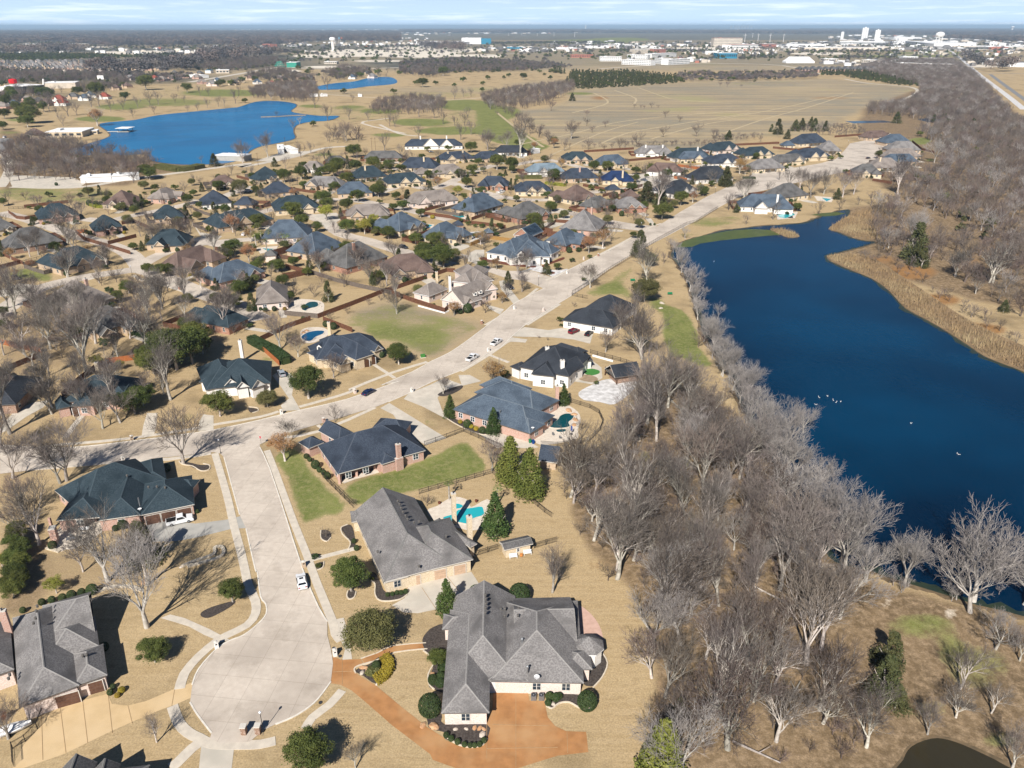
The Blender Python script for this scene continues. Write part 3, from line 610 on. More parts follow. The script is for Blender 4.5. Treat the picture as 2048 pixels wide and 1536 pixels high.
# planting beds
BED = [('mulch', '2:840,210 880,240 880,310 910,350 980,358 1060,345 1110,310 960,300 920,230 880,160 840,170', '2:840,210 880,240 880,310 910,355 980,362 1060,348 1110,315'),
 ('mulch', '2:690,290 740,285 745,320 700,345 685,320', '2:690,290 682,325 700,348 735,335 748,295'), ('mulch', '2:740,850 840,805 900,760 960,745 1000,800 960,890 890,945 800,890', '2:745,870 735,840 770,815 860,790'),
 ('mulch', '2:1300,540 1230,600 1215,650 1240,720 1295,770 1285,840 1255,900 1260,960 1290,980 1400,980 1400,560', '2:1220,710 1290,765 1296,800 1255,880 1262,950 1300,985'),
 ('mulch', '2:1250,1160 1250,1210 1270,1260 1380,1290 1370,1330 1480,1370 1560,1390 1640,1370 1670,1330 1670,1230 1370,1230 1350,1160', '2:1380,1320 1480,1378 1570,1392 1640,1376 1672,1330'),
 ('mulch', '3:1120,850 1190,720 1240,770 1245,830 1210,900 1160,960 1080,945', '3:1210,720 1250,800 1215,895 1150,970'), ('mulch', '3:810,1065 900,1020 1040,1020 1170,1060 1160,1100 1100,1120 1040,1110 980,1075 900,1080 860,1115 820,1095', '3:820,1100 860,1118 910,1082 980,1075 1050,1112 1110,1125 1165,1090'),
 ('mulch', '6:705,1060 750,1035 790,1060 810,1200 760,1220 770,1170 720,1100', '6:755,1225 770,1170 712,1110 700,1060 750,1035'), ('mulch', '6:545,1080 600,1080 625,1120 590,1160 550,1140', '6:545,1080 545,1140 590,1165 622,1135'),
 ('mulch', '6:1830,1090 1900,1100 1910,1120 1860,1135', '6:1825,1090 1860,1135 1915,1105'), ('mulch', '6:470,1260 530,1260 545,1300 480,1300', None), ('mulch', '6:500,1340 565,1320 555,1360 520,1380', '6:568,1320 560,1365 515,1385'),
 ('mulch', 'c:840,1390 930,1340 1070,1300 1075,1330 990,1380 900,1405', None), ('rmulch', 'g:1130,1000 1200,1000 1350,1030 1520,1060 1670,1080 1670,1100 1500,1090 1300,1060 1150,1030', None),
 ('rmulch', 'd:500,150 560,130 600,110 700,70 710,90 600,130 510,165', None), ('rmulch', 'd:485,220 560,205 620,215 610,230 500,230', None), ('rmulch', 'd:0,90 180,130 420,150 415,170 200,150 0,105', None),
 ('mulch', '5:1380,470 1450,480 1540,500 1600,500 1600,530 1540,540 1460,510', '5:1375,470 1400,495 1480,510 1540,545 1600,540 1612,505 1560,490'), ('mulch', '1:1420,440 1500,400 1650,360 1640,390 1560,440 1470,480 1420,470', None),
 ('mulch', '7:1430,320 1480,300 1530,350 1530,390 1480,370', '7:1425,310 1470,300 1525,345 1535,395 1490,380 1435,335 1425,310'), ('mulch', '7:30,190 60,180 150,240 330,310 460,330 330,342 200,300 60,220', '7:25,170 60,225 200,302 330,345 450,335'), ('dirt', 'd:830,1210 960,1200 1040,1240 980,1270 870,1250', None),
 ('mulch', 'b:560,1420 640,1430 650,1455 580,1465', 'b:560,1412 640,1420 655,1450 600,1468')]
for k, s, e in BED:
    sheet('planting_bed', s, M[k], 6, 3)
    if e: ribbon('bed_border', e, .22, M['edge'], 7, 3, .1)
for s in ('5:1400,1280 1500,1240 1640,1190 1650,1140 1700,1130 1720,1170 1690,1210 1560,1250 1440,1285', '5:360,1140 430,1160 460,1170', '1:620,340 760,270 900,260 1000,290', '7:1270,870 1330,860 1400,840'):
    ribbon('stone_border', s, .7, M['stone'], 6, 3, .3)
M['chalkt'] = mat('chalky_track', (.62, .54, .43), (.40, .31, .21), .35, .9, 6, coord='World', lo=.42, hi=.58, c3=(.28, .20, .12), scale3=.12)
# water
BIG = '0:1351,496 1369,482 1402,473 1441,462 1480,457 1527,452 1602,446 1634,436 1672,423 1700,420 1690,440 1672,455 1685,468 1720,480 1751,484 1730,492 1704,499 1653,515 u:250,180 520,290 700,420 860,590 1100,720 1300,840 1500,970 1650,1070 1900,1170 2048,1230 0:2250,850 2500,1100 2400,1300 2200,1290 2048,1233 1954,1210 1911,1196 1840,1174 1784,1157 1741,1142 1670,1124 1640,1087 1602,1046 1568,998 1554,950 1541,916 1514,862 1489,823 1471,785 1473,762 1456,746 1431,706 1406,666 1395,625 1384,592 1369,550 1357,531 1342,511'
LEFT = 'n:820,440 1100,410 1300,370 1600,340 1900,310 o:0,290 130,250 300,245 430,265 440,290 400,325 480,345 640,362 780,362 700,398 560,408 470,425 430,450 420,490 430,540 300,575 150,605 70,645 n:2000,720 1840,765 1500,775 1250,745 1200,690 1000,700 850,680 700,700 560,660 740,600 900,545 880,500'
UPP = 'o:610,130 740,105 900,90 1000,65 1100,55 1200,60 1240,95 1180,115 1000,130 850,150 700,155 620,155'
sheet('shore', [(1024 + (u - 1024) * 1.0, v) for u, v in smooth(PP(BIG), 3)], M['shore'], 1)
def grown(s, d, n=3):
    w = [G(u, v) for u, v in smooth(PP(s), n)]; m = len(w); out = []
    ar = sum(w[i].x * w[(i + 1) % m].y - w[(i + 1) % m].x * w[i].y for i in range(m)); sg = 1 if ar > 0 else -1
    for i in range(m):
        t = (w[(i + 1) % m] - w[i - 1]); t.normalize(); out.append(w[i] + Vector((t.y, -t.x, 0)) * d * sg)
    return out
def ragged(s, d, amp, n=5, seed=3):
    R = random.Random(seed); return [p + Vector((R.uniform(-amp, amp), R.uniform(-amp, amp), 0)) for p in grown(s, d, n)]
M['murk'] = mat('murky_shallows', (.035, .045, .02), (.015, .03, .03), .15, .3, coord='World', spec=.2)
def wsheet(name, w, m, z):
    tris = tessellate_polygon([[Vector((p.x, p.y, 0)) for p in w]]); mb = MB(); mb.poly([(p.x, p.y, z) for p in w], tris, m)
    me_ = mb.mesh(name)
    if me_.polygons[0].normal.z < 0: me_.flip_normals()
    return tag(link(bpy.data.objects.new(name, me_)), kind='structure')
wsheet('shore', ragged(BIG, 1.2, .9), M['shore'], 0.008)
wsheet('shore', grown(LEFT, 1.5), M['shore'], 0.005)
sheet('murky_shallows', BIG, M['murk'], 3, 3)
wsheet('lake_water', ragged(BIG, -1.6, 1.1), M['lake'], .045)
sheet('lake_water', LEFT, M['lake2'], 2, 3)
sheet('lake_water', UPP, M['lake2'], 2, 3)
sheet('pond_bank', '4:1030,1620 1060,1470 1130,1368 1280,1312 1410,1322 1580,1385 1830,1505 1940,1620', M['shore'], 3, 3)
sheet('pond_water', '4:1060,1620 1080,1480 1140,1385 1280,1330 1400,1340 1560,1400 1800,1520 1900,1620', M['pond'], 4, 3)
sheet('creek_water', 't:1400,245 1580,250 1560,268 1440,262', M['lake'], 1); sheet('creek_water', 't:1330,335 1480,305 1640,315 1600,345 1400,350', M['lake'], 1); sheet('creek_water', 't:840,345 1100,340 1170,352 900,360', M['lake'], 1)
sheet('shallow_water', 'p:0,735 180,700 330,690 430,695 520,712 500,728 430,732 130,762 0,782 h:1560,890 1400,900 1390,895 1480,830', M['algae'], 6)
SEG = []
sheet('shallow_water', 'p:700,600 760,590 860,582 920,590 860,605 790,610', M['algae'], 6)
sheet('reed_bed', 'p:810,690 880,640 950,600 1010,570 1200,560 1250,640 1150,760 1080,762 1000,752 900,715', M['reed'], 6, 3)
sheet('reed_bed', 'p:440,690 520,690 600,715 630,738 560,745 500,722', M['reed'], 7, 3)
sheet('reed_bed', 'u:60,60 300,40 500,60 800,250 1100,450 1400,650 1800,860 2200,1050 2200,1290 2048,1225 1900,1168 1650,1068 1500,965 1300,835 1100,715 860,585 700,418 520,288 250,178', M['reed'], 6, 2)
# spit in the left lake
ribbon('spit', 'o:165,372 300,368 420,360 520,358', 4, M['dirt'], 6, 2, .5)
ribbon('dirt_track', '0:1512,975 1528,1010 1545,1045 1568,1085 1605,1118 1660,1140 1730,1168', 2.4, M['chalkt'], 2, 4)
# pools
for s, k, h in (('6:1480,985 1500,970 1570,950 1600,920 1700,905 1780,895 1800,930 1795,965 1720,990 1700,1025 1660,1032 1600,1020 1500,1010', 'pool', 3), ('6:1550,880 1600,872 1640,890 1620,912 1570,915', 'pool', 3),
  ('7:830,255 900,230 920,200 970,180 1030,190 1020,225 990,250 1000,280 940,295 850,290', 'poold', 3), ('7:895,305 960,300 970,318 930,328 895,322', 'poold', 3), ('b:1070,470 1130,410 1200,400 1240,420 1220,450 1140,470 1110,490', 'poold', 3), ('b:1065,740 1120,700 1200,680 1285,680 1280,710 1210,740 1160,780 1100,775', 'poolb', 3),
  ('g:830,562 960,562 965,585 900,595', 'pool', 0), ('g:1015,745 1130,758 1135,785 1020,770', 'poolb', 0), ('p:490,600 590,590 600,600 540,622 500,615', 'pool', 0), ('f:740,905 860,910 800,935', 'pool', 0), ('g:575,655 640,668 600,695 580,690', 'pool', 0), ('p:770,492 830,500 800,515', 'pool', 0)):
    sheet('pool_water', s, M[k], 7, h)
    if h: ribbon('pool_coping', s, .3, M['deck'], 8, 3, .05, closed=True)
# ---------------------------------------------------------------- vegetation meshes
M['bark'] = mat('grey_bark', (0.50, 0.455, 0.40), (0.30, 0.265, 0.225), 1.5, 0.9, rnd=.4)
M['twig'] = mat('grey_twigs', (0.215, 0.18, 0.16), (0.13, 0.11, 0.095), 0.6, 0.9, rnd=.3)
M['barkp'] = mat('pale_bark', (0.50, 0.46, 0.41), (0.34, 0.31, 0.27), 1.5, 0.9, rnd=.15)
M['twigp'] = mat('pale_twigs', (0.38, 0.345, 0.32), (0.26, 0.23, 0.21), 0.6, 0.9, rnd=.15)
M['twigd'] = mat('brown_twigs', (0.20, 0.155, 0.13), (0.14, 0.11, 0.092), 0.6, 0.9, rnd=.3)
M['twigf'] = mat('far_grey_twigs', (0.13, 0.115, 0.11), (0.085, 0.075, 0.072), 0.1, 0.9, rnd=.3)
def leafmat(nm, a, b, rnd=.25, sc=0.9): return mat(nm, a, b, sc, 0.75, 3, rnd=rnd, spec=0.25)
M['oak'] = leafmat('dark_oak_leaves', (0.045, 0.06, 0.012), (0.115, 0.13, 0.03))
M['oak2'] = leafmat('olive_oak_leaves', (0.085, 0.09, 0.028), (0.155, 0.15, 0.052))
M['mag'] = leafmat('glossy_green_leaves', (0.03, 0.06, 0.012), (0.08, 0.11, 0.03))
M['jun'] = leafmat('juniper_leaves', (0.10, 0.12, 0.02), (0.16, 0.165, 0.035))
M['jund'] = leafmat('dark_juniper_leaves', (0.045, 0.055, 0.02), (0.085, 0.085, 0.03))
M['rustl'] = leafmat('rusty_leaves', (0.24, 0.115, 0.045), (0.32, 0.18, 0.08))
M['yel'] = leafmat('yellow_green_leaves', (0.20, 0.20, 0.03), (0.30, 0.28, 0.05))
M['gold'] = leafmat('golden_clipped_leaves', (0.26, 0.19, 0.02), (0.34, 0.25, 0.03))
M['holly'] = leafmat('clipped_dark_leaves', (0.028, 0.05, 0.014), (0.055, 0.08, 0.025), .2, 3)
M['palm'] = leafmat('palm_fronds', (0.09, 0.13, 0.03), (0.22, 0.22, 0.07))
def tubes_mesh(name, segs, m):
    """segs: list of (p, q, r0, r1, n); joined open tubes, one mesh"""
    by = {}
    for s in segs: by.setdefault(s[4], []).append(s)
    VV = []; FF = []; off = 0
    for n, L in by.items():
        P = np.array([list(s[0]) for s in L]); Q = np.array([list(s[1]) for s in L]); r0 = np.array([s[2] for s in L]); r1 = np.array([s[3] for s in L])
        d = Q - P; d /= np.linalg.norm(d, axis=1, keepdims=True) + 1e-9
        ref = np.where(np.abs(d[:, 2:3]) > .9, np.array([[1., 0, 0]]), np.array([[0, 0, 1.]]))
        a = np.cross(d, ref); a /= np.linalg.norm(a, axis=1, keepdims=True); b = np.cross(d, a)
        ang = np.arange(n) * 2 * np.pi / n
        ring = a[:, None, :] * np.cos(ang)[None, :, None] + b[:, None, :] * np.sin(ang)[None, :, None]
        v = np.concatenate([P[:, None] + ring * r0[:, None, None], Q[:, None] + ring * r1[:, None, None]], 1).reshape(-1, 3)
        k = np.arange(n); f = np.stack([k, (k + 1) % n, n + (k + 1) % n, n + k], -1)
        f = (np.arange(len(L)) * 2 * n)[:, None, None] + f[None] + off
        VV.append(v); FF.append(f.reshape(-1, 4)); off += len(v)
    me = np_mesh(name, np.concatenate(VV), np.concatenate(FF), [m])
    return me
def bare_tree(seed, H=12.0, spread=1.0, form='vase', kids=(5, 5, 5, 4, 4), twig_r=.021, lean=0.0):
    R = random.Random(seed); big = []; fine = []
    def rot(d, ang, az):
        a = d.orthogonal().normalized(); b = d.cross(a)
        return (d * math.cos(ang) + (a * math.cos(az) + b * math.sin(az)) * math.sin(ang)).normalized()
    nl = len(kids)
    def grow(p, d, L, r, lv):
        segn = 3 if lv < 2 else (2 if lv < nl - 1 else 1)
        n = 7 if lv == 0 else (5 if lv == 1 else (4 if lv == 2 else 3))
        pts = [(p, r)]; q = p; dd = d
        r_end = r * (.55 if lv == 0 else .38)
        for i in range(segn):
            dd = (dd + Vector((R.uniform(-1, 1), R.uniform(-1, 1), R.uniform(-.5, 1) * .8)) * (.10 if lv == 0 else .2)).normalized()
            q = q + dd * L / segn; pts.append((q, r + (r_end - r) * (i + 1) / segn))
        for (a, ra), (b, rb) in zip(pts, pts[1:]): (big if lv < 4 else fine).append((a, b, ra, max(rb, twig_r * .5), n))
        if lv >= nl: return
        k = kids[lv] + (R.randint(-1, 1) if lv > 0 else 0)
        az0 = R.uniform(0, 6.28)
        for i in range(k):
            t = 1.0 if lv == 0 and form == 'vase' else (.3 + .7 * (i + .5) / k)
            if lv == 0: t = R.uniform(.72, 1.0) if form == 'vase' else R.uniform(.3, 1)
            x = t * segn; j = min(int(x), segn - 1)
            bp_ = pts[j][0].lerp(pts[j + 1][0], x - j); rr = pts[j][1] + (pts[j + 1][1] - pts[j][1]) * (x - j)
            if lv == 0: ang = R.uniform(.35, .85) * spread
            else: ang = R.uniform(.3, .75) * (1 if lv > 1 else spread ** .5)
            nd = rot(dd if lv else d, ang, az0 + i * 2.4 + R.uniform(-.4, .4))
            nd = (nd + Vector((0, 0, .22 if lv < 3 else .1))).normalized()
            if lv == 0: nL = H * R.uniform(.34, .5)
            else: nL = L * R.uniform(.5, .72)
            grow(bp_, nd, nL, max(rr * R.uniform(.5, .72), twig_r), lv + 1)
    grow(Vector((0, 0, -.2)), Vector((lean, R.uniform(-.06, .06), 1)).normalized(), H * (.26 if form == 'vase' else .55), H * .028 + .05, 0)
    return big, fine
BARE = []; BAREP = []; BARED = []
def make_bare(seed, nm, bark, twig, **kw):
    b, f = bare_tree(seed, **kw)
    return (tubes_mesh(nm + '_trunk', b, bark), tubes_mesh(nm + '_crown', f, twig))
for i, (kw) in enumerate([dict(H=12), dict(H=13, spread=.7), dict(H=11, spread=1.2), dict(H=12, form='tall', kids=(8, 5, 4, 4, 3)), dict(H=15, form='tall', spread=.6, kids=(7, 5, 4, 4, 3)), dict(H=14, form='tall', spread=.7, lean=.12, kids=(7, 5, 4, 4, 3)), dict(H=13, spread=.9, lean=.18), dict(H=12, spread=.8, lean=-.15)]):
    BARE.append(make_bare(11 + i, 'bare_tree', M['bark'], M['twig'], **kw))
for i, kw in enumerate([dict(H=14, spread=1.0, kids=(6, 5, 5, 4, 3), twig_r=.024), dict(H=14, spread=.8, twig_r=.024), dict(H=13, spread=1.25, twig_r=.024, lean=.12)]):
    BAREP.append(make_bare(41 + i, 'pale_tree', M['barkp'], M['twigp'], **kw))
for i, kw in enumerate([dict(H=10, spread=1.1, kids=(6, 5, 4, 4, 3)), dict(H=9, spread=1.35, kids=(7, 5, 4, 4, 3))]):
    BARED.append(make_bare(61 + i, 'brown_tree', M['bark'], M['twigd'], **kw))
def crown_mesh(name, seed, n, size, m, form='round', W=1.0, Hh=1.0, base=.18, droop=0.0, lobes=26):
    """a crown of small leaf faces spread through clumps"""
    R = np.random.default_rng(seed)
    if form == 'round':
        k = lobes; th = R.uniform(0, 6.283, k); ph = np.arccos(R.uniform(-.45, 1, k)); rr = R.uniform(.5, .86, k)
        c = np.stack([np.cos(th) * np.sin(ph) * rr, np.sin(th) * np.sin(ph) * rr, np.cos(ph) * rr * .8], -1); lr = R.uniform(.18, .36, k)
    elif form == 'cone':
        k = lobes; z = R.uniform(0, 1, k) ** 1.35; th = R.uniform(0, 6.283, k); r0 = (1 - z) ** .75 * .68
        c = np.stack([np.cos(th) * r0, np.sin(th) * r0, z * 2 - 1], -1); lr = (.16 + .24 * (1 - z)) * R.uniform(.7, 1.2, k)
    elif form == 'ball':
        k = 1; c = np.zeros((1, 3)); lr = np.ones(1)
    idx = R.integers(0, k, n)
    d = R.normal(size=(n, 3)); d /= np.linalg.norm(d, axis=1, keepdims=True)
    rad = R.uniform(0.55, 1.08, n) if form != 'ball' else R.uniform(.9, 1.02, n)
    p = c[idx] + d * (lr[idx] * rad)[:, None] * np.array([1, 1, .8 if form == 'round' else 1.1])
    if form == 'round':
        # inner fill so that light does not pass straight through
        q = n // 5; p[:q] = R.normal(size=(q, 3)) * .3; p[:, 2] = np.maximum(p[:, 2], -.62 + .1 * R.random(n))
    # leaf normals lean outward
    nn = d * .7 + R.normal(size=(n, 3)) * .55 + np.array([0, 0, .35]); nn /= np.linalg.norm(nn, axis=1, keepdims=True)
    a = np.cross(nn, R.normal(size=(n, 3))); a /= np.linalg.norm(a, axis=1, keepdims=True); b = np.cross(nn, a)
    s = size * R.uniform(.6, 1.3, n)[:, None]
    p = p * np.array([W, W, Hh]) + np.array([0, 0, base + Hh])
    a = a * s; b = b * s * (.55 if form != 'ball' else .8)
    v = np.stack([p - a, p - b * .9, p + a, p + b], 1).reshape(-1, 3)
    f = np.arange(n * 4).reshape(n, 4)
    return np_mesh(name, v, f, [m])
def trunk_mesh(name, seed, h, r, m=None, limbs=5, spread=.5):
    R = random.Random(seed); segs = []
    p = Vector((0, 0, -.2)); top = Vector((R.uniform(-.1, .1), R.uniform(-.1, .1), h * .45))
    segs.append((p, top, r, r * .7, 7))
    for i in range(limbs):
        a = i * 6.283 / limbs + R.uniform(-.3, .3); q = top + Vector((math.cos(a) * h * spread * .5, math.sin(a) * h * spread * .5, h * .3))
        segs.append((top, q, r * .5, r * .3, 5)); segs.append((q, q + Vector((math.cos(a) * h * spread * .25, math.sin(a) * h * spread * .25, h * .25)), r * .3, r * .12, 4))
    return tubes_mesh(name, segs, m or M['bark'])
# unit sizes: crown radius about 4 m
def ev(nm, seed, lm, n=5200, size=.17, W=4.0, Hh=3.6, base=.5, form='round', tr=.26, lobes=26):
    return (trunk_mesh(nm + '_trunk', seed, base + Hh, tr), crown_mesh(nm + '_crown', seed, n, size, lm, form, W, Hh, base, lobes=lobes))
OAK = [ev('oak', 1, M['oak'], 17000, .13, lobes=38), ev('oak', 2, M['oak'], 16000, .13, lobes=30), ev('oak', 3, M['oak2'], 19000, .13, lobes=48), ev('oak', 4, M['oak'], 16000, .13, W=3.6, Hh=4.0, lobes=32)]
MAG = [ev('magnolia', 7, M['mag'], 5200, .17, 2.3, 3.6, .5, 'cone', .2, 60), ev('magnolia', 8, M['mag'], 5200, .17, 2.1, 3.8, .5, 'cone', .2, 70)]
JUN = [ev('juniper', 9, M['jun'], 7000, .17, 2.9, 4.2, .2, 'cone', .25, 75), ev('juniper', 10, M['jun'], 7000, .17, 2.7, 4.6, .2, 'cone', .25, 90)]
JUND = [ev('cedar', 12, M['jund'], 4500, .18, 2.6, 3.8, .2, 'cone', .25, 60), ev('cedar', 13, M['jund'], 4500, .18, 2.9, 3.3, .2, 'cone', .25, 50)]
YEL = [ev('tree', 15, M['yel'], 3800, .16, 3.4, 3.2, 1.2)]
SHR = [ev('shrub', 17, M['holly'], 2600, .09, 1.5, 1.1, -.1, 'round', .08, 16), ev('shrub', 18, M['oak'], 2600, .09, 1.6, 1.2, -.1, 'round', .08, 16)]
BALL = [ev('clipped_shrub', 19, M['holly'], 4200, .085, 1.3, 1.3, 0, 'ball', .1)]
GBALL = [ev('clipped_shrub', 20, M['gold'], 2500, .085, 1.0, .8, 0, 'ball', .1)]
RST = []
for i in range(2):
    b, f = bare_tree(71 + i, H=9, spread=1.1, kids=(6, 5, 4, 4, 2))
    cr = crown_mesh('oak_crown', 75 + i, 4200, .12, M['rustl'], 'round', 3.6, 3.1, 1.6, lobes=34)
    RST.append((tubes_mesh('oak_trunk', b, M['bark']), cr))
def palm_meshes():
    R = random.Random(3); mb = MB(); h = 4.2
    for k in range(42):
        az = k * 2.399; el = R.uniform(-.5, 1.2); L = R.uniform(1.1, 1.6); d = Vector((math.cos(az) * math.cos(el), math.sin(az) * math.cos(el), math.sin(el)))
        s = d.cross(Vector((0, 0, 1))).normalized(); p = Vector((0, 0, h)); m1 = p + d * L * .6; e = p + d * L + Vector((0, 0, -.35)); up = s.cross(d)
        for j in range(6):
            w = (j - 2.5) / 2.5; t = e + s * w * .75 - d * abs(w) * .25
            mb.face([m1 - s * .05, m1 + s * .05, t], M['palm'])
        mb.face([p - s * .03, p + s * .03, m1], M['palm'])
    tr = MB(); tr.tube((0, 0, -.1), (0.1, 0, h), .2, .15, M['bark'], 8)
    return tr.mesh('palm_trunk'), mb.mesh('palm_crown')
PALM = [palm_meshes()]
KIND = {  # kind: (variants, full crown width in m, height in m, name, adjective, category)
 'B': (BARE, 11.0, 13.0, 'bare_tree', 'bare grey winter tree', 'tree'), 'P': (BAREP, 13.5, 15.0, 'bare_tree', 'pale barked leafless tree', 'tree'), 'D': (BARED, 11.0, 9.5, 'bare_tree', 'low brown twiggy bare tree', 'tree'),
 'O': (OAK[:2] + OAK[3:], 7.6, 7.8, 'oak_tree', 'dark evergreen oak', 'tree'), 'Q': (OAK[2:3], 7.6, 7.8, 'oak_tree', 'olive green evergreen oak', 'tree'), 'M': (MAG, 4.4, 7.7, 'magnolia_tree', 'glossy green conical tree', 'tree'),
 'J': (JUN, 5.4, 9.0, 'juniper_tree', 'yellow green juniper', 'tree'), 'K': (JUND, 5.2, 8.0, 'cedar_tree', 'dark conical cedar', 'tree'), 'Y': (YEL, 6.6, 7.6, 'leafy_tree', 'yellow green leafy tree', 'tree'),
 'R': (RST, 7.4, 9.0, 'oak_tree', 'rusty brown leaved oak', 'tree'), 'S': (SHR, 2.9, 2.2, 'shrub', 'loose dark green shrub', 'shrub'), 'H': (BALL, 2.6, 2.6, 'clipped_shrub', 'round clipped green shrub', 'shrub'),
 'G': (GBALL, 2.0, 1.6, 'clipped_shrub', 'golden clipped shrub', 'shrub'), 'A': (PALM, 3.0, 5.0, 'palm_tree', 'small fan palm', 'palm')}
TR = random.Random(5)
THINGS = []      # (object, kind text, u, v) still waiting for a label of its own
DEFER = []
def put_tree(kind, u, v, wpx, hs=1.0, label=None, group=None, now=False):
    if kind in 'BPDOQR' and not now: DEFER.append((wpx, 'put', (kind, u, v, wpx, hs, label, group))); return
    vs, W, Hh, nm, adj, cat = KIND[kind]
    g = G(u, v); Fw = g.y * cp + CAM_H * sp
    k = TR.randrange(len(vs)); tm, cm = vs[k]
    if cm.name not in CW: CW[cm.name] = max(max(q.co.x for q in cm.vertices) - min(q.co.x for q in cm.vertices), max(q.co.y for q in cm.vertices) - min(q.co.y for q in cm.vertices)) * .96
    s = wpx * Fw / F_PX / CW[cm.name]
    e = empty(nm, g, TR.uniform(0, 6.283), (s, s, s * hs))
    a = bpy.data.objects.new('trunk', tm); link(a, e)
    b = bpy.data.objects.new('crown', cm); link(b, e)
    if label: tag(e, label, cat, group)
    else:
        tag(e, None, cat, group); THINGS.append((e, adj, u, v))
    return e
def hulk(nm, seed, n, size, m, W, Hh, form='round'): return crown_mesh(nm, seed, n, size, m, form, W, Hh, 0.0, lobes=14)
# light versions for woods seen from afar (used only through the woodland objects)
def light_bare(seed, twig, **kw):
    b, f = bare_tree(seed, **kw)
    return tubes_mesh('woodland_tree', [(*s[:4], 3) for s in b + f], twig)
LB = [light_bare(81, M['twig'], H=11, kids=(5, 4, 4, 3), twig_r=.045), light_bare(82, M['twigd'], H=12, spread=.8, kids=(5, 4, 4, 3), twig_r=.045), light_bare(83, M['twigd'], H=10, spread=1.2, kids=(6, 4, 4, 3), twig_r=.045),
      light_bare(84, M['twigp'], H=13, kids=(5, 4, 4, 3), twig_r=.05)]
LE = [hulk('woodland_cedar', 91, 260, .75, M['jund'], 3.4, 4.0, 'cone'), hulk('woodland_oak', 92, 300, .8, M['oak'], 4.2, 3.2)]
LBF = [crown_mesh('far_crown', 93 + i, 260, .55, M[k], 'round', 4.6, 3.8, .6, lobes=18) for i, k in enumerate(('twigf', 'twigd', 'twig'))]
def stuff_instances(name, srcs, pts, label, cat):
    """one woodland object: a point cloud that carries whole trees by geometry nodes. pts: (x, y, scale, which)"""
    me = bpy.data.meshes.new(name); me.vertices.add(len(pts))
    me.vertices.foreach_set('co', np.array([(p[0], p[1], 0) for p in pts], np.float32).ravel())
    for nm, vals in (('sc', [p[2] for p in pts]), ('rz', [TR.uniform(0, 6.28) for p in pts]), ('wh', [p[3] for p in pts])):
        a = me.attributes.new(nm, 'FLOAT', 'POINT'); a.data.foreach_set('value', np.array(vals, np.float32))
    o = link(bpy.data.objects.new(name, me)); tag(o, label, cat, None, 'stuff')
    ng = bpy.data.node_groups.new(name, 'GeometryNodeTree')
    ng.interface.new_socket('Geometry', in_out='INPUT', socket_type='NodeSocketGeometry')
    ng.interface.new_socket('Geometry', in_out='OUTPUT', socket_type='NodeSocketGeometry')
    gi = ng.nodes.new('NodeGroupInput'); go = ng.nodes.new('NodeGroupOutput'); jn = ng.nodes.new('GeometryNodeJoinGeometry')
    def attr(nm, ty='FLOAT'):
        x = ng.nodes.new('GeometryNodeInputNamedAttribute'); x.data_type = ty; x.inputs['Name'].default_value = nm; return x.outputs['Attribute']
    sc, rz, wh = attr('sc'), attr('rz'), attr('wh')
    cx = ng.nodes.new('ShaderNodeCombineXYZ'); ng.links.new(rz, cx.inputs['Z'])
    for i, src in enumerate(srcs):
        so = bpy.data.objects.get('src_' + src.name)
        oi = ng.nodes.new('GeometryNodeObjectInfo'); oi.inputs['Object'].default_value = SRC[src.name]
        cmp_ = ng.nodes.new('FunctionNodeCompare'); cmp_.data_type = 'FLOAT'; cmp_.operation = 'EQUAL'; cmp_.inputs['B'].default_value = float(i); cmp_.inputs['Epsilon'].default_value = .1
        ng.links.new(wh, cmp_.inputs['A'])
        ip = ng.nodes.new('GeometryNodeInstanceOnPoints')
        ng.links.new(gi.outputs[0], ip.inputs['Points']); ng.links.new(cmp_.outputs[0], ip.inputs['Selection']); ng.links.new(oi.outputs['Geometry'], ip.inputs['Instance'])
        ng.links.new(cx.outputs[0], ip.inputs['Rotation']); ng.links.new(sc, ip.inputs['Scale']); ng.links.new(ip.outputs[0], jn.inputs[0])
    ng.links.new(jn.outputs[0], go.inputs[0])
    md = o.modifiers.new('trees', 'NODES'); md.node_group = ng
    return o
SRC = {}
CW = {}
# ---------------------------------------------------------------- houses
def roofmat(nm, a, b):
    m = mat(nm, a, b, 3.6, 0.85, 4, (1, 1, 1.6), lo=.40, hi=.60, c3=tuple(x * .75 for x in a), scale3=.22, spec=.3)
    return m
RF = {'navy': roofmat('navy_shingles', (0.026, 0.036, 0.055), (0.052, 0.066, 0.09)), 'teal': roofmat('dark_teal_shingles', (0.018, 0.034, 0.045), (0.04, 0.058, 0.07)),
 'slate': roofmat('slate_blue_shingles', (0.055, 0.076, 0.105), (0.10, 0.13, 0.165)), 'grey': roofmat('grey_shingles', (0.155, 0.145, 0.14), (0.25, 0.235, 0.225)),
 'dgrey': roofmat('dark_grey_shingles', (0.085, 0.082, 0.08), (0.15, 0.145, 0.14)), 'taupe': roofmat('taupe_shingles', (0.19, 0.16, 0.14), (0.27, 0.235, 0.21)),
 'brown': roofmat('brown_shingles', (0.115, 0.075, 0.063), (0.17, 0.12, 0.10)), 'black': roofmat('charcoal_shingles', (0.022, 0.026, 0.034), (0.04, 0.046, 0.056)),
 'lslate': roofmat('pale_blue_shingles', (0.14, 0.19, 0.23), (0.20, 0.25, 0.29)), 'blue': roofmat('deep_blue_shingles', (0.008, 0.022, 0.07), (0.015, 0.035, 0.10)),
 'white': roofmat('white_roofing', (0.72, 0.72, 0.70), (0.62, 0.62, 0.6)), 'red': roofmat('red_roofing', (0.28, 0.07, 0.045), (0.2, 0.055, 0.035))}
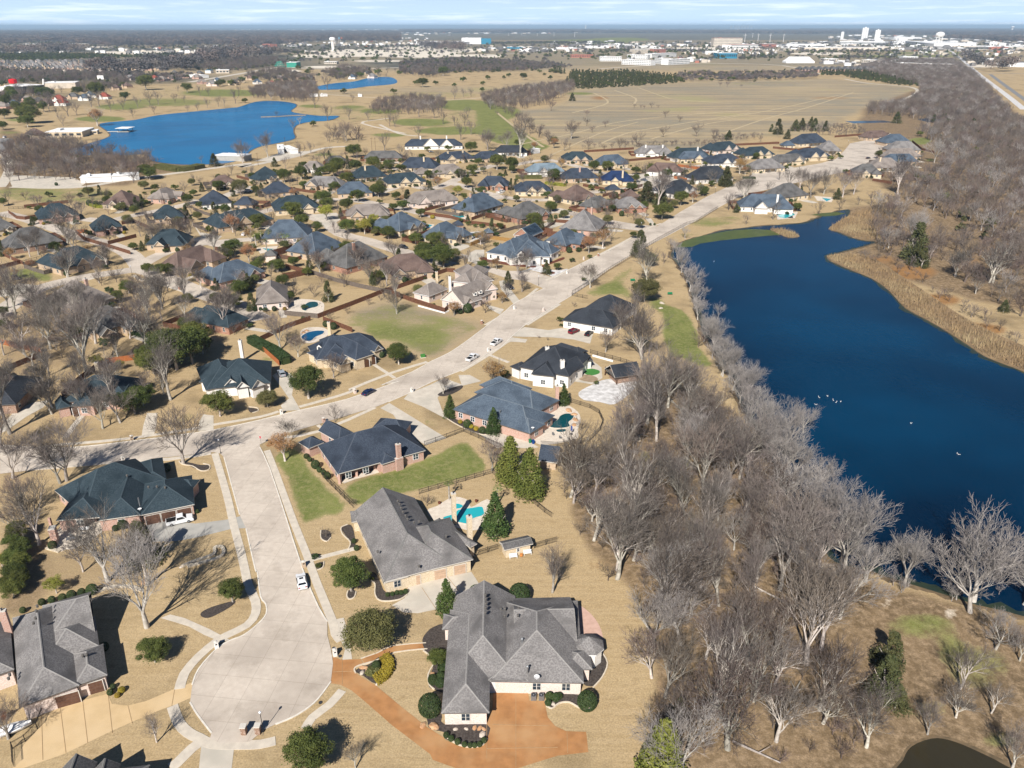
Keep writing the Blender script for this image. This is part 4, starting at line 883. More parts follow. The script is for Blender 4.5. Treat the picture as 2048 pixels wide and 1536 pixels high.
def brick(nm, a, b, mortar=(0.5, 0.45, 0.4), sc=(1, 1, 1)):
    m = bpy.data.materials.new(nm); m.use_nodes = True; n = m.node_tree.nodes; l = m.node_tree.links; bs = n['Principled BSDF']
    bs.inputs['Roughness'].default_value = .9; bs.inputs['Specular IOR Level'].default_value = .15
    t = n.new('ShaderNodeTexCoord'); x = n.new('ShaderNodeTexNoise'); x.inputs['Scale'].default_value = 4.0; x.inputs['Detail'].default_value = 5
    mpn = n.new('ShaderNodeMapping'); mpn.inputs['Scale'].default_value = (1, 1, 3.2); l.new(t.outputs['Object'], mpn.inputs['Vector']); l.new(mpn.outputs['Vector'], x.inputs['Vector'])
    r = n.new('ShaderNodeValToRGB'); e = r.color_ramp.elements; e[0].position = .36; e[0].color = (*a, 1); e[1].position = .56; e[1].color = (*b, 1)
    e3 = e.new(.66); e3.color = (*mortar, 1)
    l.new(x.outputs['Fac'], r.inputs['Fac']); l.new(r.outputs['Color'], bs.inputs['Base Color']); return m
WL = {'pink': brick('pink_brick', (0.40, 0.22, 0.165), (0.54, 0.36, 0.29)), 'red': brick('red_brick', (0.28, 0.12, 0.075), (0.38, 0.20, 0.135)), 'tan': brick('tan_brick', (0.42, 0.29, 0.19), (0.55, 0.42, 0.29)),
 'cream': brick('cream_stone', (0.48, 0.38, 0.25), (0.68, 0.56, 0.40), (0.75, 0.66, 0.52)), 'white': mat('white_painted_brick', (0.80, 0.77, 0.72), (0.72, 0.68, 0.63), 3.0, .85), 'blush': brick('pale_blush_brick', (0.60, 0.45, 0.38), (0.74, 0.63, 0.56), (0.8, 0.72, 0.66)),
 'brown': brick('brown_brick', (0.20, 0.12, 0.08), (0.32, 0.20, 0.14)), 'green': mat('green_cladding', (0.05, 0.3, 0.22), None, 2)}
M['trim'] = mat('pale_trim', (0.62, 0.58, 0.52), (0.55, 0.51, 0.45), 2); M['gutter'] = mat('dark_gutter', (0.13, 0.12, 0.11), None, 2); M['glass'] = mat('window_glass', (0.02, 0.03, 0.04), (0.04, 0.06, 0.08), .4, .08, spec=.8)
M['wtrim'] = mat('white_trim', (0.82, 0.81, 0.79), (0.74, 0.73, 0.71), 2); M['metal'] = mat('dull_metal', (0.30, 0.31, 0.32), None, 3, .45, metal=.6); M['cap'] = mat('dark_metal_cap', (0.05, 0.05, 0.055), None, 3, .5)
M['ridge'] = {k: None for k in RF}
def ridgem(k):
    if M['ridge'][k] is None:
        c = {'navy': (.075, .09, .115), 'teal': (.055, .078, .092), 'slate': (.15, .18, .21), 'grey': (.29, .275, .26), 'dgrey': (.18, .175, .165), 'taupe': (.31, .275, .25), 'brown': (.2, .145, .12), 'black': (.055, .06, .07), 'lslate': (.25, .3, .34), 'blue': (.03, .05, .13), 'white': (.8, .8, .8), 'red': (.3, .09, .06)}[k]
        M['ridge'][k] = mat(k + '_ridge_caps', c, None, 3)
    return M['ridge'][k]
GD = {'tan': mat('tan_garage_panel', (0.55, 0.38, 0.26), None, 1.5, .6), 'brown': mat('brown_garage_panel', (0.10, 0.05, 0.033), (0.14, 0.075, 0.05), 2, .6), 'white': mat('white_garage_panel', (0.78, 0.77, 0.75), None, 1.5, .6), 'grey': mat('grey_garage_panel', (0.07, 0.09, 0.10), None, 2, .5)}
M['door'] = mat('dark_wood_door', (0.06, 0.028, 0.015), (0.09, 0.045, 0.025), 3, .5); M['shade'] = mat('porch_floor', (0.45, 0.38, 0.3), None, 2)
_wm = {}
def win_mesh(w, h, tr='trim'):
    k = (round(w, 1), round(h, 1), tr)
    if k not in _wm:
        mb = MB(); mb.box(-w / 2, -.03, 0, w / 2, .03, h, M[tr]); n = max(1, round(w / .9)); pw = (w - .12 * (n + 1)) / n
        for i in range(n):
            x0 = -w / 2 + .12 + i * (pw + .12)
            for z0, z1 in ((.12, h / 2 - .04), (h / 2 + .04, h - .12)): mb.box(x0, -.045, z0, x0 + pw, -.032, z1, M['glass'])
        _wm[k] = mb.mesh('window')
    return _wm[k]
_gm = {}
def garage_mesh(w, h, c):
    k = (round(w, 1), c)
    if k not in _gm:
        mb = MB(); mb.box(-w / 2 - .12, -.04, 0, -w / 2, .06, h + .12, M['trim']); mb.box(w / 2, -.04, 0, w / 2 + .12, .06, h + .12, M['trim']); mb.box(-w / 2, -.04, h, w / 2, .06, h + .12, M['trim'])
        for i in range(4): mb.box(-w / 2, -.02, i * h / 4 + .02, w / 2, .03, (i + 1) * h / 4 - .02, GD[c])
        mb.box(-w / 2, 0, 0, w / 2, .02, h, M['gutter'])
        _gm[k] = mb.mesh('garage_door')
    return _gm[k]
def door_mesh(arch=False, wide=1.3):
    mb = MB(); mb.box(-wide / 2 - .15, -.05, 0, wide / 2 + .15, .05, 2.5, M['wtrim']); mb.box(-wide / 2, -.08, 0, wide / 2, -.055, 2.3, M['door'])
    if arch:
        vs = [(math.cos(a * math.pi / 8) * wide / 2, -.08, 2.3 + math.sin(a * math.pi / 8) * .55) for a in range(9)]; mb.poly(vs, [tuple(range(9))], M['door'])
    return mb.mesh('door')
def wing_rect(s, ze):
    """three eave corners seen in the photo -> rectangle (centre, angle, length along first edge, depth)"""
    p = [G(u, v, ze) for u, v in (PP(s) if isinstance(s, str) else s)]
    d = p[1] - p[0]; L = d.length; d.normalize(); n = Vector((-d.y, d.x, 0)); k = (p[2] - p[0]).dot(n)
    c = p[0] + d * L / 2 + n * k / 2
    return Vector((c.x, c.y, 0)), math.atan2(d.y, d.x), L, abs(k)
class House:
    def __init__(s, name, loc, rz, roof, wall, label=None, gut='gutter', group=None, cat='house'):
        s.e = empty(name, loc, rz); s.inv = s.e.matrix_basis.inverted() if False else Matrix.Translation(loc) @ Matrix.Rotation(rz, 4, 'Z'); s.inv = s.inv.inverted()
        s.R = MB(); s.W = MB(); s.rk = roof; s.rm = RF[roof]; s.wm = WL[wall]; s.rects = []; s.gut = gut; s.n = 0; s.vents = []; s.detail = True; s.wing_list = []
        tag(s.e, label, cat, group)
    def loc(s, p): return s.inv @ Vector(p)
    def wing(s, cx, cy, ang, L, W, ze=3.0, pitch=.72, ends='hh', oh=.45, z0=0.0, wall=None, porch=None):
        """L runs along the ridge (local angle ang); ends: h hip, g gable"""
        s.n += 1; ze += s.n * .004; e = s.n * .003
        if ends == 'hh' and W > L: L, W, ang = W, L, ang + math.pi / 2
        T = Matrix.Translation((cx, cy, 0)) @ Matrix.Rotation(ang, 4, 'Z')
        l, w = L / 2, W / 2; zr = ze + w * pitch; th = .2
        la = -l + (w if ends[0] == 'h' else 0); lb = l - (w if ends[1] == 'h' else 0)
        if la > lb: la = lb = (la + lb) / 2
        E = [(-l, -w, ze), (l, -w, ze), (l, w, ze), (-l, w, ze)]; D = [(x, y, z - th) for x, y, z in E]; Ra, Rb = (la, 0, zr), (lb, 0, zr)
        V = [tuple(T @ Vector(p)) for p in E + D + [Ra, Rb]]
        s.R.poly(V, [(0, 1, 9, 8), (2, 3, 8, 9)], s.rm)
        if ends[0] == 'h': s.R.poly(V, [(3, 0, 8)], s.rm)
        if ends[1] == 'h': s.R.poly(V, [(1, 2, 9)], s.rm)
        s.R.poly(V, [(4, 5, 1, 0), (5, 6, 2, 1), (6, 7, 3, 2), (7, 4, 0, 3), (7, 6, 5, 4)], M[s.gut])
        # walls
        o = oh + e; wl, ww = l - o, w - o; wmz = s.wm if wall is None else WL[wall]
        if porch:      # open roofed porch along the front: (from, to, depth), 0..1 along the wall
            a_, b_, dp = porch; xa, xb = -wl + 2 * wl * a_, -wl + 2 * wl * b_; zt_ = ze - th - .02
            s.W.box(-wl, -ww + dp, z0, wl, ww, zt_, wmz, T)
            if a_ > 0: s.W.box(-wl, -ww, z0, xa, -ww + dp, zt_, wmz, T)
            if b_ < 1: s.W.box(xb, -ww, z0, wl, -ww + dp, zt_, wmz, T)
            s.W.box(xa, -ww, zt_ - .35, xb, -ww + .3, zt_, wmz, T); s.W.box(xa, -ww, 0, xb, -ww + dp, .15, M['deck'], T)
        else: s.W.box(-wl, -ww, z0, wl, ww, ze - th - .02, wmz, T)
        for k, g in ((0, -1), (1, 1)):
            if ends[k] == 'g':
                x = g * (l - o); xi = g * (l - o - .25); zt = ze - th - .03; hw = w - .05; zq = zr - .12 - (.05) * pitch
                tri = [(x, -hw, zt), (x, hw, zt), (x, 0, zq), (xi, -hw, zt), (xi, hw, zt), (xi, 0, zq)]
                s.W.poly([tuple(T @ Vector(p)) for p in tri], [(0, 1, 2), (3, 5, 4), (0, 3, 4, 1)], wmz)
                # rake boards
                xo = g * (l + .02)
                for sg in (-1, 1):
                    r = [(xo, sg * w, ze), (xo, 0, zr), (xo, 0, zr - .3), (xo, sg * w, ze - .3), (xo - g * .12, sg * w, ze - .01), (xo - g * .12, 0, zr - .01)]
                    s.R.poly([tuple(T @ Vector(p)) for p in r], [(0, 1, 2, 3), (0, 4, 5, 1)], M['trim'])
        if s.detail:
            caps = [(Ra, Rb)]
            if ends[0] == 'h': caps += [(E[0], Ra), (E[3], Ra)]
            if ends[1] == 'h': caps += [(E[1], Rb), (E[2], Rb)]
            for a, b in caps:
                a, b = T @ Vector(a), T @ Vector(b); dd = (b - a)
                if dd.length < .3: continue
                sd_ = Vector((-dd.y, dd.x, 0)).normalized() * .17; up = Vector((0, 0, .035)); dn = Vector((0, 0, -.05))
                s.R.poly([tuple(q) for q in (a + sd_ + dn, b + sd_ + dn, b + up, a + up, a - sd_ + dn, b - sd_ + dn)], [(0, 1, 2, 3), (3, 2, 5, 4)], ridgem(s.rk))
        s.rects.append((T.inverted(), wl, ww, ze)); s.wing_list.append((T, l, w, ze, pitch, ends, o))
        return T
    def rect(s, spec, ze=3.0, pitch=.72, ends='hh', along=0, **k):
        """wing from three eave corners; along=0 ridge parallel to first edge, 1 across it"""
        c, a, L, W = wing_rect(spec, ze); c = s.loc((c.x, c.y, 0)); a = a - s.e.rotation_euler.z
        if along: return s.wing(c.x, c.y, a + math.pi / 2, W, L, ze, pitch, ends, **k)
        return s.wing(c.x, c.y, a, L, W, ze, pitch, ends, **k)
    def inside(s, x, y, skip):
        for i, (Ti, l, w, ze) in enumerate(s.rects):
            if i == skip: continue
            q = Ti @ Vector((x, y, 0))
            if abs(q.x) < l + .1 and abs(q.y) < w + .1: return True
        return False
    def windows(s, R, w=1.5, h=1.6, every=3.6, tr='trim', maxn=14, skipside=()):
        """windows on the outer walls that another wing does not cover"""
        n = 0
        for i, (T, l, hw, ze, pitch, ends, o) in enumerate(s.wing_list):
            wl, ww = l - o, hw - o
            for (cx, cy, ax, L) in ((0, -ww, 0, wl), (0, ww, math.pi, wl), (wl, 0, math.pi / 2, ww), (-wl, 0, -math.pi / 2, ww)):
                k = int((2 * L - 1) // every)
                for j in range(k):
                    t = (j + .5) / k * 2 - 1
                    p = T @ (Vector((cx, cy, 0)) + Matrix.Rotation(ax, 3, 'Z') @ Vector((t * L, -.03, 0)))
                    f = T.to_3x3() @ (Matrix.Rotation(ax, 3, 'Z') @ Vector((0, -1, 0)))
                    wp = s.inv.inverted() @ p; wf = s.inv.inverted().to_3x3() @ f
                    if wf.dot(Vector((-wp.x, -wp.y, 0)).normalized()) < .05: continue      # the side turned away from the viewer's side of the street
                    if s.inside(p.x + f.x * .3, p.y + f.y * .3, i) or n >= maxn: continue
                    if any((Vector((q[0], q[1])) - Vector((p.x, p.y))).length < q[2] for q in s.vents): continue
                    ww_ = w if R.random() < .7 else w * .66
                    ob = bpy.data.objects.new('window', win_mesh(ww_, h, tr)); link(ob, s.e); ob.location = (p.x, p.y, .85)
                    ob.rotation_euler = (0, 0, math.atan2(f.y, f.x) + math.pi / 2); n += 1
    def snap(s, p, rz):
        """move a point onto the closest wall plane that faces the same way"""
        n = Vector((math.sin(rz), -math.cos(rz), 0)); best = None
        for T, l, w, ze, pitch, ends, o in s.wing_list:
            c = T @ Vector((0, 0, 0)); R3 = T.to_3x3()
            for f, d, span in ((R3 @ Vector((1, 0, 0)), l - o, w - o), (R3 @ Vector((-1, 0, 0)), l - o, w - o), (R3 @ Vector((0, 1, 0)), w - o, l - o), (R3 @ Vector((0, -1, 0)), w - o, l - o)):
                if f.dot(n) < .9: continue
                k = d - (p - c).dot(f); t = Vector((-f.y, f.x, 0)); al = abs((p - c).dot(t))
                if al > span + .4: continue
                if best is None or abs(k) < abs(best[0]): best = (k, f)
        if best and abs(best[0]) < 5: p = p + best[1] * (best[0] + .05)
        return p
    def on_wall(s, mesh, u, v, rz_world, name, z=0.0, clear=2.0):
        """place a door/garage door whose foot is seen at pixel (u, v), facing direction rz_world"""
        p = s.snap(s.loc(G(u, v, z)), rz_world - s.e.rotation_euler.z); ob = bpy.data.objects.new(name, mesh); link(ob, s.e); ob.location = (p.x, p.y, z); ob.rotation_euler = (0, 0, rz_world - s.e.rotation_euler.z)
        s.vents.append((p.x, p.y, clear)); return ob
    def chimney(s, p, w=.9, d=.7, z1=7.5, m='pink', z0=2.5, ang=0.0, pots=1):
        mb = MB(); T = Matrix.Translation((p[0], p[1], 0)) @ Matrix.Rotation(ang, 4, 'Z')
        mm = WL[m]; mb.box(-w / 2, -d / 2, z0, w / 2, d / 2, z1, mm, T); mb.box(-w / 2 - .08, -d / 2 - .08, z1 - .35, w / 2 + .08, d / 2 + .08, z1 - .2, mm, T)
        mb.box(-w / 2 - .05, -d / 2 - .05, z1, w / 2 + .05, d / 2 + .05, z1 + .1, M['trim'], T)
        for i in range(pots): 
            q = T @ Vector(((i - (pots - 1) / 2) * .5, 0, 0)); mb.lathe([(.15, z1 + .1), (.13, z1 + .45), (.22, z1 + .5), (.05, z1 + .62)], M['cap'], 8, (q.x, q.y, 0))
        mb.build('chimney', s.e)
    def turtle(s, pts):
        for x, y, z in pts:
            mb = MB(); mb.lathe([(.2, -.25), (.2, .12), (.26, .14), (.2, .24), (.02, .28)], M['gutter'], 8); o = mb.build('roof_vent', s.e, (x, y, z))
    def dormer(s, x, y, z, ang, w=1.8, h=1.5, depth=2.6, wall='white'):
        T = Matrix.Translation((x, y, z)) @ Matrix.Rotation(ang, 4, 'Z'); mb = MB(); hw = w / 2; mm = WL[wall]
        f = 0
        mb.poly([tuple(T @ Vector(p)) for p in ((-hw, 0, 0), (hw, 0, 0), (hw, 0, h), (0, 0, h + hw * .9), (-hw, 0, h), (-hw, depth, 0), (hw, depth, 0), (hw, depth, h), (-hw, depth, h))], [(0, 1, 2, 3, 4), (1, 6, 7, 2), (5, 0, 4, 8)], mm)
        r = [(-hw - .2, -.2, h - .15), (0, -.2, h + hw * .9 + .05), (hw + .2, -.2, h - .15), (-hw - .2, depth, h - .15), (0, depth, h + hw * .9 + .05), (hw + .2, depth, h - .15)]
        mb.poly([tuple(T @ Vector(p)) for p in r], [(0, 1, 4, 3), (1, 2, 5, 4)], s.rm)
        mb.box(-hw * .55, -.05, .3, hw * .55, -.02, h * .9, M['glass'], T)
        mb.build('dormer', s.e)
    def posts(s, pts, z1=2.7, w=.4, m=None):
        for u, v in pts:
            p = s.loc(G(u, v)); mb = MB(); mb.box(-w / 2, -w / 2, 0, w / 2, w / 2, z1, m or s.wm); mb.box(-w / 2 - .05, -w / 2 - .05, 0, w / 2 + .05, w / 2 + .05, .3, m or s.wm); mb.build('porch_post', s.e, (p.x, p.y, 0))
    def done(s):
        s.W.build('wall', s.e); s.R.build('roof', s.e); return s.e
def ang_px(a, b):
    p, q = G(*a), G(*b); return math.atan2(q.y - p.y, q.x - p.x)
HR = random.Random(12)
HOUSES = []    # (u, v, short phrase)
def zr_at(h, T, l, w, ze, pitch): return ze + w * pitch
# ---- the big grey roofed house by the stained driveway
def near(name, center, roof, wall, label, gut='gutter', rz=0.0, phrase=None, zc=0):
    g = G(*P1(center)); h = House(name, g, rz, roof, wall, label, gut)
    if phrase: u, v = P1(center); HOUSES.append((u, v, phrase))
    return h
h = near('house', '3:600,1000', 'grey', 'blush', 'sprawling grey shingle roofed house with pale brick walls beside the stained orange driveway', phrase='big grey roof by the orange driveway')
h.rect('3:80,1150 418,1146 120,420', pitch=.62, ends='hh', along=1)
h.rect('3:125,905 620,898 180,330', ze=3.1, pitch=.66, ends='hg', along=1)
h.rect('3:420,925 1085,938 470,345', ze=3.0, pitch=.52, ends='hh')
h.rect('3:600,700 1040,690 590,340', ze=3.05, pitch=.45, ends='gg', along=0)
h.rect('3:950,845 1145,842 960,700', ze=2.95, pitch=.6)
h.rect('3:85,560 330,558 90,450', ze=2.9, pitch=.55)
h.rect('3:410,918 690,920 415,760', ze=3.15, pitch=.2, ends='hh')
mb = MB(); c = h.loc(G(*P1('3:1118,672'), 3)); 
oct_ = [(c.x + 2.75 * math.cos(i * .785 + .39), c.y + 2.75 * math.sin(i * .785 + .39), 3.2) for i in range(8)]
mb.poly(oct_ + [(c.x, c.y, 5.0)], [(i, (i + 1) % 8, 8) for i in range(8)], h.rm); mb.poly(oct_ + [(x, y, 3.0) for x, y, _ in oct_], [(i, 8 + i, 8 + (i + 1) % 8, (i + 1) % 8) for i in range(8)] + [tuple(range(15, 7, -1))], M['wtrim']); mb.build('turret_roof', h.e)
mb = MB(); ow = [(c.x + 2.35 * math.cos(i * .785 + .39), c.y + 2.35 * math.sin(i * .785 + .39), z) for z in (0, 3.0) for i in range(8)]; mb.poly(ow, [(i, (i + 1) % 8, 8 + (i + 1) % 8, 8 + i) for i in range(8)], WL['white']); mb.build('turret_wall', h.e)
h.on_wall(garage_mesh(6.6, 2.4, 'white'), *P1('3:548,1004'), 0, 'garage_door', clear=4.5)
for q, z in (('3:500,418', 4.9), ('3:528,414', 5.1), ('3:625,414', 5.6), ('3:527,463', 6.0), ('3:620,461', 6.2), ('3:713,440', 6.2), ('3:905,437', 5.2), ('3:389,318', 7.8), ('3:391,345', 7.8), ('3:393,378', 7.8), ('3:391,408', 7.8), ('3:389,441', 7.8)):
    p = h.loc(G(*P1(q), z)); h.turtle([(p.x, p.y, z)])
for q, z in (('3:650,655', 5.6), ('3:687,850', 4.6)):
    p = h.loc(G(*P1(q), z)); mb = MB(); mb.lathe([(.14, -.4), (.14, .9), (.24, .95), (.05, 1.15)], M['metal'], 8); mb.build('flue', h.e, p)
p = h.loc(G(*P1('3:752,912'), 4)); mb = MB(); mb.lathe([(.05, 0), (.05, .4), (.12, .45), (.48, .62), (.46, .64), (.1, .5)], M['wtrim'], 12); mb.build('satellite_dish', h.e, p)
h.windows(HR, maxn=12); h.done()
# ---- grey roof with pool
h = near('house', '6:1250,1250', 'dgrey', 'cream', 'grey roofed stone house with three tan garage doors and a turquoise pool behind', 'trim', phrase='grey roofed house with the turquoise pool')
h.rm = RF['grey']; h.rk = 'dgrey'
h.rect('6:1030,1475 790,940 1290,870', ze=3.2, pitch=.66, ends='hg', along=0)
h.rect('6:1220,1420 1715,1300 1390,1010', ze=3.2, pitch=.6, ends='hh')
h.rect('6:1030,1480 1218,1430 950,1310', ze=3.0, pitch=.62, ends='hh')
h.rect('6:780,1015 880,1000 750,935', ze=2.9, pitch=.55, ends='hh')
h.rect('6:900,1190 1000,1170 860,1060', ze=3.0, pitch=.6, ends='hh')
h.rect('6:1400,1010 1690,1210 1480,1000', ze=3.1, pitch=.5, ends='hh')
ga = ang_px(P1('6:1220,1500'), P1('6:1700,1395'))
for q, w in (('6:1262,1490', 2.3), ('6:1418,1455', 4.6), ('6:1612,1412', 2.4)): h.on_wall(garage_mesh(w, 2.3, 'tan'), *P1(q), ga, 'garage_door', clear=2.6)
h.chimney(h.loc(G(*P1('6:1690,1215'))), 1.0, .9, 8.0, 'cream', 0.0, ga)
h.chimney(h.loc(G(*P1('6:1570,1030'))), .9, .8, 8.0, 'cream', 0.0, ga)
for q, z in (('6:1135,852', 7.6), ('6:1148,877', 7.6), ('6:1160,905', 7.6), ('6:1175,935', 7.6), ('6:1195,965', 7.6), ('6:1210,990', 7.6), ('6:1260,1015', 7.3), ('6:1300,1010', 7.3), ('6:980,1240', 5.2), ('6:1298,1352', 4.6), ('6:1507,1122', 6)):
    p = h.loc(G(*P1(q), z)); h.turtle([(p.x, p.y, z)])
h.windows(HR, maxn=12); h.done()
# ---- navy roof, pink brick, big lawn
h = near('house', '6:900,520', 'navy', 'pink', 'navy roofed pink brick corner house with tall brick chimney on the fenced green lawn', 'trim', phrase='pink brick corner house')
h.rect('6:675,645 1350,462 470,440', ze=3.0, pitch=.70, ends='hh', porch=(.02, .45, 2.4))
h.rect('6:450,450 570,400 500,348', ze=2.9, pitch=.7, ends='hh')
h.rect('6:680,400 820,340 640,265', ze=3.05, pitch=.75, ends='hg', along=1)
h.rect('6:930,300 1180,330 880,200', ze=3.0, pitch=.6, ends='hh')
h.rect('6:1012,572 1130,535 990,420', ze=3.0, pitch=.7, ends='hh', along=1)
ga = ang_px(P1('6:720,720'), P1('6:1000,620'))
h.chimney(h.loc(G(*P1('6:1150,612'))), 1.9, .8, 3.4, 'pink', 0, ga, 0); h.chimney(h.loc(G(*P1('6:1150,610'))), 1.1, .8, 7.2, 'pink', 3.3, ga)
h.posts([P1('6:690,718'), P1('6:822,665'), P1('6:960,612')], 2.7, .55)
for q in ('6:885,412',): p = h.loc(G(*P1(q), 5.2)); h.turtle([(p.x, p.y, 5.2)])
h.windows(HR, maxn=9, tr='wtrim'); h.done()
# ---- slate blue roof with dark pool
h = near('house', '6:1850,330', 'slate', 'pink', 'slate blue roofed brick house with dark kidney pool and grey garage doors', phrase='slate roofed house with the dark pool')
h.rect('7:95,148 690,335 160,-20', ze=3.0, pitch=.6, ends='hh')
h.rect('7:690,335 810,262 380,160', ze=3.05, pitch=.62, ends='hh', along=0)
h.rect('7:715,190 920,78 380,-40', ze=3.0, pitch=.58, ends='hh', along=0)
h.rect('7:300,-40 560,60 420,-120', ze=3.05, pitch=.6, ends='hh')
ga = ang_px(P1('7:470,320'), P1('7:690,395'))
for q, w in (('7:533,340', 4.8), ('7:640,375', 2.6)): h.on_wall(garage_mesh(w, 2.3, 'grey'), *P1(q), ga, 'garage_door', clear=2.7)
h.chimney(h.loc(G(*P1('7:897,135'))), 1.0, .8, 6.8, 'pink', 0, 0)
p = h.loc(G(*P1('7:462,200'), 3.8)); mb = MB(); mb.tube((0, 0, -.4), (0, 0, 1.6), .12, .12, M['metal']); mb.lathe([(.28, 1.6), (.3, 1.75), (.02, 1.9)], M['metal'], 8); mb.build('flue', h.e, p)
p = h.loc(G(*P1('7:712,302'), 3.4)); mb = MB(); mb.lathe([(.05, 0), (.05, .3), (.45, .5), (.1, .4)], M['wtrim'], 12); mb.build('satellite_dish', h.e, p)
h.windows(HR, maxn=9, tr='wtrim'); h.done()
# ---- white house with charcoal roof and two chimneys
h = near('house', 'd:550,1080', 'black', 'white', 'white house with charcoal roof and two white chimneys beside the green putting patch', phrase='white house with two chimneys')
h.rect('d:275,1120 760,1215 350,900', ze=4.2, pitch=.62, ends='hh')
h.rect('d:395,1190 620,1215 480,960', ze=4.1, pitch=.65, ends='hh', along=1)
h.rect('d:760,960 860,1000 640,850', ze=4.4, pitch=.6, ends='hh', along=0)
h.rect('d:190,1115 280,1150 250,1050', ze=3.4, pitch=.55)
h.rect('d:850,1000 920,965 700,880', ze=5.2, pitch=.6)
h.rect('d:870,1070 990,1060 930,985', ze=3.0, pitch=.55)
h.rect('d:770,1190 910,1120 720,1080', ze=3.6, pitch=.8, ends='hg')
h.chimney(h.loc(G(*P1('d:545,1110'), 2.2)), 1.1, .9, 8.6, 'white', 2, .2); h.chimney(h.loc(G(*P1('d:690,1245'), 1.5)), 1.2, 1.0, 8.0, 'white', 0, .2)
h.windows(HR, maxn=9, tr='wtrim'); h.done()
# ---- charcoal roof, car port, two cars
h = near('house', 'd:900,650', 'black', 'white', 'white walled house with charcoal roof behind the red and black parked cars', phrase='charcoal roofed house with two parked cars')
h.rect('d:690,672 1180,752 745,560', ze=3.0, pitch=.6, ends='hh')
h.rect('d:885,570 1260,640 960,450', ze=3.2, pitch=.68, ends='hh', along=0)
h.rect('d:1180,752 1250,700 1120,470', ze=3.1, pitch=.62, ends='hh')
h.on_wall(garage_mesh(4.8, 2.3, 'grey'), *P1('d:857,752'), ang_px(P1('d:690,740'), P1('d:1180,810')), 'garage_door', clear=3)
h.windows(HR, maxn=6, tr='wtrim'); h.done()
# ---- pool house / timber pavilion
h = near('pavilion', 'd:1200,1150', 'black', 'brown', 'timber framed garden pavilion with charcoal gable roof by the white patio', phrase=None); tag(h.e, cat='pavilion')
h.rect('d:1100,1135 1200,1225 1280,1040', ze=2.8, pitch=.7, ends='gg', along=1, oh=1.2); h.posts([P1('d:1105,1200'), P1('d:1215,1290')], 2.8, .3, M['door']); h.done()
# ---- white house with navy roof, left
h = near('house', 'b:420,1080', 'teal', 'white', 'white gabled house with dark teal roof and white chimney left of the clipped hedge', phrase='white gabled house with teal roof')
h.rect('b:150,1250 60,1040 400,870', ze=3.2, pitch=.7, ends='hh')
h.rect('b:180,1240 775,1180 60,1040', ze=3.2, pitch=.64, ends='hh')
h.rect('b:480,1215 690,1060 500,890', ze=3.3, pitch=.55, ends='hh')
h.rect('b:325,1210 470,1190 385,1020', ze=3.5, pitch=.95, ends='gg', along=1); h.rect('b:440,1235 570,1215 470,1060', ze=3.6, pitch=1.0, ends='gg', along=1); h.rect('b:590,1240 725,1195 610,1080', ze=3.3, pitch=1.0, ends='gg', along=1)
h.chimney(h.loc(G(*P1('b:505,940'), 1)), 1.0, .9, 7.2, 'white', 0, 0)
h.on_wall(door_mesh(True, 1.8), *P1('b:492,1300'), ang_px(P1('b:440,1300'), P1('b:570,1275')), 'door')
h.windows(HR, maxn=8, tr='wtrim'); h.done()
# ---- stone gables house
h = near('house', 'b:1450,900', 'navy', 'cream', 'navy roofed stone house with arched porch gables and blue pool behind', 'trim', phrase='navy roofed stone house with arched porch')
h.rect('b:1210,960 1860,850 1190,820', ze=3.2, pitch=.72, ends='hh')
h.rect('b:1120,890 1260,960 1300,740', ze=3.0, pitch=.6, ends='hh', along=1)
h.rect('b:1270,960 1560,930 1280,760', ze=3.1, pitch=.68, ends='hh', along=1)
h.rect('b:1590,960 1770,900 1560,790', ze=3.8, pitch=1.05, ends='hg', along=1); h.rect('b:1450,1010 1555,975 1430,900', ze=3.0, pitch=.9, ends='gg', along=1); h.rect('b:1770,880 1850,850 1740,790', ze=3.2, pitch=.95, ends='gg', along=1)
h.dormer(*[h.loc(G(*P1('b:1243,870'), 4.2))[i] for i in range(3)], -.2, 1.6, 1.4, 2.6, 'white')
a = ang_px(P1('b:1600,1010'), P1('b:1770,985')); h.on_wall(door_mesh(True, 2.6), *P1('b:1645,1010'), a, 'door'); h.on_wall(door_mesh(True, 1.8), *P1('b:1735,995'), a, 'door')
h.chimney(h.loc(G(*P1('b:1345,740'), 0)), 1.0, .8, 5.6, 'cream', 0); h.windows(HR, maxn=9, tr='wtrim'); h.done()
# ---- bottom left grey house
h = near('house', '1:350,800', 'grey', 'blush', 'grey roofed brick house with brown garage doors left of the round street end', 'gutter', phrase='grey roofed house by the tan driveway')
h.rect('1:135,1110 560,952 -40,520', ze=3.4, pitch=.62, ends='hh')
h.rect('1:520,962 757,880 470,745', ze=3.2, pitch=.62, ends='hh')
h.rect('1:300,810 700,676 250,600', ze=3.4, pitch=.6, ends='hh')
h.rect('1:300,690 668,576 200,420', ze=3.6, pitch=.6, ends='hg')
h.rect('1:-350,1000 100,840 -350,620', ze=3.5, pitch=.55, ends='hh')
h.chimney(h.loc(G(*P1('1:60,560'), 4)), 1.1, .8, 8.2, 'pink', 2, .3)
ga = ang_px(P1('1:310,1140'), P1('1:750,1015'))
for q, w in (('1:430,1098', 5.8), ('1:672,1038', 3.0)): h.on_wall(garage_mesh(w, 2.4, 'brown'), *P1(q), ga, 'garage_door', clear=3)
for q, z in (('1:262,395', 7.6), ('1:255,430', 7.6), ('1:250,480', 7.6), ('1:235,515', 7.6), ('1:583,745', 5), ('1:610,738', 5), ('1:60,905', 5), ('1:68,878', 5)): p = h.loc(G(*P1(q), z)); h.turtle([(p.x, p.y, z)])
h.windows(HR, maxn=8); h.done()
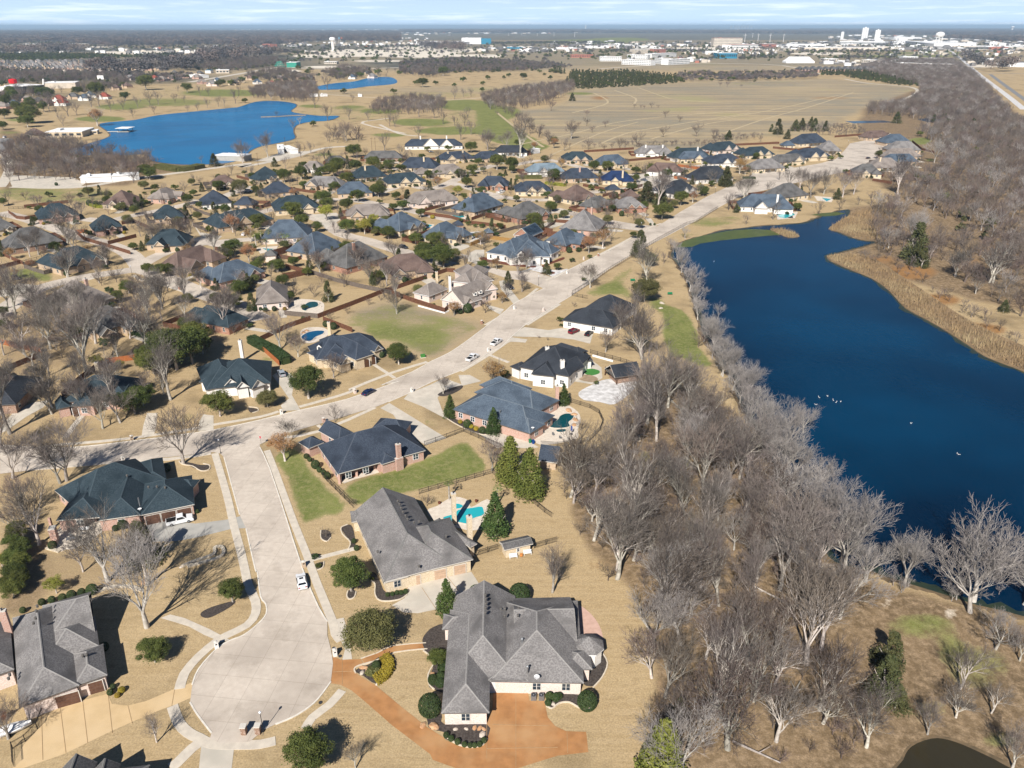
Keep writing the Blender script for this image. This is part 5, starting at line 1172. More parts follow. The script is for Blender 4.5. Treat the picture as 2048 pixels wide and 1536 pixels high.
# ---- navy roof by the white pickup
h = near('house', '5:950,830', 'teal', 'pink', 'dark blue roofed brick house with covered patio and white pickup by its garage', 'trim', phrase='dark blue roofed house with the white pickup')
h.rect('5:430,925 770,900 400,720', ze=3.0, pitch=.55, ends='hh', porch=(.0, .92, 3.5))
h.rect('5:760,925 1080,880 620,590', ze=3.1, pitch=.62, ends='hh', along=0)
h.rect('5:1080,885 1495,800 1150,640', ze=3.1, pitch=.6, ends='hh')
h.rect('5:640,880 1275,610 480,670', ze=3.0, pitch=.7, ends='hh')
h.rect('5:1100,650 1280,610 970,500', ze=3.0, pitch=.6, ends='hh')
h.rect('5:1280,670 1480,680 1290,600', ze=3.0, pitch=.6, ends='hh')
ga = ang_px(P1('5:1140,950'), P1('5:1490,875'))
for q, w in (('5:1185,945', 2.9), ('5:1305,925', 2.9), ('5:1425,892', 2.9)): h.on_wall(garage_mesh(w, 2.3, 'brown'), *P1(q), ga, 'garage_door', clear=2.4)
h.posts([P1('5:400,985'), P1('5:480,975'), P1('5:598,960'), P1('5:738,935'), P1('5:800,1000')], 2.7, .5)
p = h.loc(G(*P1('5:1072,800'), 4.4)); mb = MB(); mb.tube((0, 0, -.5), (0, 0, 1.7), .14, .14, M['metal']); mb.build('flue', h.e, p); p = h.loc(G(*P1('5:1075,850'), 3.4)); mb = MB(); mb.lathe([(.05, 0), (.05, .3), (.42, .5), (.1, .4)], M['wtrim'], 12); mb.build('satellite_dish', h.e, p)
for q in ('5:690,565', '5:735,545', '5:780,540', '5:842,532', '5:910,515', '5:975,580', '5:1140,668', '5:1205,665', '5:1268,672'): p = h.loc(G(*P1(q), 6.2)); h.turtle([(p.x, p.y, 6.2)])
h.windows(HR, maxn=8); h.done()
# outdoor fireplace wall
h = near('outdoor_fireplace', '5:430,1090', 'red', 'pink', 'brick outdoor fireplace at the end of the covered patio'); tag(h.e, cat='fireplace')
h.chimney((0, 0), 1.2, 1.6, 3.6, 'pink', 0, .3, 0); mb = MB(); mb.box(-.5, -2.6, 0, .5, .9, 1.1, WL['pink']); mb.build('hearth_wall', h.e, rz=.3); bpy.data.objects.remove  # hearth
# ---- brick house hidden by trees, left
h = near('house', 'a:950,1350', 'teal', 'pink', 'dark roofed gabled brick house half hidden by bare trees above the left road', phrase='gabled brick house behind bare trees')
h.rect('a:600,1460 1240,1430 830,1260', ze=3.2, pitch=.7, ends='hh'); h.rect('a:680,1500 900,1490 760,1350', ze=3.4, pitch=.95, ends='hg', along=1); h.rect('a:1120,1440 1260,1430 1130,1340', ze=3.3, pitch=.95, ends='hg', along=1); h.rect('a:540,1530 680,1500 600,1440', ze=3, pitch=.9, ends='hg', along=1)
h.chimney(h.loc(G(*P1('a:960,1240'), 1.5)), 1.0, .8, 7, 'cream', 0); h.on_wall(door_mesh(True, 1.6), *P1('5:605,108'), 0, 'door'); h.windows(HR, maxn=9, tr='wtrim'); h.done()
h = near('house', 'a:130,1280', 'black', 'brown', 'charcoal roofed house at the left edge among bare trees', phrase='charcoal roofed house at the left edge')
h.rect('a:0,1420 300,1330 -150,1180', ze=3.0, pitch=.6); h.rect('a:-200,1500 150,1480 -150,1250', ze=3.1, pitch=.65, along=1); h.windows(HR, maxn=5); h.done()
h = near('house', '1:600,1500', 'dgrey', 'tan', 'grey gabled roof tops cut off by the bottom edge of the photo', phrase='grey roof tops at the bottom edge')
h.rect('1:400,1640 650,1600 330,1550', ze=3.5, pitch=1.0, ends='gg', along=1); h.rect('1:640,1640 830,1600 600,1560', ze=3.5, pitch=1.0, ends='gg', along=1); h.rect('1:330,1760 1000,1680 300,1600', ze=3.3, pitch=.5); h.done()
# ---- small garden sheds near
h = near('garden_shed', '7:590,1200', 'dgrey', 'cream', 'small stone shed with grey hip roof between the pool garden gates', 'trim', phrase='small stone shed'); tag(h.e, cat='shed')
h.rect('7:495,1230 715,1180 450,1165', ze=2.4, pitch=.4, ends='gg'); h.windows(HR, w=1.1, h=1.0, maxn=1, tr='wtrim'); h.done()
h = near('garden_shed', '7:860,530', 'navy', 'tan', 'small brick shed with slate gable roof behind the twin junipers', 'trim', phrase='small brick shed'); tag(h.e, cat='shed')
h.rect('7:750,540 900,560 800,440', ze=2.4, pitch=.8, ends='gg', along=0); h.windows(HR, w=.8, h=1.0, maxn=1, tr='wtrim'); h.done()
# ---- middle distance houses: front eave line (left, right), depth, roof, wall, form, extras
MIDH = []
def hse(a, b, D, roof, wall, form=0, phrase=None, label=None, ch=0, gut='gutter', wins=7, ze=3.0, solar=False, name='house', cat='house'):
    """a, b: the two ends of the eave nearest the viewer; form picks the plan"""
    A, B = G(*P1(a), ze), G(*P1(b), ze); d = B - A; L = d.length; rz = math.atan2(d.y, d.x); n = Vector((-d.y, d.x, 0)).normalized()
    loc = A + d / 2 + n * D / 2; loc.z = 0
    h = House(name, loc, rz, roof, wall, label, gut, cat=cat); h.detail = A.y < 420
    R = random.Random(int(A.x * 7 + A.y * 3)); l, w = L / 2, D / 2; p = R.uniform(.78, .92); D *= 1.22; L *= 1.07; l, w = L / 2, D / 2
    if form == 0:
        h.wing(0, 0, 0, L, D, ze, p, porch=(.35, .75, 2.5) if L > 16 and L > D else None)
    if form in (1, 2, 3, 4):
        h.wing(0, .1 * D, 0, L, D * .8, ze, p)
        h.wing(-l * .55 if form in (1, 3) else l * .55, -.0 * D, math.pi / 2, D * 1.12, L * .36, ze, p * 1.05)
    if form in (2, 3): h.wing(l * .25 if form == 3 else -l * .25, -w * .45, -math.pi / 2, D * .75, L * .26, ze + .3, .95, 'hg')
    if form in (1, 4): h.wing(l * .5 if form == 1 else -l * .5, -w * .3, -math.pi / 2, D * .9, L * .3, ze, .9, 'hg'); h.wing(0, w * .5, 0, L * .5, D * .6, ze + .6, p)
    if form == 5:
        h.wing(0, 0, 0, L, D, ze, p * .9); h.wing(-l * .1, -w * .55, -math.pi / 2, D * .6, L * .28, ze, 1, 'hg'); h.wing(l * .45, -w * .6, -math.pi / 2, D * .55, L * .24, ze, .95, 'hg'); h.wing(-l * .6, w * .7, math.pi / 2, D * .8, L * .4, ze, p)
    if form == 6:
        h.wing(0, 0, 0, L, D, ze, p); h.wing(l * .5, w * .6, math.pi / 2, D * 1.0, L * .4, ze, p)
    hh = max(t[2] * t[4] + t[3] for t in h.wing_list)
    for k in range(ch): h.chimney((R.uniform(-.5, .5) * l if ch == 1 else (k - .5) * l * .9, -w * .35 if ch == 1 else 0), 1.1, .9, hh + .7, wall if wall != 'tan' else 'pink', 2.5)
    if form in (1, 3, 5) and L > 12:
        ob = bpy.data.objects.new('door', DOORM); link(ob, h.e); q = -w * 1.0 + .4 if form == 5 else -w * .82 + .42
        ob.location = (l * .05 if form == 1 else 0, -w * .7 + .42 if form != 5 else -w + .42, 0); h.vents.append((ob.location.x, ob.location.y, 1.6))
    if wins and L > 14 and A.y < 500:
        sgn = 1 if R.random() < .5 else -1
        T, gl, gw, gz, gp, ge, go = h.wing_list[min(1, len(h.wing_list) - 1)]
    if A.y < 560: h.turtle([(R.uniform(-.5, .5) * l, .1 * D + R.uniform(.05, .3) * w, hh - 1.6 - .3 * k) for k in range(3)])
    h.windows(R, maxn=wins, every=4.2, tr='wtrim' if wall in ('white', 'blush') else 'trim')
    if solar:
        mb = MB(); T = h.wing_list[0][0]; w0 = h.wing_list[0][2]; pp = h.wing_list[0][4]; z0 = h.wing_list[0][3]
        for j in range(3):
            for i in range(2):
                x0 = -3.5 + j * 2.5; y0 = -w0 + 1.2 + i * 2.2
                mb.poly([tuple(T @ Vector(q)) for q in [(x0, y0, z0 + (y0 + w0) * pp + .12), (x0 + 2.3, y0, z0 + (y0 + w0) * pp + .12), (x0 + 2.3, y0 + 2, z0 + (y0 + 2 + w0) * pp + .12), (x0, y0 + 2, z0 + (y0 + 2 + w0) * pp + .12)]], [(0, 1, 2, 3)], M['glass'])
        mb.build('solar_panel', h.e)
    if name == 'house' and 80 < A.y < 700: MIDH.append((h, l, w))
    h.done(); q = PX(loc.x, loc.y, 2.5)
    if phrase: HOUSES.append((q[0], q[1], phrase))
    if not label: THINGS.append((h.e, {'navy': 'navy', 'teal': 'dark blue', 'slate': 'slate blue', 'grey': 'grey', 'dgrey': 'dark grey', 'taupe': 'taupe', 'brown': 'brown', 'black': 'charcoal', 'lslate': 'pale blue', 'blue': 'deep blue', 'white': 'white', 'red': 'red'}[roof] + ' roofed ' + {'pink': 'pink brick', 'red': 'red brick', 'tan': 'tan brick', 'cream': 'cream stone', 'white': 'white', 'blush': 'pale brick', 'brown': 'brown brick', 'green': 'green'}[wall] + ' ' + cat, q[0], q[1]))
    return h
DOORM = door_mesh()
MID = [('e:400,500', 'e:800,455', 13, 'teal', 'pink', 5), ('e:1060,345', 'e:1335,350', 15, 'brown', 'cream', 5, 'brown roofed house by the golf fence'), ('e:1700,300', 'e:1880,245', 12, 'taupe', 'pink', 1), ('e:1600,510', 'e:1890,480', 14, 'teal', 'tan', 2),
 ('e:960,620', 'e:1255,585', 14, 'teal', 'pink', 3), ('e:85,805', 'e:620,722', 15, 'dgrey', 'brown', 6, 'long dark grey roof at left'), ('e:1490,775', 'e:1900,760', 14, 'teal', 'tan', 2), ('e:610,1010', 'e:1080,900', 14, 'teal', 'tan', 5, 'dark roofed brick house by the green corner lot'),
 ('e:-60,620', 'e:175,585', 12, 'dgrey', 'cream', 3), ('a:1750,190', 'a:2150,60', 13, 'brown', 'tan', 4, 'brown roofed house on the side street corner'), ('f:230,265', 'f:485,245', 13, 'brown', 'cream', 3), ('f:710,170', 'f:905,150', 12, 'teal', 'cream', 6), ('f:1130,95', 'f:1350,95', 12, 'taupe', 'white', 3),
 ('f:130,455', 'f:415,430', 15, 'navy', 'white', 0), ('f:780,345', 'f:1065,320', 12, 'navy', 'tan', 6), ('f:450,455', 'f:640,460', 8, 'navy', 'tan', 0), ('f:1170,260', 'f:1530,270', 12, 'grey', 'tan', 4), ('f:1690,185', 'f:2010,160', 13, 'teal', 'cream', 0, None, 1), ('f:1520,345', 'f:1860,330', 12, 'slate', 'tan', 6),
 ('f:880,515', 'f:1320,480', 14, 'teal', 'cream', 5), ('f:300,690', 'f:830,600', 14, 'teal', 'tan', 5), ('f:1610,580', 'f:2040,560', 12, 'taupe', 'tan', 4), ('f:740,800', 'f:1210,785', 14, 'slate', 'blush', 6, 'slate roofed house with the palms'), ('f:1270,970', 'f:1560,865', 15, 'slate', 'tan', 6),
 ('f:1590,1100', 'f:1995,985', 15, 'dgrey', 'red', 6, 'grey roofed house with orange brick chimney', 1), ('f:300,1250', 'f:745,1135', 13, 'slate', 'pink', 5), ('b:640,410', 'b:935,385', 17, 'taupe', 'blush', 0, 'taupe roofed house with the kidney pool'), ('b:340,640', 'b:530,555', 16, 'teal', 'red', 6),
 ('a:700,560', 'a:1070,450', 17, 'taupe', 'tan', 6, 'taupe roofed house with the pink chimney', 1), ('a:900,810', 'a:1350,700', 15, 'dgrey', 'tan', 4), ('g:290,725', 'g:550,655', 15, 'slate', 'cream', 5, 'slate roofed house with the clipped hedge'), ('g:770,830', 'g:1015,750', 15, 'slate', 'cream', 2, 'slate roofed house with wide pale driveway'),
 ('g:440,450', 'g:900,400', 13, 'taupe', 'blush', 4), ('g:1060,530', 'g:1345,450', 15, 'slate', 'tan', 0, 'slate roofed house with the walled pool', 2), ('g:1540,600', 'g:1835,540', 15, 'dgrey', 'red', 5, 'grey roofed red brick gable house'), ('g:300,75', 'g:680,85', 13, 'navy', 'cream', 0, None, 1),
 ('g:700,150', 'g:980,125', 13, 'taupe', 'cream', 2), ('g:190,240', 'g:560,215', 12, 'teal', 'cream', 5), ('g:1100,260', 'g:1400,270', 12, 'navy', 'red', 1), ('g:1500,320', 'g:1850,315', 12, 'navy', 'cream', 5, 'navy roofed house with the white gables'), ('g:1640,130', 'g:1990,115', 13, 'lslate', 'white', 2, 'pale blue roofed house'),
 ('h:360,415', 'h:570,370', 16, 'brown', 'cream', 5, 'brown roofed house with cream arches'), ('h:240,190', 'h:590,180', 12, 'navy', 'tan', 0, None, 1), ('h:650,215', 'h:960,215', 14, 'blue', 'cream', 2, 'deep blue roofed house', 1), ('h:1090,110', 'h:1430,130', 13, 'brown', 'white', 3), ('h:1600,200', 'h:1960,180', 14, 'black', 'white', 0),
 ('h:1360,345', 'h:1590,300', 13, 'black', 'white', 5), ('h:560,490', 'h:740,440', 10, 'dgrey', 'red', 1), ('h:800,490', 'h:1080,480', 12, 'grey', 'red', 5, 'grey roofed red brick house with three gables'), ('h:550,725', 'h:645,640', 17, 'grey', 'pink', 0, 'grey hip roofed house above the bend', 1),
 ('h:630,55', 'h:900,35', 11, 'slate', 'cream', 2), ('h:310,885', 'h:480,800', 14, 'slate', 'red', 2, 'slate roofed red brick house'), ('c:360,235', 'c:800,190', 15, 'brown', 'tan', 4, 'brown roofed house with tan brick walls'),
 ('p:95,195', 'p:255,180', 13, 'teal', 'blush', 5), ('p:625,150', 'p:800,140', 14, 'navy', 'cream', 0), ('p:760,195', 'p:890,195', 14, 'grey', 'cream', 0), ('p:290,225', 'p:465,215', 13, 'teal', 'cream', 5), ('p:75,275', 'p:270,268', 13, 'navy', 'white', 5, None, 2), ('p:345,310', 'p:530,300', 13, 'grey', 'cream', 0, 'grey roofed house with the open porch'),
 ('p:490,268', 'p:680,255', 12, 'dgrey', 'cream', 3), ('p:630,238', 'p:820,228', 14, 'navy', 'cream', 5), ('p:1065,112', 'p:1215,105', 13, 'brown', 'tan', 1, 'brown roofed house at the far street end'), ('p:1175,145', 'p:1330,140', 14, 'slate', 'tan', 0), ('p:1200,190', 'p:1390,190', 13, 'grey', 'tan', 6), ('p:1185,235', 'p:1390,230', 11, 'taupe', 'tan', 0),
 ('p:1175,265', 'p:1375,262', 10, 'slate', 'tan', 0, 'slate roofed house with solar panels'), ('p:1090,300', 'p:1280,300', 13, 'taupe', 'cream', 0, None, 1), ('p:980,335', 'p:1150,340', 14, 'dgrey', 'cream', 2), ('p:510,490', 'p:675,470', 14, 'dgrey', 'cream', 6), ('p:-130,245', 'p:60,245', 12, 'slate', 'cream', 3), ('p:530,162', 'p:600,160', 7, 'slate', 'cream', 0),
 ('p:265,552', 'p:590,560', 15, 'slate', 'white', 2, 'slate roofed house on the lake shore', 1), ('q:1290,235', 'q:1580,235', 14, 'grey', 'white', 2, None, 2), ('q:1590,270', 'q:1880,260', 13, 'teal', 'white', 0, None, 1), ('q:680,285', 'q:920,285', 13, 'teal', 'tan', 5), ('q:1000,320', 'q:1220,305', 13, 'slate', 'cream', 3),
 ('o:1310,600', 'o:1740,595', 12, 'navy', 'white', 5, 'long white mansion with the navy roof', 2), ('o:1600,710', 'o:1845,690', 13, 'navy', 'cream', 4, None, 2), ('o:1870,700', 'o:2070,690', 12, 'navy', 'tan', 1), ('o:985,695', 'o:1270,690', 10, 'dgrey', 'brown', 0), ('o:680,715', 'o:820,715', 7, 'dgrey', 'cream', 0), ('o:1400,820', 'o:1500,810', 8, 'taupe', 'cream', 0),
 ('q:120,225', 'q:380,225', 10, 'black', 'white', 0), ('h:890,385', 'h:1020,375', 8, 'brown', 'brown', 0), ('h:690,305', 'h:825,300', 6, 'navy', 'tan', 0), ('f:1400,1010', 'f:1530,980', 8, 'dgrey', 'red', 0), ('o:140,870', 'o:290,850', 12, 'teal', 'cream', 3)]
for t in MID:
    a, b, D, roof, wall, form = t[:6]
    hse(a, b, D, roof, wall, form, t[6] if len(t) > 6 else None, None, t[7] if len(t) > 7 else 0, solar=(a == 'p:1175,265'))
# small outbuildings in the gardens
hse('f:760,980', 'f:880,975', 5, 'dgrey', 'blush', 0, None, 'small blush garden room with grey pyramid roof behind the palms', wins=2, name='garden_room', cat='garden room')
hse('g:860,670', 'g:960,665', 5, 'navy', 'brown', 0, None, 'small dark roofed cabana by the long blue pool', wins=0, name='cabana', cat='cabana')
hse('g:1195,745', 'g:1265,740', 5, 'slate', 'brown', 0, None, 'small slate roofed garden hut beside the plank fence', wins=0, name='garden_hut', cat='hut')
# ---- the white house on the bend with mulch beds
h = near('house', 'g:1550,950', 'slate', 'white', 'long white house with slate roof and many gables above red mulch beds', 'wtrim', phrase='long white house with red mulch beds')
h.rect('g:1185,945 1510,995 1340,825', ze=3.4, pitch=.62, ends='hh'); h.rect('g:1450,1000 1850,990 1500,830', ze=3.6, pitch=.68, ends='hh'); h.rect('g:1790,975 1940,925 1700,790', ze=3.4, pitch=.66, ends='hh')
h.rect('g:1430,1010 1530,1000 1440,890', ze=3.4, pitch=1.0, ends='hg', along=1); h.rect('g:1610,1000 1760,985 1640,850', ze=4.4, pitch=1.1, ends='hg', along=1); h.rect('g:1860,965 1945,920 1820,860', ze=3.4, pitch=.95, ends='hg', along=1); h.rect('g:1760,990 1850,975 1760,900', ze=3.5, pitch=.9, ends='hh')
q = h.loc(G(*P1('g:1545,985'), 5.2)); h.dormer(q.x, q.y, q.z - .3, .1, 3.0, 1.4, 3, 'white'); h.chimney(h.loc(G(*P1('g:1822,930'), 3)), 1.2, 1.0, 7.6, 'white', 2, .3)
h.on_wall(door_mesh(True, 2.2), *P1('g:1712,1068'), ang_px(P1('g:1610,1075'), P1('g:1760,1060')), 'door', clear=2.2); h.windows(HR, maxn=12, tr='gutter', w=1.3); h.done()
# ---- red brick garage with solar roof
h = near('garage_building', 'g:1580,790', 'slate', 'red', 'red brick garage building with large solar panels on its roof', 'wtrim', phrase='red brick garage with solar panels'); tag(h.e, cat='garage')
h.rect('g:1465,765 1640,790 1560,700', ze=3.4, pitch=.8, ends='gg', along=1); T, l, w, ze, pt, en, o = h.wing_list[0]
mb = MB(); sgn = 1 if (T.to_3x3() @ Vector((0, 1, 0))).x > 0 else -1
for i in range(2):
    for j in range(3):
        x0 = -l + .8 + j * (2 * l - 1.4) / 3; x1 = x0 + (2 * l - 1.4) / 3 - .1; ya, yb = (.5 + i * (w - 1) / 2), (.4 + (i + 1) * (w - 1) / 2)
        mb.poly([tuple(T @ Vector((x, sgn * y, ze + (w - y) * pt + .1))) for x, y in ((x0, ya), (x1, ya), (x1, yb), (x0, yb))], [(0, 1, 2, 3)], M['glass'])
mb.build('solar_panel', h.e); h.on_wall(garage_mesh(4.8, 2.4, 'white'), *P1('g:1560,822'), ang_px(P1('g:1470,805'), P1('g:1640,830')), 'garage_door'); h.done()
# ---- big taupe house with white gables
h = near('house', 'c:1100,450', 'taupe', 'blush', 'big taupe roofed two storey house with white gables, dormers and grey drive', 'wtrim', phrase='big taupe roofed two storey house')
h.rect('c:760,445 945,370 620,400', ze=3.0, pitch=.75, ends='hh', along=0); h.rect('c:980,300 1160,320 1080,160', ze=6.2, pitch=.7, ends='hh', along=0); h.rect('c:1090,525 1420,380 1020,410', ze=3.4, pitch=.85, ends='gh'); h.rect('c:960,480 1090,525 1060,400', ze=3.0, pitch=.85, ends='gh', along=1)
h.rect('c:1180,320 1380,290 1190,170', ze=6.0, pitch=.75, ends='hh', along=1); h.rect('c:1300,390 1420,370 1270,230', ze=4.6, pitch=1.0, ends='gg', along=1); h.rect('c:1110,525 1190,495 1110,430', ze=3.3, pitch=1.0, ends='gh', along=1); h.rect('c:950,300 1000,390 1120,330', ze=3.4, pitch=.4)
for q in ('c:1205,440', 'c:1255,420'): p = h.loc(G(*P1(q), 4.6)); h.dormer(p.x, p.y, p.z, .45, 1.4, 1.2, 2.2, 'white')
h.chimney(h.loc(G(*P1('c:960,395'), 2)), 1.0, .9, 8.2, 'white', 0, .2); h.chimney(h.loc(G(*P1('c:835,330'), 0)), 1.0, .9, 5.5, 'cream', 0, .2); h.windows(HR, maxn=10, tr='wtrim'); h.done()
# ---------------------------------------------------------------- vehicles
def paint(nm, c, rough=.28): return mat(nm, c, tuple(x * .93 for x in c), .7, rough, 2, spec=.6)
CP = {'white': paint('white_car_paint', (.80, .80, .80)), 'navy': paint('dark_blue_car_paint', (.012, .022, .07)), 'silver': paint('silver_car_paint', (.34, .37, .40)), 'black': paint('black_car_paint', (.018, .018, .022)),
      'red': paint('dark_red_car_paint', (.16, .008, .02)), 'grey': paint('grey_car_paint', (.13, .14, .16))}
M['tyre'] = mat('tyre_rubber', (.015, .015, .015), None, 3, .9); M['lamp'] = mat('headlight_lens', (.7, .72, .75), None, 3, .2); M['tail'] = mat('tail_light_lens', (.35, .01, .01), None, 3, .3); M['cglass'] = mat('car_glass', (.012, .016, .02), None, 3, .06, spec=.9)
_car = {}
def car_meshes(kind, col):
    if (kind, col) in _car: return _car[(kind, col)]
    c = CP[col]; out = []
    if kind == 'sedan': L, Wd = 4.7, 1.85; prof = [(-2.35, .5), (-2.3, .82), (-1.75, .95), (-1.25, 1.38), (.35, 1.42), (1.15, .98), (2.15, .82), (2.35, .5)]
    elif kind == 'suv': L, Wd = 4.8, 1.95; prof = [(-2.4, .5), (-2.38, 1.0), (-2.15, 1.7), (.35, 1.75), (1.1, 1.15), (2.2, 1.0), (2.4, .55)]
    else: L, Wd = 5.7, 2.0; prof = [(-2.85, .6), (-2.85, 1.15), (-.75, 1.15), (-.6, 1.85), (.75, 1.88), (1.4, 1.25), (2.65, 1.1), (2.85, .6)]
    def body(pr, w0, w1, m, zb=.32):
        mb = MB(); n = len(pr); zr = max(z for _, z in pr)
        def wz(z): return w0 / 2 if z < 1.05 else w0 / 2 + (w1 - w0) / 2 * (z - 1.05) / (zr - 1.05 + 1e-6)
        P = [(pr[0][0] * .97, zb)] + pr + [(pr[-1][0] * .97, zb)]
        Lf = [(x, -wz(z) * (.93 if abs(x) > L * .46 else 1), z) for x, z in P]; Rt = [(x, -y, z) for x, y, z in Lf]; m_ = len(P)
        mb.poly(Lf + Rt, [(i, i + 1, m_ + i + 1, m_ + i) for i in range(m_ - 1)] + [tuple(range(m_ - 1, -1, -1)), tuple(range(m_, 2 * m_)), (0, m_, 2 * m_ - 1, m_ - 1)], m); return mb
    mb = body(prof, Wd, Wd - .45, c); out.append(('body', mb.mesh('body'), []))
    g = MB(); o = .012
    if kind == 'sedan': ws = [((.42, 1.41), (1.12, 1.0)), ((-1.2, 1.38), (-1.7, .98))]; side = [(-1.2, 1.02), (-1.12, 1.32), (.28, 1.35), (.95, 1.02)]
    elif kind == 'suv': ws = [((.42, 1.72), (1.06, 1.2)), ((-2.17, 1.66), (-2.36, 1.15))]; side = [(-2.0, 1.12), (-1.9, 1.62), (.28, 1.66), (.92, 1.16)]
    else: ws = [((.82, 1.84), (1.36, 1.3)), ((-.62, 1.8), (-.74, 1.3))]; side = [(-.6, 1.2), (-.5, 1.75), (.68, 1.78), (1.2, 1.28)]
    hw = Wd / 2
    for (x0, z0), (x1, z1) in ws:
        s_ = 1 if x1 > x0 else -1; q = [(x0 + .02 * s_, -(hw - .32), z0 + .015), (x0 + .02 * s_, hw - .32, z0 + .015), (x1 + .02 * s_, hw - .14, z1 + .02), (x1 + .02 * s_, -(hw - .14), z1 + .02)]
        g.poly(q, [(0, 1, 2, 3)], M['cglass'])
    zr = max(z for _, z in prof)
    for s_ in (-1, 1): g.poly([(x, s_ * (hw - (z - 1.05) / (zr - 1.05) * .225 + .012) if z > 1.05 else s_ * (hw + .012), z) for x, z in side], [(0, 1, 2, 3)], M['cglass'])
    if kind == 'suv': g.poly([(-.2, -.35, 1.77), (.25, -.35, 1.775), (.25, .35, 1.775), (-.2, .35, 1.77)], [(0, 1, 2, 3)], M['cglass'])
    if kind == 'sedan': g.poly([(-.35, -.38, 1.425), (.15, -.38, 1.435), (.15, .38, 1.435), (-.35, .38, 1.425)], [(0, 1, 2, 3)], M['cglass'])
    out.append(('window', g.mesh('car_window'), []))
    if kind == 'pickup':
        b = MB(); b.box(-2.72, -.82, 1.16, -.8, .82, 1.18, M['tyre']); out.append(('truck_bed', b.mesh('truck_bed'), []))
    w = MB()
    w.lathe([(.12, -.11), (.34, -.11), (.34, .11), (.12, .11)], M['tyre'], 14); w.lathe([(.2, -.125), (.22, -.12), (.22, .12), (.2, .125)], M['metal'], 10); wm = w.mesh('wheel')
    for x in (-L * .31, L * .31):
        for y in (-hw + .1, hw - .1): out.append(('wheel', wm, [(x, y, .34)]))
    for y in (-hw + .3, hw - .3):
        a = MB(); a.box(L / 2 - .1, y - .2, .62, L / 2 + .0, y + .2, .78, M['lamp']); out.append(('headlight', a.mesh('headlight'), []))
        a = MB(); a.box(-L / 2 - .0, y - .18, .72, -L / 2 + .1, y + .18, .9, M['tail']); out.append(('tail_light', a.mesh('tail_light'), []))
    _car[(kind, col)] = out; return out
def car(p, heading, kind, col, label=None):
    """p: pixel of the middle of the car on the ground; heading: a second pixel it points to"""
    u, v = P1(p); hu, hv = P1(heading); g = G(u, v); rz = ang_px((u, v), (hu, hv))
    e = empty({'sedan': 'parked_car', 'suv': 'parked_car', 'pickup': 'pickup_truck'}[kind], (g.x, g.y, .04), rz)
    for nm, me_, at_ in car_meshes(kind, col):
        o = bpy.data.objects.new(nm, me_); link(o, e)
        if at_: o.location = at_[0]; o.rotation_euler = (math.pi / 2, 0, 0)
    tag(e, label, 'pickup truck' if kind == 'pickup' else 'car', 'cars parked along the streets and drives')
    if not label: THINGS.append((e, {'navy': 'dark blue', 'silver': 'silver'}.get(col, col) + ' ' + {'sedan': 'sedan', 'suv': 'suv', 'pickup': 'pickup truck'}[kind], u, v))
    return e
car('2:366,238', '2:350,150', 'sedan', 'white', 'white sedan parked by the right kerb of the short dead end street')
car('5:1385,940', '5:1500,915', 'pickup', 'white', 'white pickup truck with dark bed in front of brown garage doors')
car('b:1715,1285', 'b:1790,1245', 'sedan', 'navy', 'dark blue sedan parked at the far kerb of the curving street')
car('c:1175,1050', 'c:1250,1005', 'pickup', 'white', 'white pickup with black bed on the curving street, the nearer of two'); car('c:1405,900', 'c:1465,860', 'pickup', 'white', 'white pickup on the curving street, the farther of two')
car('c:1532,370', 'c:1575,395', 'suv', 'black', 'black suv on the grey drive of the two storey taupe house'); car('b:880,1105', 'b:850,1050', 'suv', 'silver', 'silver suv on the drive beside the white gabled house')
car('d:805,795', 'd:865,770', 'suv', 'red', 'dark red suv parked outside the charcoal roofed white house'); car('d:948,815', 'd:990,780', 'sedan', 'black', 'black car parked right of the dark red suv')
for p, q, k, c in (('e:1590,1245', 'e:1650,1265', 'suv', 'silver'), ('e:165,1120', 'e:220,1145', 'suv', 'black'), ('g:345,905', 'g:390,915', 'suv', 'black'), ('h:1065,215', 'h:1110,225', 'pickup', 'grey'), ('h:1210,225', 'h:1250,235', 'pickup', 'white'),
  ('f:560,770', 'f:600,750', 'sedan', 'white'), ('f:600,325', 'f:630,325', 'suv', 'white'), ('f:435,330', 'f:460,335', 'sedan', 'black'), ('g:1345,335', 'g:1385,325', 'pickup', 'white'), ('g:1270,548', 'g:1300,548', 'sedan', 'white'), ('g:1320,545', 'g:1350,545', 'suv', 'silver'),
  ('p:1062,245', 'p:1075,243', 'sedan', 'black'), ('o:1505,650', 'o:1530,650', 'sedan', 'black'), ('n:40,555', 'n:60,550', 'suv', 'white'), ('n:60,590', 'n:80,592', 'sedan', 'silver'), ('n:20,600', 'n:30,610', 'sedan', 'black'), ('g:1480,825', 'g:1510,815', 'sedan', 'navy'), ('e:1290,400', 'e:1300,410', 'sedan', 'white')):
    car(p, q, k, c)
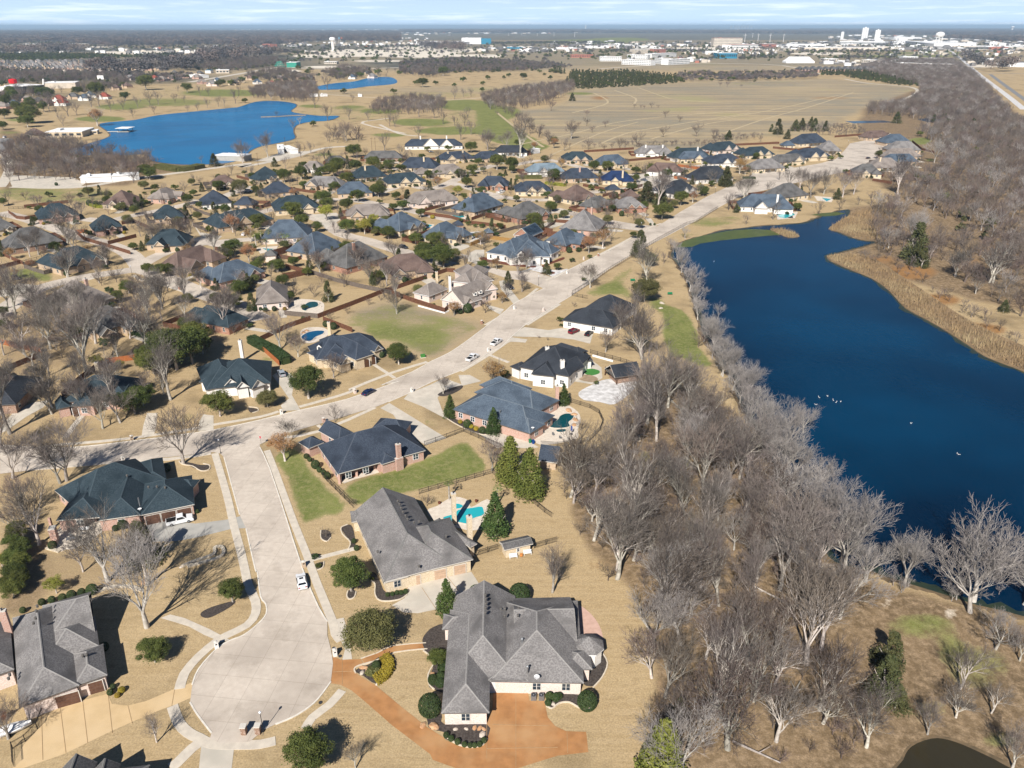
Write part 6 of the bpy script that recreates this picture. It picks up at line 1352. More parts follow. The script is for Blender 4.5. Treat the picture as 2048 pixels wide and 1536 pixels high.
# ---------------------------------------------------------------- fences
M['wood'] = mat('brown_fence_boards', (.10, .045, .026), (.16, .075, .045), 2.0, .9); M['cedarw'] = mat('orange_cedar_boards', (.40, .14, .05), (.30, .10, .035), 2.0, .9); M['plank'] = mat('golden_plank_boards', (.34, .20, .07), (.26, .15, .05), 2); M['iron'] = mat('black_iron', (.02, .02, .022), None, 3, .5); M['greyw'] = mat('grey_fence_boards', (.16, .13, .11), (.11, .09, .075), 2)
def wood_fence(s, label, m='wood', h=1.9, every=2.5):
    w = [G(*p) for p in PP(s)]; e = empty('wooden_fence', w[0]); w = [p - e.location for p in w]
    mb = MB(); strip_mesh(mb, w, .06, .03, h, M[m]); mb.build('fence_panel', e)
    pm = MB(); pm.box(-.06, -.06, 0, .06, .06, h + .08, M[m]); pm = pm.mesh('fence_post'); n = 0
    for a, b in zip(w, w[1:]):
        k = max(1, int((b - a).length / every))
        for i in range(k):
            if n < 95: o = bpy.data.objects.new('fence_post', pm); link(o, e); o.location = a.lerp(b, i / k); n += 1
    tag(e, label, 'fence', 'wooden garden fences')
    if not label: u, v = PP(s)[len(PP(s)) // 2]; THINGS.append((e, {'wood': 'brown', 'cedarw': 'orange', 'plank': 'golden', 'greyw': 'grey'}[m] + ' board fence', u, v))
def iron_fence(s, label, h=1.4, every=2.4, m='iron'):
    w = [G(*p) for p in PP(s)]; e = empty('iron_fence', w[0]); w = [p - e.location for p in w]; near_ = G(*PP(s)[0]).y < 260
    mb = MB()
    for a, b in zip(w, w[1:]):
        d = b - a; L = d.length; d.normalize(); T = Matrix.Translation(a) @ Matrix.Rotation(math.atan2(d.y, d.x), 4, 'Z')
        for z in (.15, h - .2, h - .05): mb.box(0, -.02, z, L, .02, z + .04, M[m], T)
        st = .13 if near_ else .3
        for i in range(int(L / st)): x = i * st; mb.box(x, -.008, .1, x + (.016 if near_ else .035), .008, h, M[m], T)
    mb.build('railing', e)
    pm = MB(); pm.box(-.05, -.05, 0, .05, .05, h + .12, M[m]); pm = pm.mesh('fence_post'); n = 0
    for a, b in zip(w, w[1:]):
        k = max(1, int((b - a).length / every))
        for i in range(k):
            if n < 95: o = bpy.data.objects.new('fence_post', pm); link(o, e); o.location = a.lerp(b, i / k); n += 1
    tag(e, label, 'fence', 'black iron fences')
    if not label: u, v = PP(s)[len(PP(s)) // 2]; THINGS.append((e, 'black iron fence', u, v))
iron_fence('6:560,670 800,910', 'black iron fence running down the side of the green corner lawn')
iron_fence('6:1340,430 1510,370 1640,320 1930,450', 'black iron fence between the green lawn and the two driveways')
iron_fence('6:1300,800 1860,640 1990,730 7:610,780 800,940 860,980', 'black iron fence round the back corner of the turquoise pool garden')
iron_fence('6:880,905 1100,835', 'short black iron fence just behind the grey roofed pool house'); iron_fence('6:1740,1275 1910,1220', 'black iron gate section left of the small stone shed'); iron_fence('7:725,1215 900,1165', 'black iron fence section right of the small stone shed')
iron_fence('7:1000,95 1150,140 1220,180 1252,250 1230,310 1150,395 1000,420 900,435 770,425', 'black iron fence curving around the dark pool garden')
iron_fence('1:310,1150 265,1260 180,1350 90,1400 100,1536', 'black iron fence beside the tan driveway at the bottom left'); iron_fence('h:330,1385 480,1290 700,1140 960,985', 'long iron fence on the lake side of the road, nearer stretch', 1.7, m='greyw'); iron_fence('h:1080,900 1200,830 1500,665 1600,640 1820,500', 'long iron fence on the lake side of the road, farther stretch', 1.7, m='greyw')
iron_fence('d:785,440 940,470', None); iron_fence('d:960,990 1100,1030 1250,1070 1430,1130', None); iron_fence('e:90,400 290,395', None); iron_fence('e:220,960 480,890', None); iron_fence('g:870,820 1020,860', None); iron_fence('g:1040,870 1200,930', None); iron_fence('5:1000,-10 1010,-12', None) if False else None
for s, m in (('b:920,80 1160,130 920,190', 'wood'), ('b:1160,130 1400,210 1640,270 1880,320 2016,350', 'greyw'), ('b:910,530 1230,560', 'greyw'), ('b:1230,560 1550,440 1880,310 2016,270', 'wood'), ('c:350,410 600,500 910,600 960,550', 'wood'), ('c:350,410 640,310 930,210 1010,215', 'wood'),
  ('b:590,810 720,890 860,1015', 'cedarw'), ('b:680,780 950,650 1160,580', 'wood'), ('b:1280,585 1420,640 1560,695', 'wood'), ('a:0,900 200,950 400,985', 'cedarw'), ('a:1015,1095 1360,1045', 'cedarw'), ('e:0,860 140,930 240,970', 'wood'), ('e:0,1015 215,960', 'wood'), ('e:780,650 860,720 1100,790 1340,865', 'wood'),
  ('e:1110,765 1400,690', 'wood'), ('e:1250,560 1370,535 1560,620', 'wood'), ('e:90,440 170,500 260,510 370,490', 'wood'), ('e:780,650 900,640', 'cedarw'), ('f:640,510 900,460', 'wood'), ('f:480,180 660,225 740,195', 'wood'), ('f:30,510 150,560 260,590', 'greyw'), ('f:980,1100 1180,1165 950,1200', 'wood'), ('f:1000,300 1180,330 1340,350', 'wood'),
  ('f:860,960 1050,900', 'wood'), ('f:260,925 380,940', 'wood'), ('g:550,530 890,440', 'wood'), ('g:550,560 830,600 1000,650 1390,700', 'wood'), ('g:1040,620 1180,570 1320,590', 'wood'), ('g:1030,880 1230,810', 'plank'), ('g:1230,810 1450,840', 'plank'), ('g:1250,780 1480,710 1600,690', 'greyw'), ('g:600,110 750,70', 'wood'),
  ('h:440,270 700,320 880,330 1050,270', 'wood'), ('h:640,380 880,320', 'wood'), ('h:1370,190 1590,230', 'cedarw'), ('h:1500,80 1700,110', 'cedarw'), ('h:20,720 130,740', 'wood'), ('q:850,225 1100,210 1260,200', 'wood'), ('q:1200,300 1570,265', 'wood'), ('q:1620,340 1850,370', 'cedarw'), ('p:460,180 620,195 700,180', 'wood'), ('p:60,170 500,150', 'wood'),
  ('p:850,110 1060,95', 'wood'), ('p:1340,140 1400,190 1480,210', 'wood'), ('p:1090,385 1210,405', 'wood'), ('1:-10,1210 60,1190', 'wood'), ('a:1000,1090 760,1270 600,1420', 'wood'), ('a:100,1150 390,1030', 'wood'), ('n:560,1090 200,1130', 'wood') ):
    wood_fence(s, None, m)
# low white retaining wall beside the vacant lot
mb = MB(); strip_mesh(mb, [G(*p) for p in PP('c:655,540 800,580 910,610 950,590')], .35, 0, .5, M['wtrim']); tag(mb.build('garden_wall'), 'low white retaining wall along the fence of the green vacant lot', 'wall')
mb = MB(); strip_mesh(mb, [G(*p) for p in PP('d:985,1020 1180,1075')], .3, 0, .6, M['wtrim']); tag(mb.build('garden_wall'), 'low white wall behind the putting patch and pavilion', 'wall')
# ---------------------------------------------------------------- street furniture
def lamp(p, label=None, h=4.3):
    g = G(*P1(p)); e = empty('street_lamp', g); mb = MB(); mb.lathe([(.16, 0), (.16, .3), (.09, .45), (.06, .8), (.05, h - .5)], M['iron'], 8); mb.build('pole', e)
    mb = MB(); mb.lathe([(.08, h - .5), (.2, h - .25), (.22, h - .1), (.12, h), (.03, h + .12)], M['lamp'], 10); mb.build('lamp_head', e)
    u, v = P1(p); tag(e, label, 'street lamp', 'black post street lamps')
    if not label: THINGS.append((e, 'black post street lamp', u, v))
lamp('2:95,1280', 'black street lamp at the bottom of the round street end'); lamp('5:1697,412', 'black street lamp at the left corner of the dead end street')
for p in ('d:467,340', 'h:1035,720', 'a:1270,242', 'h:1792,345', 'p:935,160'): lamp(p)
def pole(p, h, label, r=.14): g = G(*P1(p)); mb = MB(); mb.tube((0, 0, 0), (0, 0, h), r, r * .6, M['door'], 8); mb.box(-1.1, -.05, h - .8, 1.1, .05, h - .65, M['door']); tag(mb.build('utility_pole', None, g), label, 'utility pole', 'wooden utility poles')
pole('e:915,290', 11, 'wooden utility pole left of the brown roofed house'); pole('o:145,755', 10, 'wooden utility pole near the white storage sheds'); pole('o:1040,635', 11, 'wooden utility pole beyond the flat roofed shed, left of a pair'); pole('o:1068,632', 11, 'wooden utility pole beyond the flat roofed shed, right of a pair'); pole('o:835,700', 8, 'short wooden pole before the flat roofed shed'); pole('o:358,600', 8, 'utility pole by the lake behind the white sheds')
def mailbox(p, wall, label=None):
    g = G(*P1(p)); e = empty('mailbox', g, ang_px(P1(p), (P1(p)[0] + 10, P1(p)[1] - 3))); mb = MB(); mb.box(-.35, -.32, 0, .35, .32, 1.35, WL[wall]); mb.build('pillar', e)
    mb = MB(); mb.box(-.4, -.37, 1.352, .4, .37, 1.45, M['trim']); mb.lathe([(.3, 1.45), (.22, 1.56), (.02, 1.6)], M['trim'], 8); mb.build('cap', e); mb = MB(); mb.box(-.15, -.36, .9, .15, -.322, 1.15, M['iron']); mb.build('letter_box', e)
    u, v = P1(p); tag(e, label, 'mailbox', 'masonry mailboxes along the kerbs')
    if not label: THINGS.append((e, {'white': 'white', 'pink': 'pink brick', 'red': 'red brick', 'blush': 'pale brick', 'tan': 'tan stone'}[wall] + ' mailbox', u, v))
for p, w, l in (('1:1528,690', 'white', 'white mailbox on the upper left kerb of the round street end'), ('2:600,745', 'white', 'white mailbox on the right kerb of the round street end'), ('2:380,120', 'tan', 'tan mailbox at the kerb above the white sedan'), ('5:948,475', 'white', 'white mailbox behind the dark blue roofed house'), ('5:1015,310', 'tan', 'tan mailbox on the far kerb of the left road'),
  ('6:243,185', 'white', None), ('6:568,248', 'pink', None), ('b:1585,1280', 'blush', None), ('c:595,1365', 'white', None), ('c:1328,975', 'white', None), ('c:1578,570', 'white', None), ('c:1858,590', 'blush', None), ('c:45,1370', 'blush', None), ('c:1265,710', 'red', None), ('d:1040,60', 'red', None), ('d:900,95', 'blush', None), ('e:1500,1120', 'pink', None), ('e:1840,1225', 'red', None), ('d:740,228', 'white', None)): mailbox(p, w, l)
for p, l in (('1:1722,1295', 'left stone pillar with lamp at the bottom of the street end'), ('2:60,1290', 'right stone pillar with lamp at the bottom of the street end')):
    g = G(*P1(p)); e = empty('gate_pillar', g); mb = MB(); mb.box(-.4, -.4, 0, .4, .4, 1.6, WL['brown']); mb.build('pillar', e); mb = MB(); mb.box(-.48, -.48, 1.602, .48, .48, 1.75, M['trim']); mb.build('cap', e); tag(e, l, 'pillar', 'stone pillars')
# stop sign
g = G(*P1('6:88,425')); e = empty('stop_sign', g, -.2); mb = MB(); mb.tube((0, 0, 0), (0, 0, 2.2), .04, .04, M['metal'], 6); mb.build('post', e)
M['signred'] = mat('sign_red', (.45, .01, .015), None, 3, .5); M['signwhite'] = mat('sign_white', (.8, .8, .8), None, 3, .5)
mb = MB(); oc = [(math.cos(i * .785 + .3927) * .42, 0, 2.4 + math.sin(i * .785 + .3927) * .42) for i in range(8)]; o2 = [(x * .9, -.02, 2.4 + (z - 2.4) * .9) for x, y, z in oc]
mb.poly(oc, [tuple(range(8))], M['signwhite']); mb.poly([(x, -.012, z) for x, y, z in o2], [tuple(range(8))], M['signred']); mb.build('sign_plate', e)
tc_ = bpy.data.curves.new('lettering', 'FONT'); tc_.body = 'STOP'; tc_.size = .3; tc_.align_x = 'CENTER'; tc_.align_y = 'CENTER'; to = bpy.data.objects.new('lettering', bpy.data.meshes.new_from_object(bpy.data.objects.new('lettering_curve', tc_))); link(to, e); to.location = (0, -.03, 2.4); to.rotation_euler = (math.pi / 2, 0, 0); to.data.materials.clear(); to.data.materials.append(M['signwhite'])
tag(e, 'red octagonal stop sign at the corner before the rusty leaved oak', 'stop sign')
# manholes and utility covers
for p in ('2:244,745', '2:590,692', '2:635,748', '2:497,1075', '2:25,1313', '1:1692,1325', '1:1787,1315', '5:1738,337'):
    g = G(*P1(p)); mb = MB(); mb.lathe([(.33, 0), (.33, .062), (.3, .065)], M['cap'], 14); tag(mb.build('manhole_cover', None, g), None, 'manhole cover', 'round utility covers'); THINGS.append((bpy.data.objects[-1] if False else COL.objects[-1], 'round dark utility cover', *P1(p)))
mb = MB(); mb.box(-.9, -.7, 0, .9, .7, .15, M['walk']); mb.box(-.7, -.5, .151, .7, .5, .95, M['turf']); mb.box(-.74, -.54, .952, .74, .54, 1.02, M['turf']); tag(mb.build('utility_cabinet', None, G(*P1('c:700,1030')), .3), 'green utility cabinet at the corner of the vacant lot', 'utility cabinet')
def ac(p, rz, label):
    g = G(*P1(p)); e = empty('air_conditioner', g, rz); mb = MB(); mb.box(-.42, -.42, 0, .42, .42, .95, M['metal']); mb.build('casing', e); mb = MB(); mb.lathe([(.36, .951), (.36, 1.0), (.3, 1.0)], M['cap'], 14); mb.lathe([(.14, 1.0), (.1, 1.06)], M['metal'], 10); mb.build('fan_grille', e); tag(e, label, 'air conditioner', 'outdoor air conditioner units')
ac('3:729,1050', 0, 'left of two grey air conditioners by the stained driveway'); ac('3:784,1050', 0, 'right of two grey air conditioners by the stained driveway'); ac('5:1022,975', .2, 'left of two air conditioners behind the navy roofed house'); ac('5:1066,965', .2, 'right of two air conditioners behind the navy roofed house')
# benches at the stone shed
def bench(p, rz, label):
    g = G(*P1(p)); e = empty('garden_bench', g, rz)
    mb = MB(); mb.box(-.85, -.3, .42, .85, .3, .48, M['wtrim']); mb.build('seat', e); mb = MB(); mb.box(-.85, .27, .482, .85, .33, 1.0, M['wtrim']); mb.build('backrest', e)
    for x in (-.75, .75): mb = MB(); mb.box(x - .05, -.28, 0, x + .05, -.2, .65, M['wtrim']); mb.box(x - .05, .2, 0, x + .05, .28, .418, M['wtrim']); mb.box(x - .06, -.3, .652, x + .06, .26, .7, M['wtrim']); mb.build('leg', e)
    tag(e, label, 'bench', 'pale garden benches at the shed')
bench('7:563,1290', .2, 'left pale bench in front of the small stone shed'); bench('7:672,1262', .2, 'right pale bench in front of the small stone shed')
M['orng'] = mat('orange_cushion', (.55, .22, .06), None, 3); M['bluec'] = mat('blue_canvas', (.02, .07, .35), None, 3); M['greenp'] = mat('green_plastic', (.02, .2, .09), None, 3, .4); M['bluep'] = mat('blue_plastic', (.01, .06, .25), None, 3, .4)
g = G(*P1('7:625,1275')); mb = MB(); mb.lathe([(.3, 0), (.38, .25), (.3, .5), (.33, .55)], M['orng'], 10); tag(mb.build('plant_pot', None, g), 'orange clay pot between the two pale benches', 'plant pot')
for p, m, l in (('7:690,405', 'greenp', 'green wheeled bin at the corner of the slate roofed house'), ('7:715,412', 'bluep', 'blue wheeled bin at the corner of the slate roofed house')):
    e = empty('wheeled_bin', G(*P1(p)), .3); mb = MB(); mb.poly([(-.25, -.28, 0), (.25, -.28, 0), (.25, .25, 0), (-.25, .25, 0), (-.3, -.35, 1), (.3, -.35, 1), (.3, .33, 1), (-.3, .33, 1)], [(0, 3, 2, 1), (0, 1, 5, 4), (1, 2, 6, 5), (2, 3, 7, 6), (3, 0, 4, 7)], M[m]); mb.build('bin_body', e); mb = MB(); mb.box(-.33, -.38, 1.0, .33, .36, 1.08, M[m]); mb.build('lid', e); tag(e, l, 'bin')
# closed parasol, loungers, tables
def parasol(p, label):
    e = empty('parasol', G(*P1(p))); mb = MB(); mb.lathe([(.45, 0), (.45, .1), (.05, .12), (.04, 2.8)], M['cap'], 12); mb.build('pole', e); mb = MB(); mb.lathe([(.1, 1.1), (.24, 1.3), (.2, 2.2), (.06, 2.75)], M['bluec'], 10); mb.build('canopy', e); tag(e, label, 'parasol')
parasol('7:1010,340', 'closed blue parasol on a dark base beside the dark pool')
def table_set(p, rz, label, m='metal', rect=True):
    e = empty('patio_table', G(*P1(p)), rz); mb = MB(); mb.box(-1.1, -.6, .7, 1.1, .6, .76, M[m]) if rect else mb.lathe([(.6, .7), (.6, .76)], M[m], 14); mb.build('table_top', e)
    for x in (-.9, .9):
        for y in (-.45, .45): b = MB(); b.box(x * .6 - .04, y * .6 - .04, 0, x * .6 + .04, y * .6 + .04, .698, M[m]); b.build('leg', e)
    tag(e, label, 'table', 'patio tables')
def chair(p, rz, m='metal'):
    e = empty('patio_chair', G(*P1(p)), rz); mb = MB(); mb.box(-.28, -.28, .4, .28, .28, .46, M[m]); mb.build('seat', e); mb = MB(); mb.box(-.28, .24, .462, .28, .3, .95, M[m]); mb.build('backrest', e)
    for x in (-.24, .24):
        for y in (-.24, .24): b = MB(); b.box(x - .02, y - .02, 0, x + .02, y + .02, .398, M[m]); b.build('leg', e)
    tag(e, None, 'chair', 'chairs on the patios'); THINGS.append((e, 'grey patio chair', *P1(p)))
table_set('5:650,1005', .15, 'rectangular white table on the covered brick patio', 'wtrim'); table_set('6:1910,935', .2, 'grill table beside the slate roofed house')  if False else None
table_set('5:560,1080', .4, 'grey low table outside the brick patio', 'metal')
for p, r in (('5:600,985', 1.2), ('5:700,1000', -1), ('5:640,1035', 3), ('5:545,1050', 1), ('5:590,1100', 3.6), ('5:690,1060', 2), ('7:775,215', .3), ('7:795,330', .4), ('7:925,375', 1), ('7:990,385', 2), ('7:870,350', .5)): chair(p, r)
def lounger(p, rz, label):
    e = empty('sun_lounger', G(*P1(p)), rz); mb = MB(); mb.box(-.35, -1.0, .3, .35, .4, .38, M['bluec']); mb.build('seat', e); mb = MB(); mb.poly([(-.35, .4, .34), (.35, .4, .34), (.35, .95, .8), (-.35, .95, .8), (-.35, .4, .4), (.35, .4, .4), (.35, .95, .86), (-.35, .95, .86)], [(0, 3, 2, 1), (4, 5, 6, 7), (0, 1, 5, 4), (2, 3, 7, 6), (1, 2, 6, 5), (3, 0, 4, 7)], M['bluec']); mb.build('backrest', e)
    for x in (-.28, .28):
        for y in (-.9, .3): b = MB(); b.box(x - .03, y - .03, 0, x + .03, y + .03, .298, M['metal']); b.build('leg', e)
    tag(e, label, 'sun lounger')
lounger('7:818,195', .5, 'blue sun lounger by the wall next to the dark pool')
for p, l in (('6:795,672', 'left brown pot on the covered brick porch'), ('6:870,640', 'middle brown pot on the covered brick porch'), ('6:918,625', 'right brown pot on the covered brick porch'), ('6:1455,875', 'dark pot left of the round spa'), ('6:1738,860', 'dark pot right of the round spa')):
    mb = MB(); mb.lathe([(.22, 0), (.36, .3), (.3, .55), (.34, .6)], M['rmulch'], 10); tag(mb.build('plant_pot', None, G(*P1(p))), l, 'plant pot')
# green picnic benches on the lake lawn
for p, l in (('d:1370,300', 'green bench on the grass below the lakeside tree, farther one'), ('d:1728,430', 'green bench on the bare slope near the lake, nearer one')):
    e = empty('park_bench', G(*P1(p))); mb = MB(); mb.box(-1, -.3, .42, 1, .3, .5, M['greenp']); mb.build('seat', e); mb = MB(); mb.box(-1, .3, .5, 1, .36, 1.05, M['greenp']); mb.build('backrest', e)
    for x in (-.8, .8): mb = MB(); mb.box(x - .06, -.25, 0, x + .06, .3, .418, M['greenp']); mb.build('leg', e)
    tag(e, l, 'bench')
# covered boat at bottom left
e = empty('covered_boat', G(*P1('1:95,1280')), .5); mb = MB(); pr = [(-2.6, .7), (-1.5, 1.0), (0, 1.05), (1.4, .8), (2.6, .05)]
vs = []; fs = []
for x, w in pr: vs += [(x, -w, .9), (x, -w * .7, .35), (x, w * .7, .35), (x, w, .9), (x, 0, 1.5 if x < 1 else 1.15)]
for i in range(4):
    for a, b in ((0, 1), (1, 2), (2, 3), (3, 4), (4, 0)): fs.append((i * 5 + a, i * 5 + b, i * 5 + 5 + b, i * 5 + 5 + a))
fs.append((0, 1, 2, 3, 4)); mb.poly(vs, fs, M['wtrim']); mb.build('hull', e)
for y in (-.9, .9): mb = MB(); mb.lathe([(.1, -.1), (.3, -.1), (.3, .1), (.1, .1)], M['tyre'], 12); o = mb.build('wheel', e, (-.5, y, .3)); o.rotation_euler = (math.pi / 2, 0, 0)
tag(e, 'small white covered boat on a trailer behind the bottom left house', 'boat')
# boulders and landscape rocks
RK = random.Random(8); M['rock'] = mat('orange_boulder', (.42, .22, .11), (.52, .34, .2), 2.5); M['rockw'] = mat('pale_boulder', (.55, .48, .4), (.4, .34, .28), 2.5)
def rock(p, r, m='rock'):
    bm_ = bmesh.new(); bmesh.ops.create_icosphere(bm_, subdivisions=2, radius=1)
    for v in bm_.verts: v.co = Vector((v.co.x * r * 1.2, v.co.y * r * .8, max(v.co.z, -.3) * r * .6)) * RK.uniform(.82, 1.12)
    me_ = bpy.data.meshes.new('boulder'); bm_.to_mesh(me_); bm_.free(); me_.materials.append(M[m]); o = link(bpy.data.objects.new('boulder', me_)); o.location = G(*P1(p)); o.rotation_euler = (0, 0, RK.uniform(0, 3)); tag(o, None, 'boulder', 'garden boulders'); THINGS.append((o, 'rough orange boulder' if m == 'rock' else 'pale rounded boulder', *P1(p)))
for p, r, m in (('3:30,1245', .8, 'rock'), ('3:-50,1235', .6, 'rock'), ('3:315,1255', .45, 'rock'), ('3:350,1258', .45, 'rock'), ('3:380,1262', .4, 'rock'), ('3:180,1265', .4, 'rockw'), ('3:255,1262', .35, 'rockw'), ('3:370,1300', .6, 'rockw'), ('3:865,1085', .5, 'rockw'), ('2:800,830', .6, 'rock'), ('2:835,850', .7, 'rock'), ('2:790,865', .5, 'rockw'), ('2:1290,880', .6, 'rock'), ('2:900,945', .4, 'rockw'),
  ('7:990,160', 1.1, 'rock'), ('7:1030,190', .9, 'rock'), ('7:1040,230', .9, 'rock'), ('7:1030,270', .8, 'rock'), ('b:1090,700', .9, 'rock'), ('b:1120,680', .8, 'rock'), ('b:1240,420', .8, 'rockw'), ('b:1250,450', .7, 'rockw'), ('d:1650,512', 1.0, 'rockw'), ('d:1640,560', .8, 'rockw'), ('3:1200,740', .4, 'rockw'), ('5:470,1150', .7, 'rockw'), ('5:1110,1400', .8, 'rock'), ('5:1400,1280', .5, 'rockw')): rock(p, r, m)
# white storage sheds, dock, club house, golf buildings
def longshed(a, b, D, z, roof, label, name='storage_shed', cat='shed', wall='white'):
    h = hse(a, b, D, roof, wall, 0, None, label, wins=0, ze=z, name=name, cat=cat); return h
def boxb(a, b, D, z, wallm, roofm, label, name='building', cat='building', rows=0, band=None, group=None):
    """flat roofed building: front foot line a-b, depth D, height z; rows of windows"""
    A, B = G(*P1(a)), G(*P1(b)); d = B - A; L = d.length; rz = math.atan2(d.y, d.x); e = empty(name, A, rz)
    mb = MB(); mb.box(0, 0, 0, L, D, z, wallm); mb.build('wall', e); mb = MB(); mb.box(-.3, -.3, z + .01, L + .3, D + .3, z + .5, roofm); mb.box(L * .2, D * .3, z + .51, L * .3, D * .6, z + 2.0, roofm); mb.build('roof', e)
    if rows:
        for r in range(rows):
            zz = z * (r + .35) / rows; hh = z / rows * .42; mb = MB(); n = max(2, int(L / 6))
            for i in range(n): mb.box(L * (i + .2) / n, -.12, zz, L * (i + .8) / n, -.02, zz + hh, M['glass'])
            mb.build('window', e)
    if band: mb = MB(); mb.box(L * band[0], -.25, z * band[1], L * band[2], -.13, z * band[3], band[4]); mb.build('facade_panel', e)
    tag(e, label, cat, group); return e
Wm, Wr = M['wtrim'], M['trim']
boxb('n:665,928', 'n:918,915', 11, 3.6, Wm, Wm, 'left of two long white storage sheds by the gravel road', 'storage_shed', 'shed'); boxb('n:922,915', 'n:1145,900', 11, 3.6, Wm, Wm, 'right of two long white storage sheds by the gravel road', 'storage_shed', 'shed')
boxb('o:35,722', 'o:95,705', 26, 4, M['greyd'], Wm, 'pale blue roofed shed at the lake end of the gravel road', 'storage_shed', 'shed'); boxb('o:300,662', 'o:350,660', 32, 3.5, Wm, Wm, 'long white lakeside shed, left of a pair', 'storage_shed', 'shed'); boxb('o:410,662', 'o:460,658', 26, 3.5, Wm, Wm, 'long white lakeside shed, right of a pair', 'storage_shed', 'shed')
boxb('n:380,555', 'n:680,550', 34, 5, WL['cream'], Wm, 'long white flat roofed club house at the lake tip', 'club_house', 'club house', 1); hse('n:270,530', 'n:375,520', 16, 'brown', 'cream', 0, None, 'small club pavilion with brown pyramid roof beside the white club house', wins=3, ze=4, name='pavilion', cat='pavilion'); boxb('n:715,528', 'n:800,525', 12, 3.2, WL['cream'], Wm, 'small white building at the tip of the lake shore', 'building', 'building', 1)
e = empty('boat_dock', G(*P1('n:880,510'))); a = G(*P1('n:880,510')) - e.location; b = G(*P1('n:1000,508')) - e.location; mb = MB(); strip_mesh(mb, [a, b], 3.0, .5, .8, M['trim']); mb.build('walkway', e)
for t in (0, .33, .66, 1): p = a.lerp(b, t); mb = MB(); mb.tube((p.x, p.y, -.5), (p.x, p.y, .49), .25, .25, M['door']); mb.build('pile', e)
c = G(*P1('n:1025,508')) - e.location; mb = MB(); mb.box(c.x - 6, c.y - 5, .5, c.x + 6, c.y + 8, .8, M['trim']); mb.build('platform', e); mb = MB(); mb.box(c.x - 7, c.y - 6, 4, c.x + 7, c.y + 9, 4.3, Wm); mb.build('roof', e)
for x in (-5, 5):
    for y in (-4, 7): mb = MB(); mb.box(c.x + x - .2, c.y + y - .2, .81, c.x + x + .2, c.y + y + .2, 3.99, M['door']); mb.build('post', e)
tag(e, 'white roofed boat dock on piles reaching into the bright blue lake', 'boat dock'); HOUSES.append((*P1('n:1025,500'), 'white roofed boat dock'))
HOUSES += [(*P1('n:500,520'), 'white lakeside club house'), (*P1('n:900,910'), 'long white storage sheds'), (526, 1345, 'round street end'), (*P1('o:400,640'), 'white lakeside sheds'), (*P1('g:1580,790'), 'red brick garage with solar panels')] if False else [(*P1('n:500,520'), 'white lakeside club house'), (*P1('n:900,910'), 'long white storage sheds'), (526, 1345, 'round street end'), (*P1('o:400,640'), 'white lakeside sheds')]
for a, b, D, z, l in (('o:555,212', 'o:615,210', 10, 3.2, 'small white golf course shed left of the pond trees'), ('o:640,210', 'o:690,208', 8, 3, 'small pale golf course shed right of the pond trees'), ('o:930,210', 'o:960,210', 5, 3, 'tiny white hut on the golf course'), ('q:440,235', 'q:490,230', 5, 3.2, 'tiny white hut at the edge of the fairway')): boxb(a, b, D, z, Wm, Wm, l, 'golf_shed', 'shed')
# birds on the lake
M['bird'] = mat('white_feathers', (.8, .8, .78), None, 5)
bm_ = bmesh.new(); bmesh.ops.create_icosphere(bm_, subdivisions=2, radius=.11, matrix=Matrix.Diagonal((1.6, .8, .7, 1))); bmesh.ops.create_icosphere(bm_, subdivisions=1, radius=.09, matrix=Matrix.Translation((.36, 0, .3))); bmesh.ops.create_cone(bm_, segments=6, radius1=.06, radius2=.05, depth=.3, matrix=Matrix.Translation((.33, 0, .15))); bmesh.ops.create_cone(bm_, segments=5, radius1=.1, radius2=0, depth=.25, matrix=Matrix.Translation((-.4, 0, .08)) @ Matrix.Rotation(-1.3, 4, 'Y'))
bme = bpy.data.meshes.new('waterbird'); bm_.to_mesh(bme); bm_.free(); bme.materials.append(M['bird'])
for p in ('8:845,48', '8:893,40', '8:825,90', '8:928,65', '8:945,77', '8:972,73', '8:1385,200', '8:1662,382', 'h:1780,1045'):
    o = link(bpy.data.objects.new('water_bird', bme)); g = G(*P1(p)); o.location = (g.x, g.y, .25); o.rotation_euler = (0, 0, RK.uniform(0, 6)); tag(o, 'white water bird floating on the dark lake', 'bird', 'white birds floating on the dark lake')
# ---------------------------------------------------------------- trees that stand by themselves
def trees(s, hs=1.0, group=None):
    """'6:K u,v,w ...' : kind letter, foot of the trunk, width of the crown in sheet pixels"""
    vw = VIEWS['0']; k = 'O'
    for tok in s.split():
        if ':' in tok: a, tok = tok.split(':'); vw = VIEWS[a]
        if tok == '': continue
        if tok in KIND: k = tok; continue
        a, b, w = (float(x) for x in tok.split(','))
        hq = hs * (.86 if k in 'OQ' else 1)
        if k in 'JMK': w *= 1.3; hq = hs * .8
        if vw in (VIEWS['a'], VIEWS['5']) and k in 'BPD': w *= 1.22
        if vw in (VIEWS['e'], VIEWS['f'], VIEWS['g'], VIEWS['h'], VIEWS['q']) and k in 'OQBDYRK': w *= 1.18
        put_tree(k, vw[0] + a / vw[2], vw[1] + b / vw[2], w / vw[2], hq, None, group or {'B': 'bare winter trees', 'P': 'pale leafless trees', 'D': 'low brown bare trees', 'O': 'dark evergreen oaks', 'Q': 'dark evergreen oaks'}.get(k, KIND[k][4] + 's: ' + KIND[k][4] and KIND[k][3].replace('_', ' ') + 's in the gardens'))
trees('2:O 715,290,350 Q 850,700,480 M 1390,440,150 O 1320,800,170 O 430,1550,430 B 745,1540,240 3:B 862,300,270')
trees('2:H 1270,1155,165 890,830,60 3:H 630,368,150 330,352,120 1105,1115,142 840,1050,60 885,1060,62 832,1092,48 910,1045,50 115,1318,44 150,1342,44 195,1365,44 243,1383,40 283,1388,38 315,1388,38 350,1382,40 380,1355,44 2:H 1290,940,75 1345,920,70 1340,960,70')
trees('3:J 1620,1640,330 1760,1140,90 1560,1500,160')
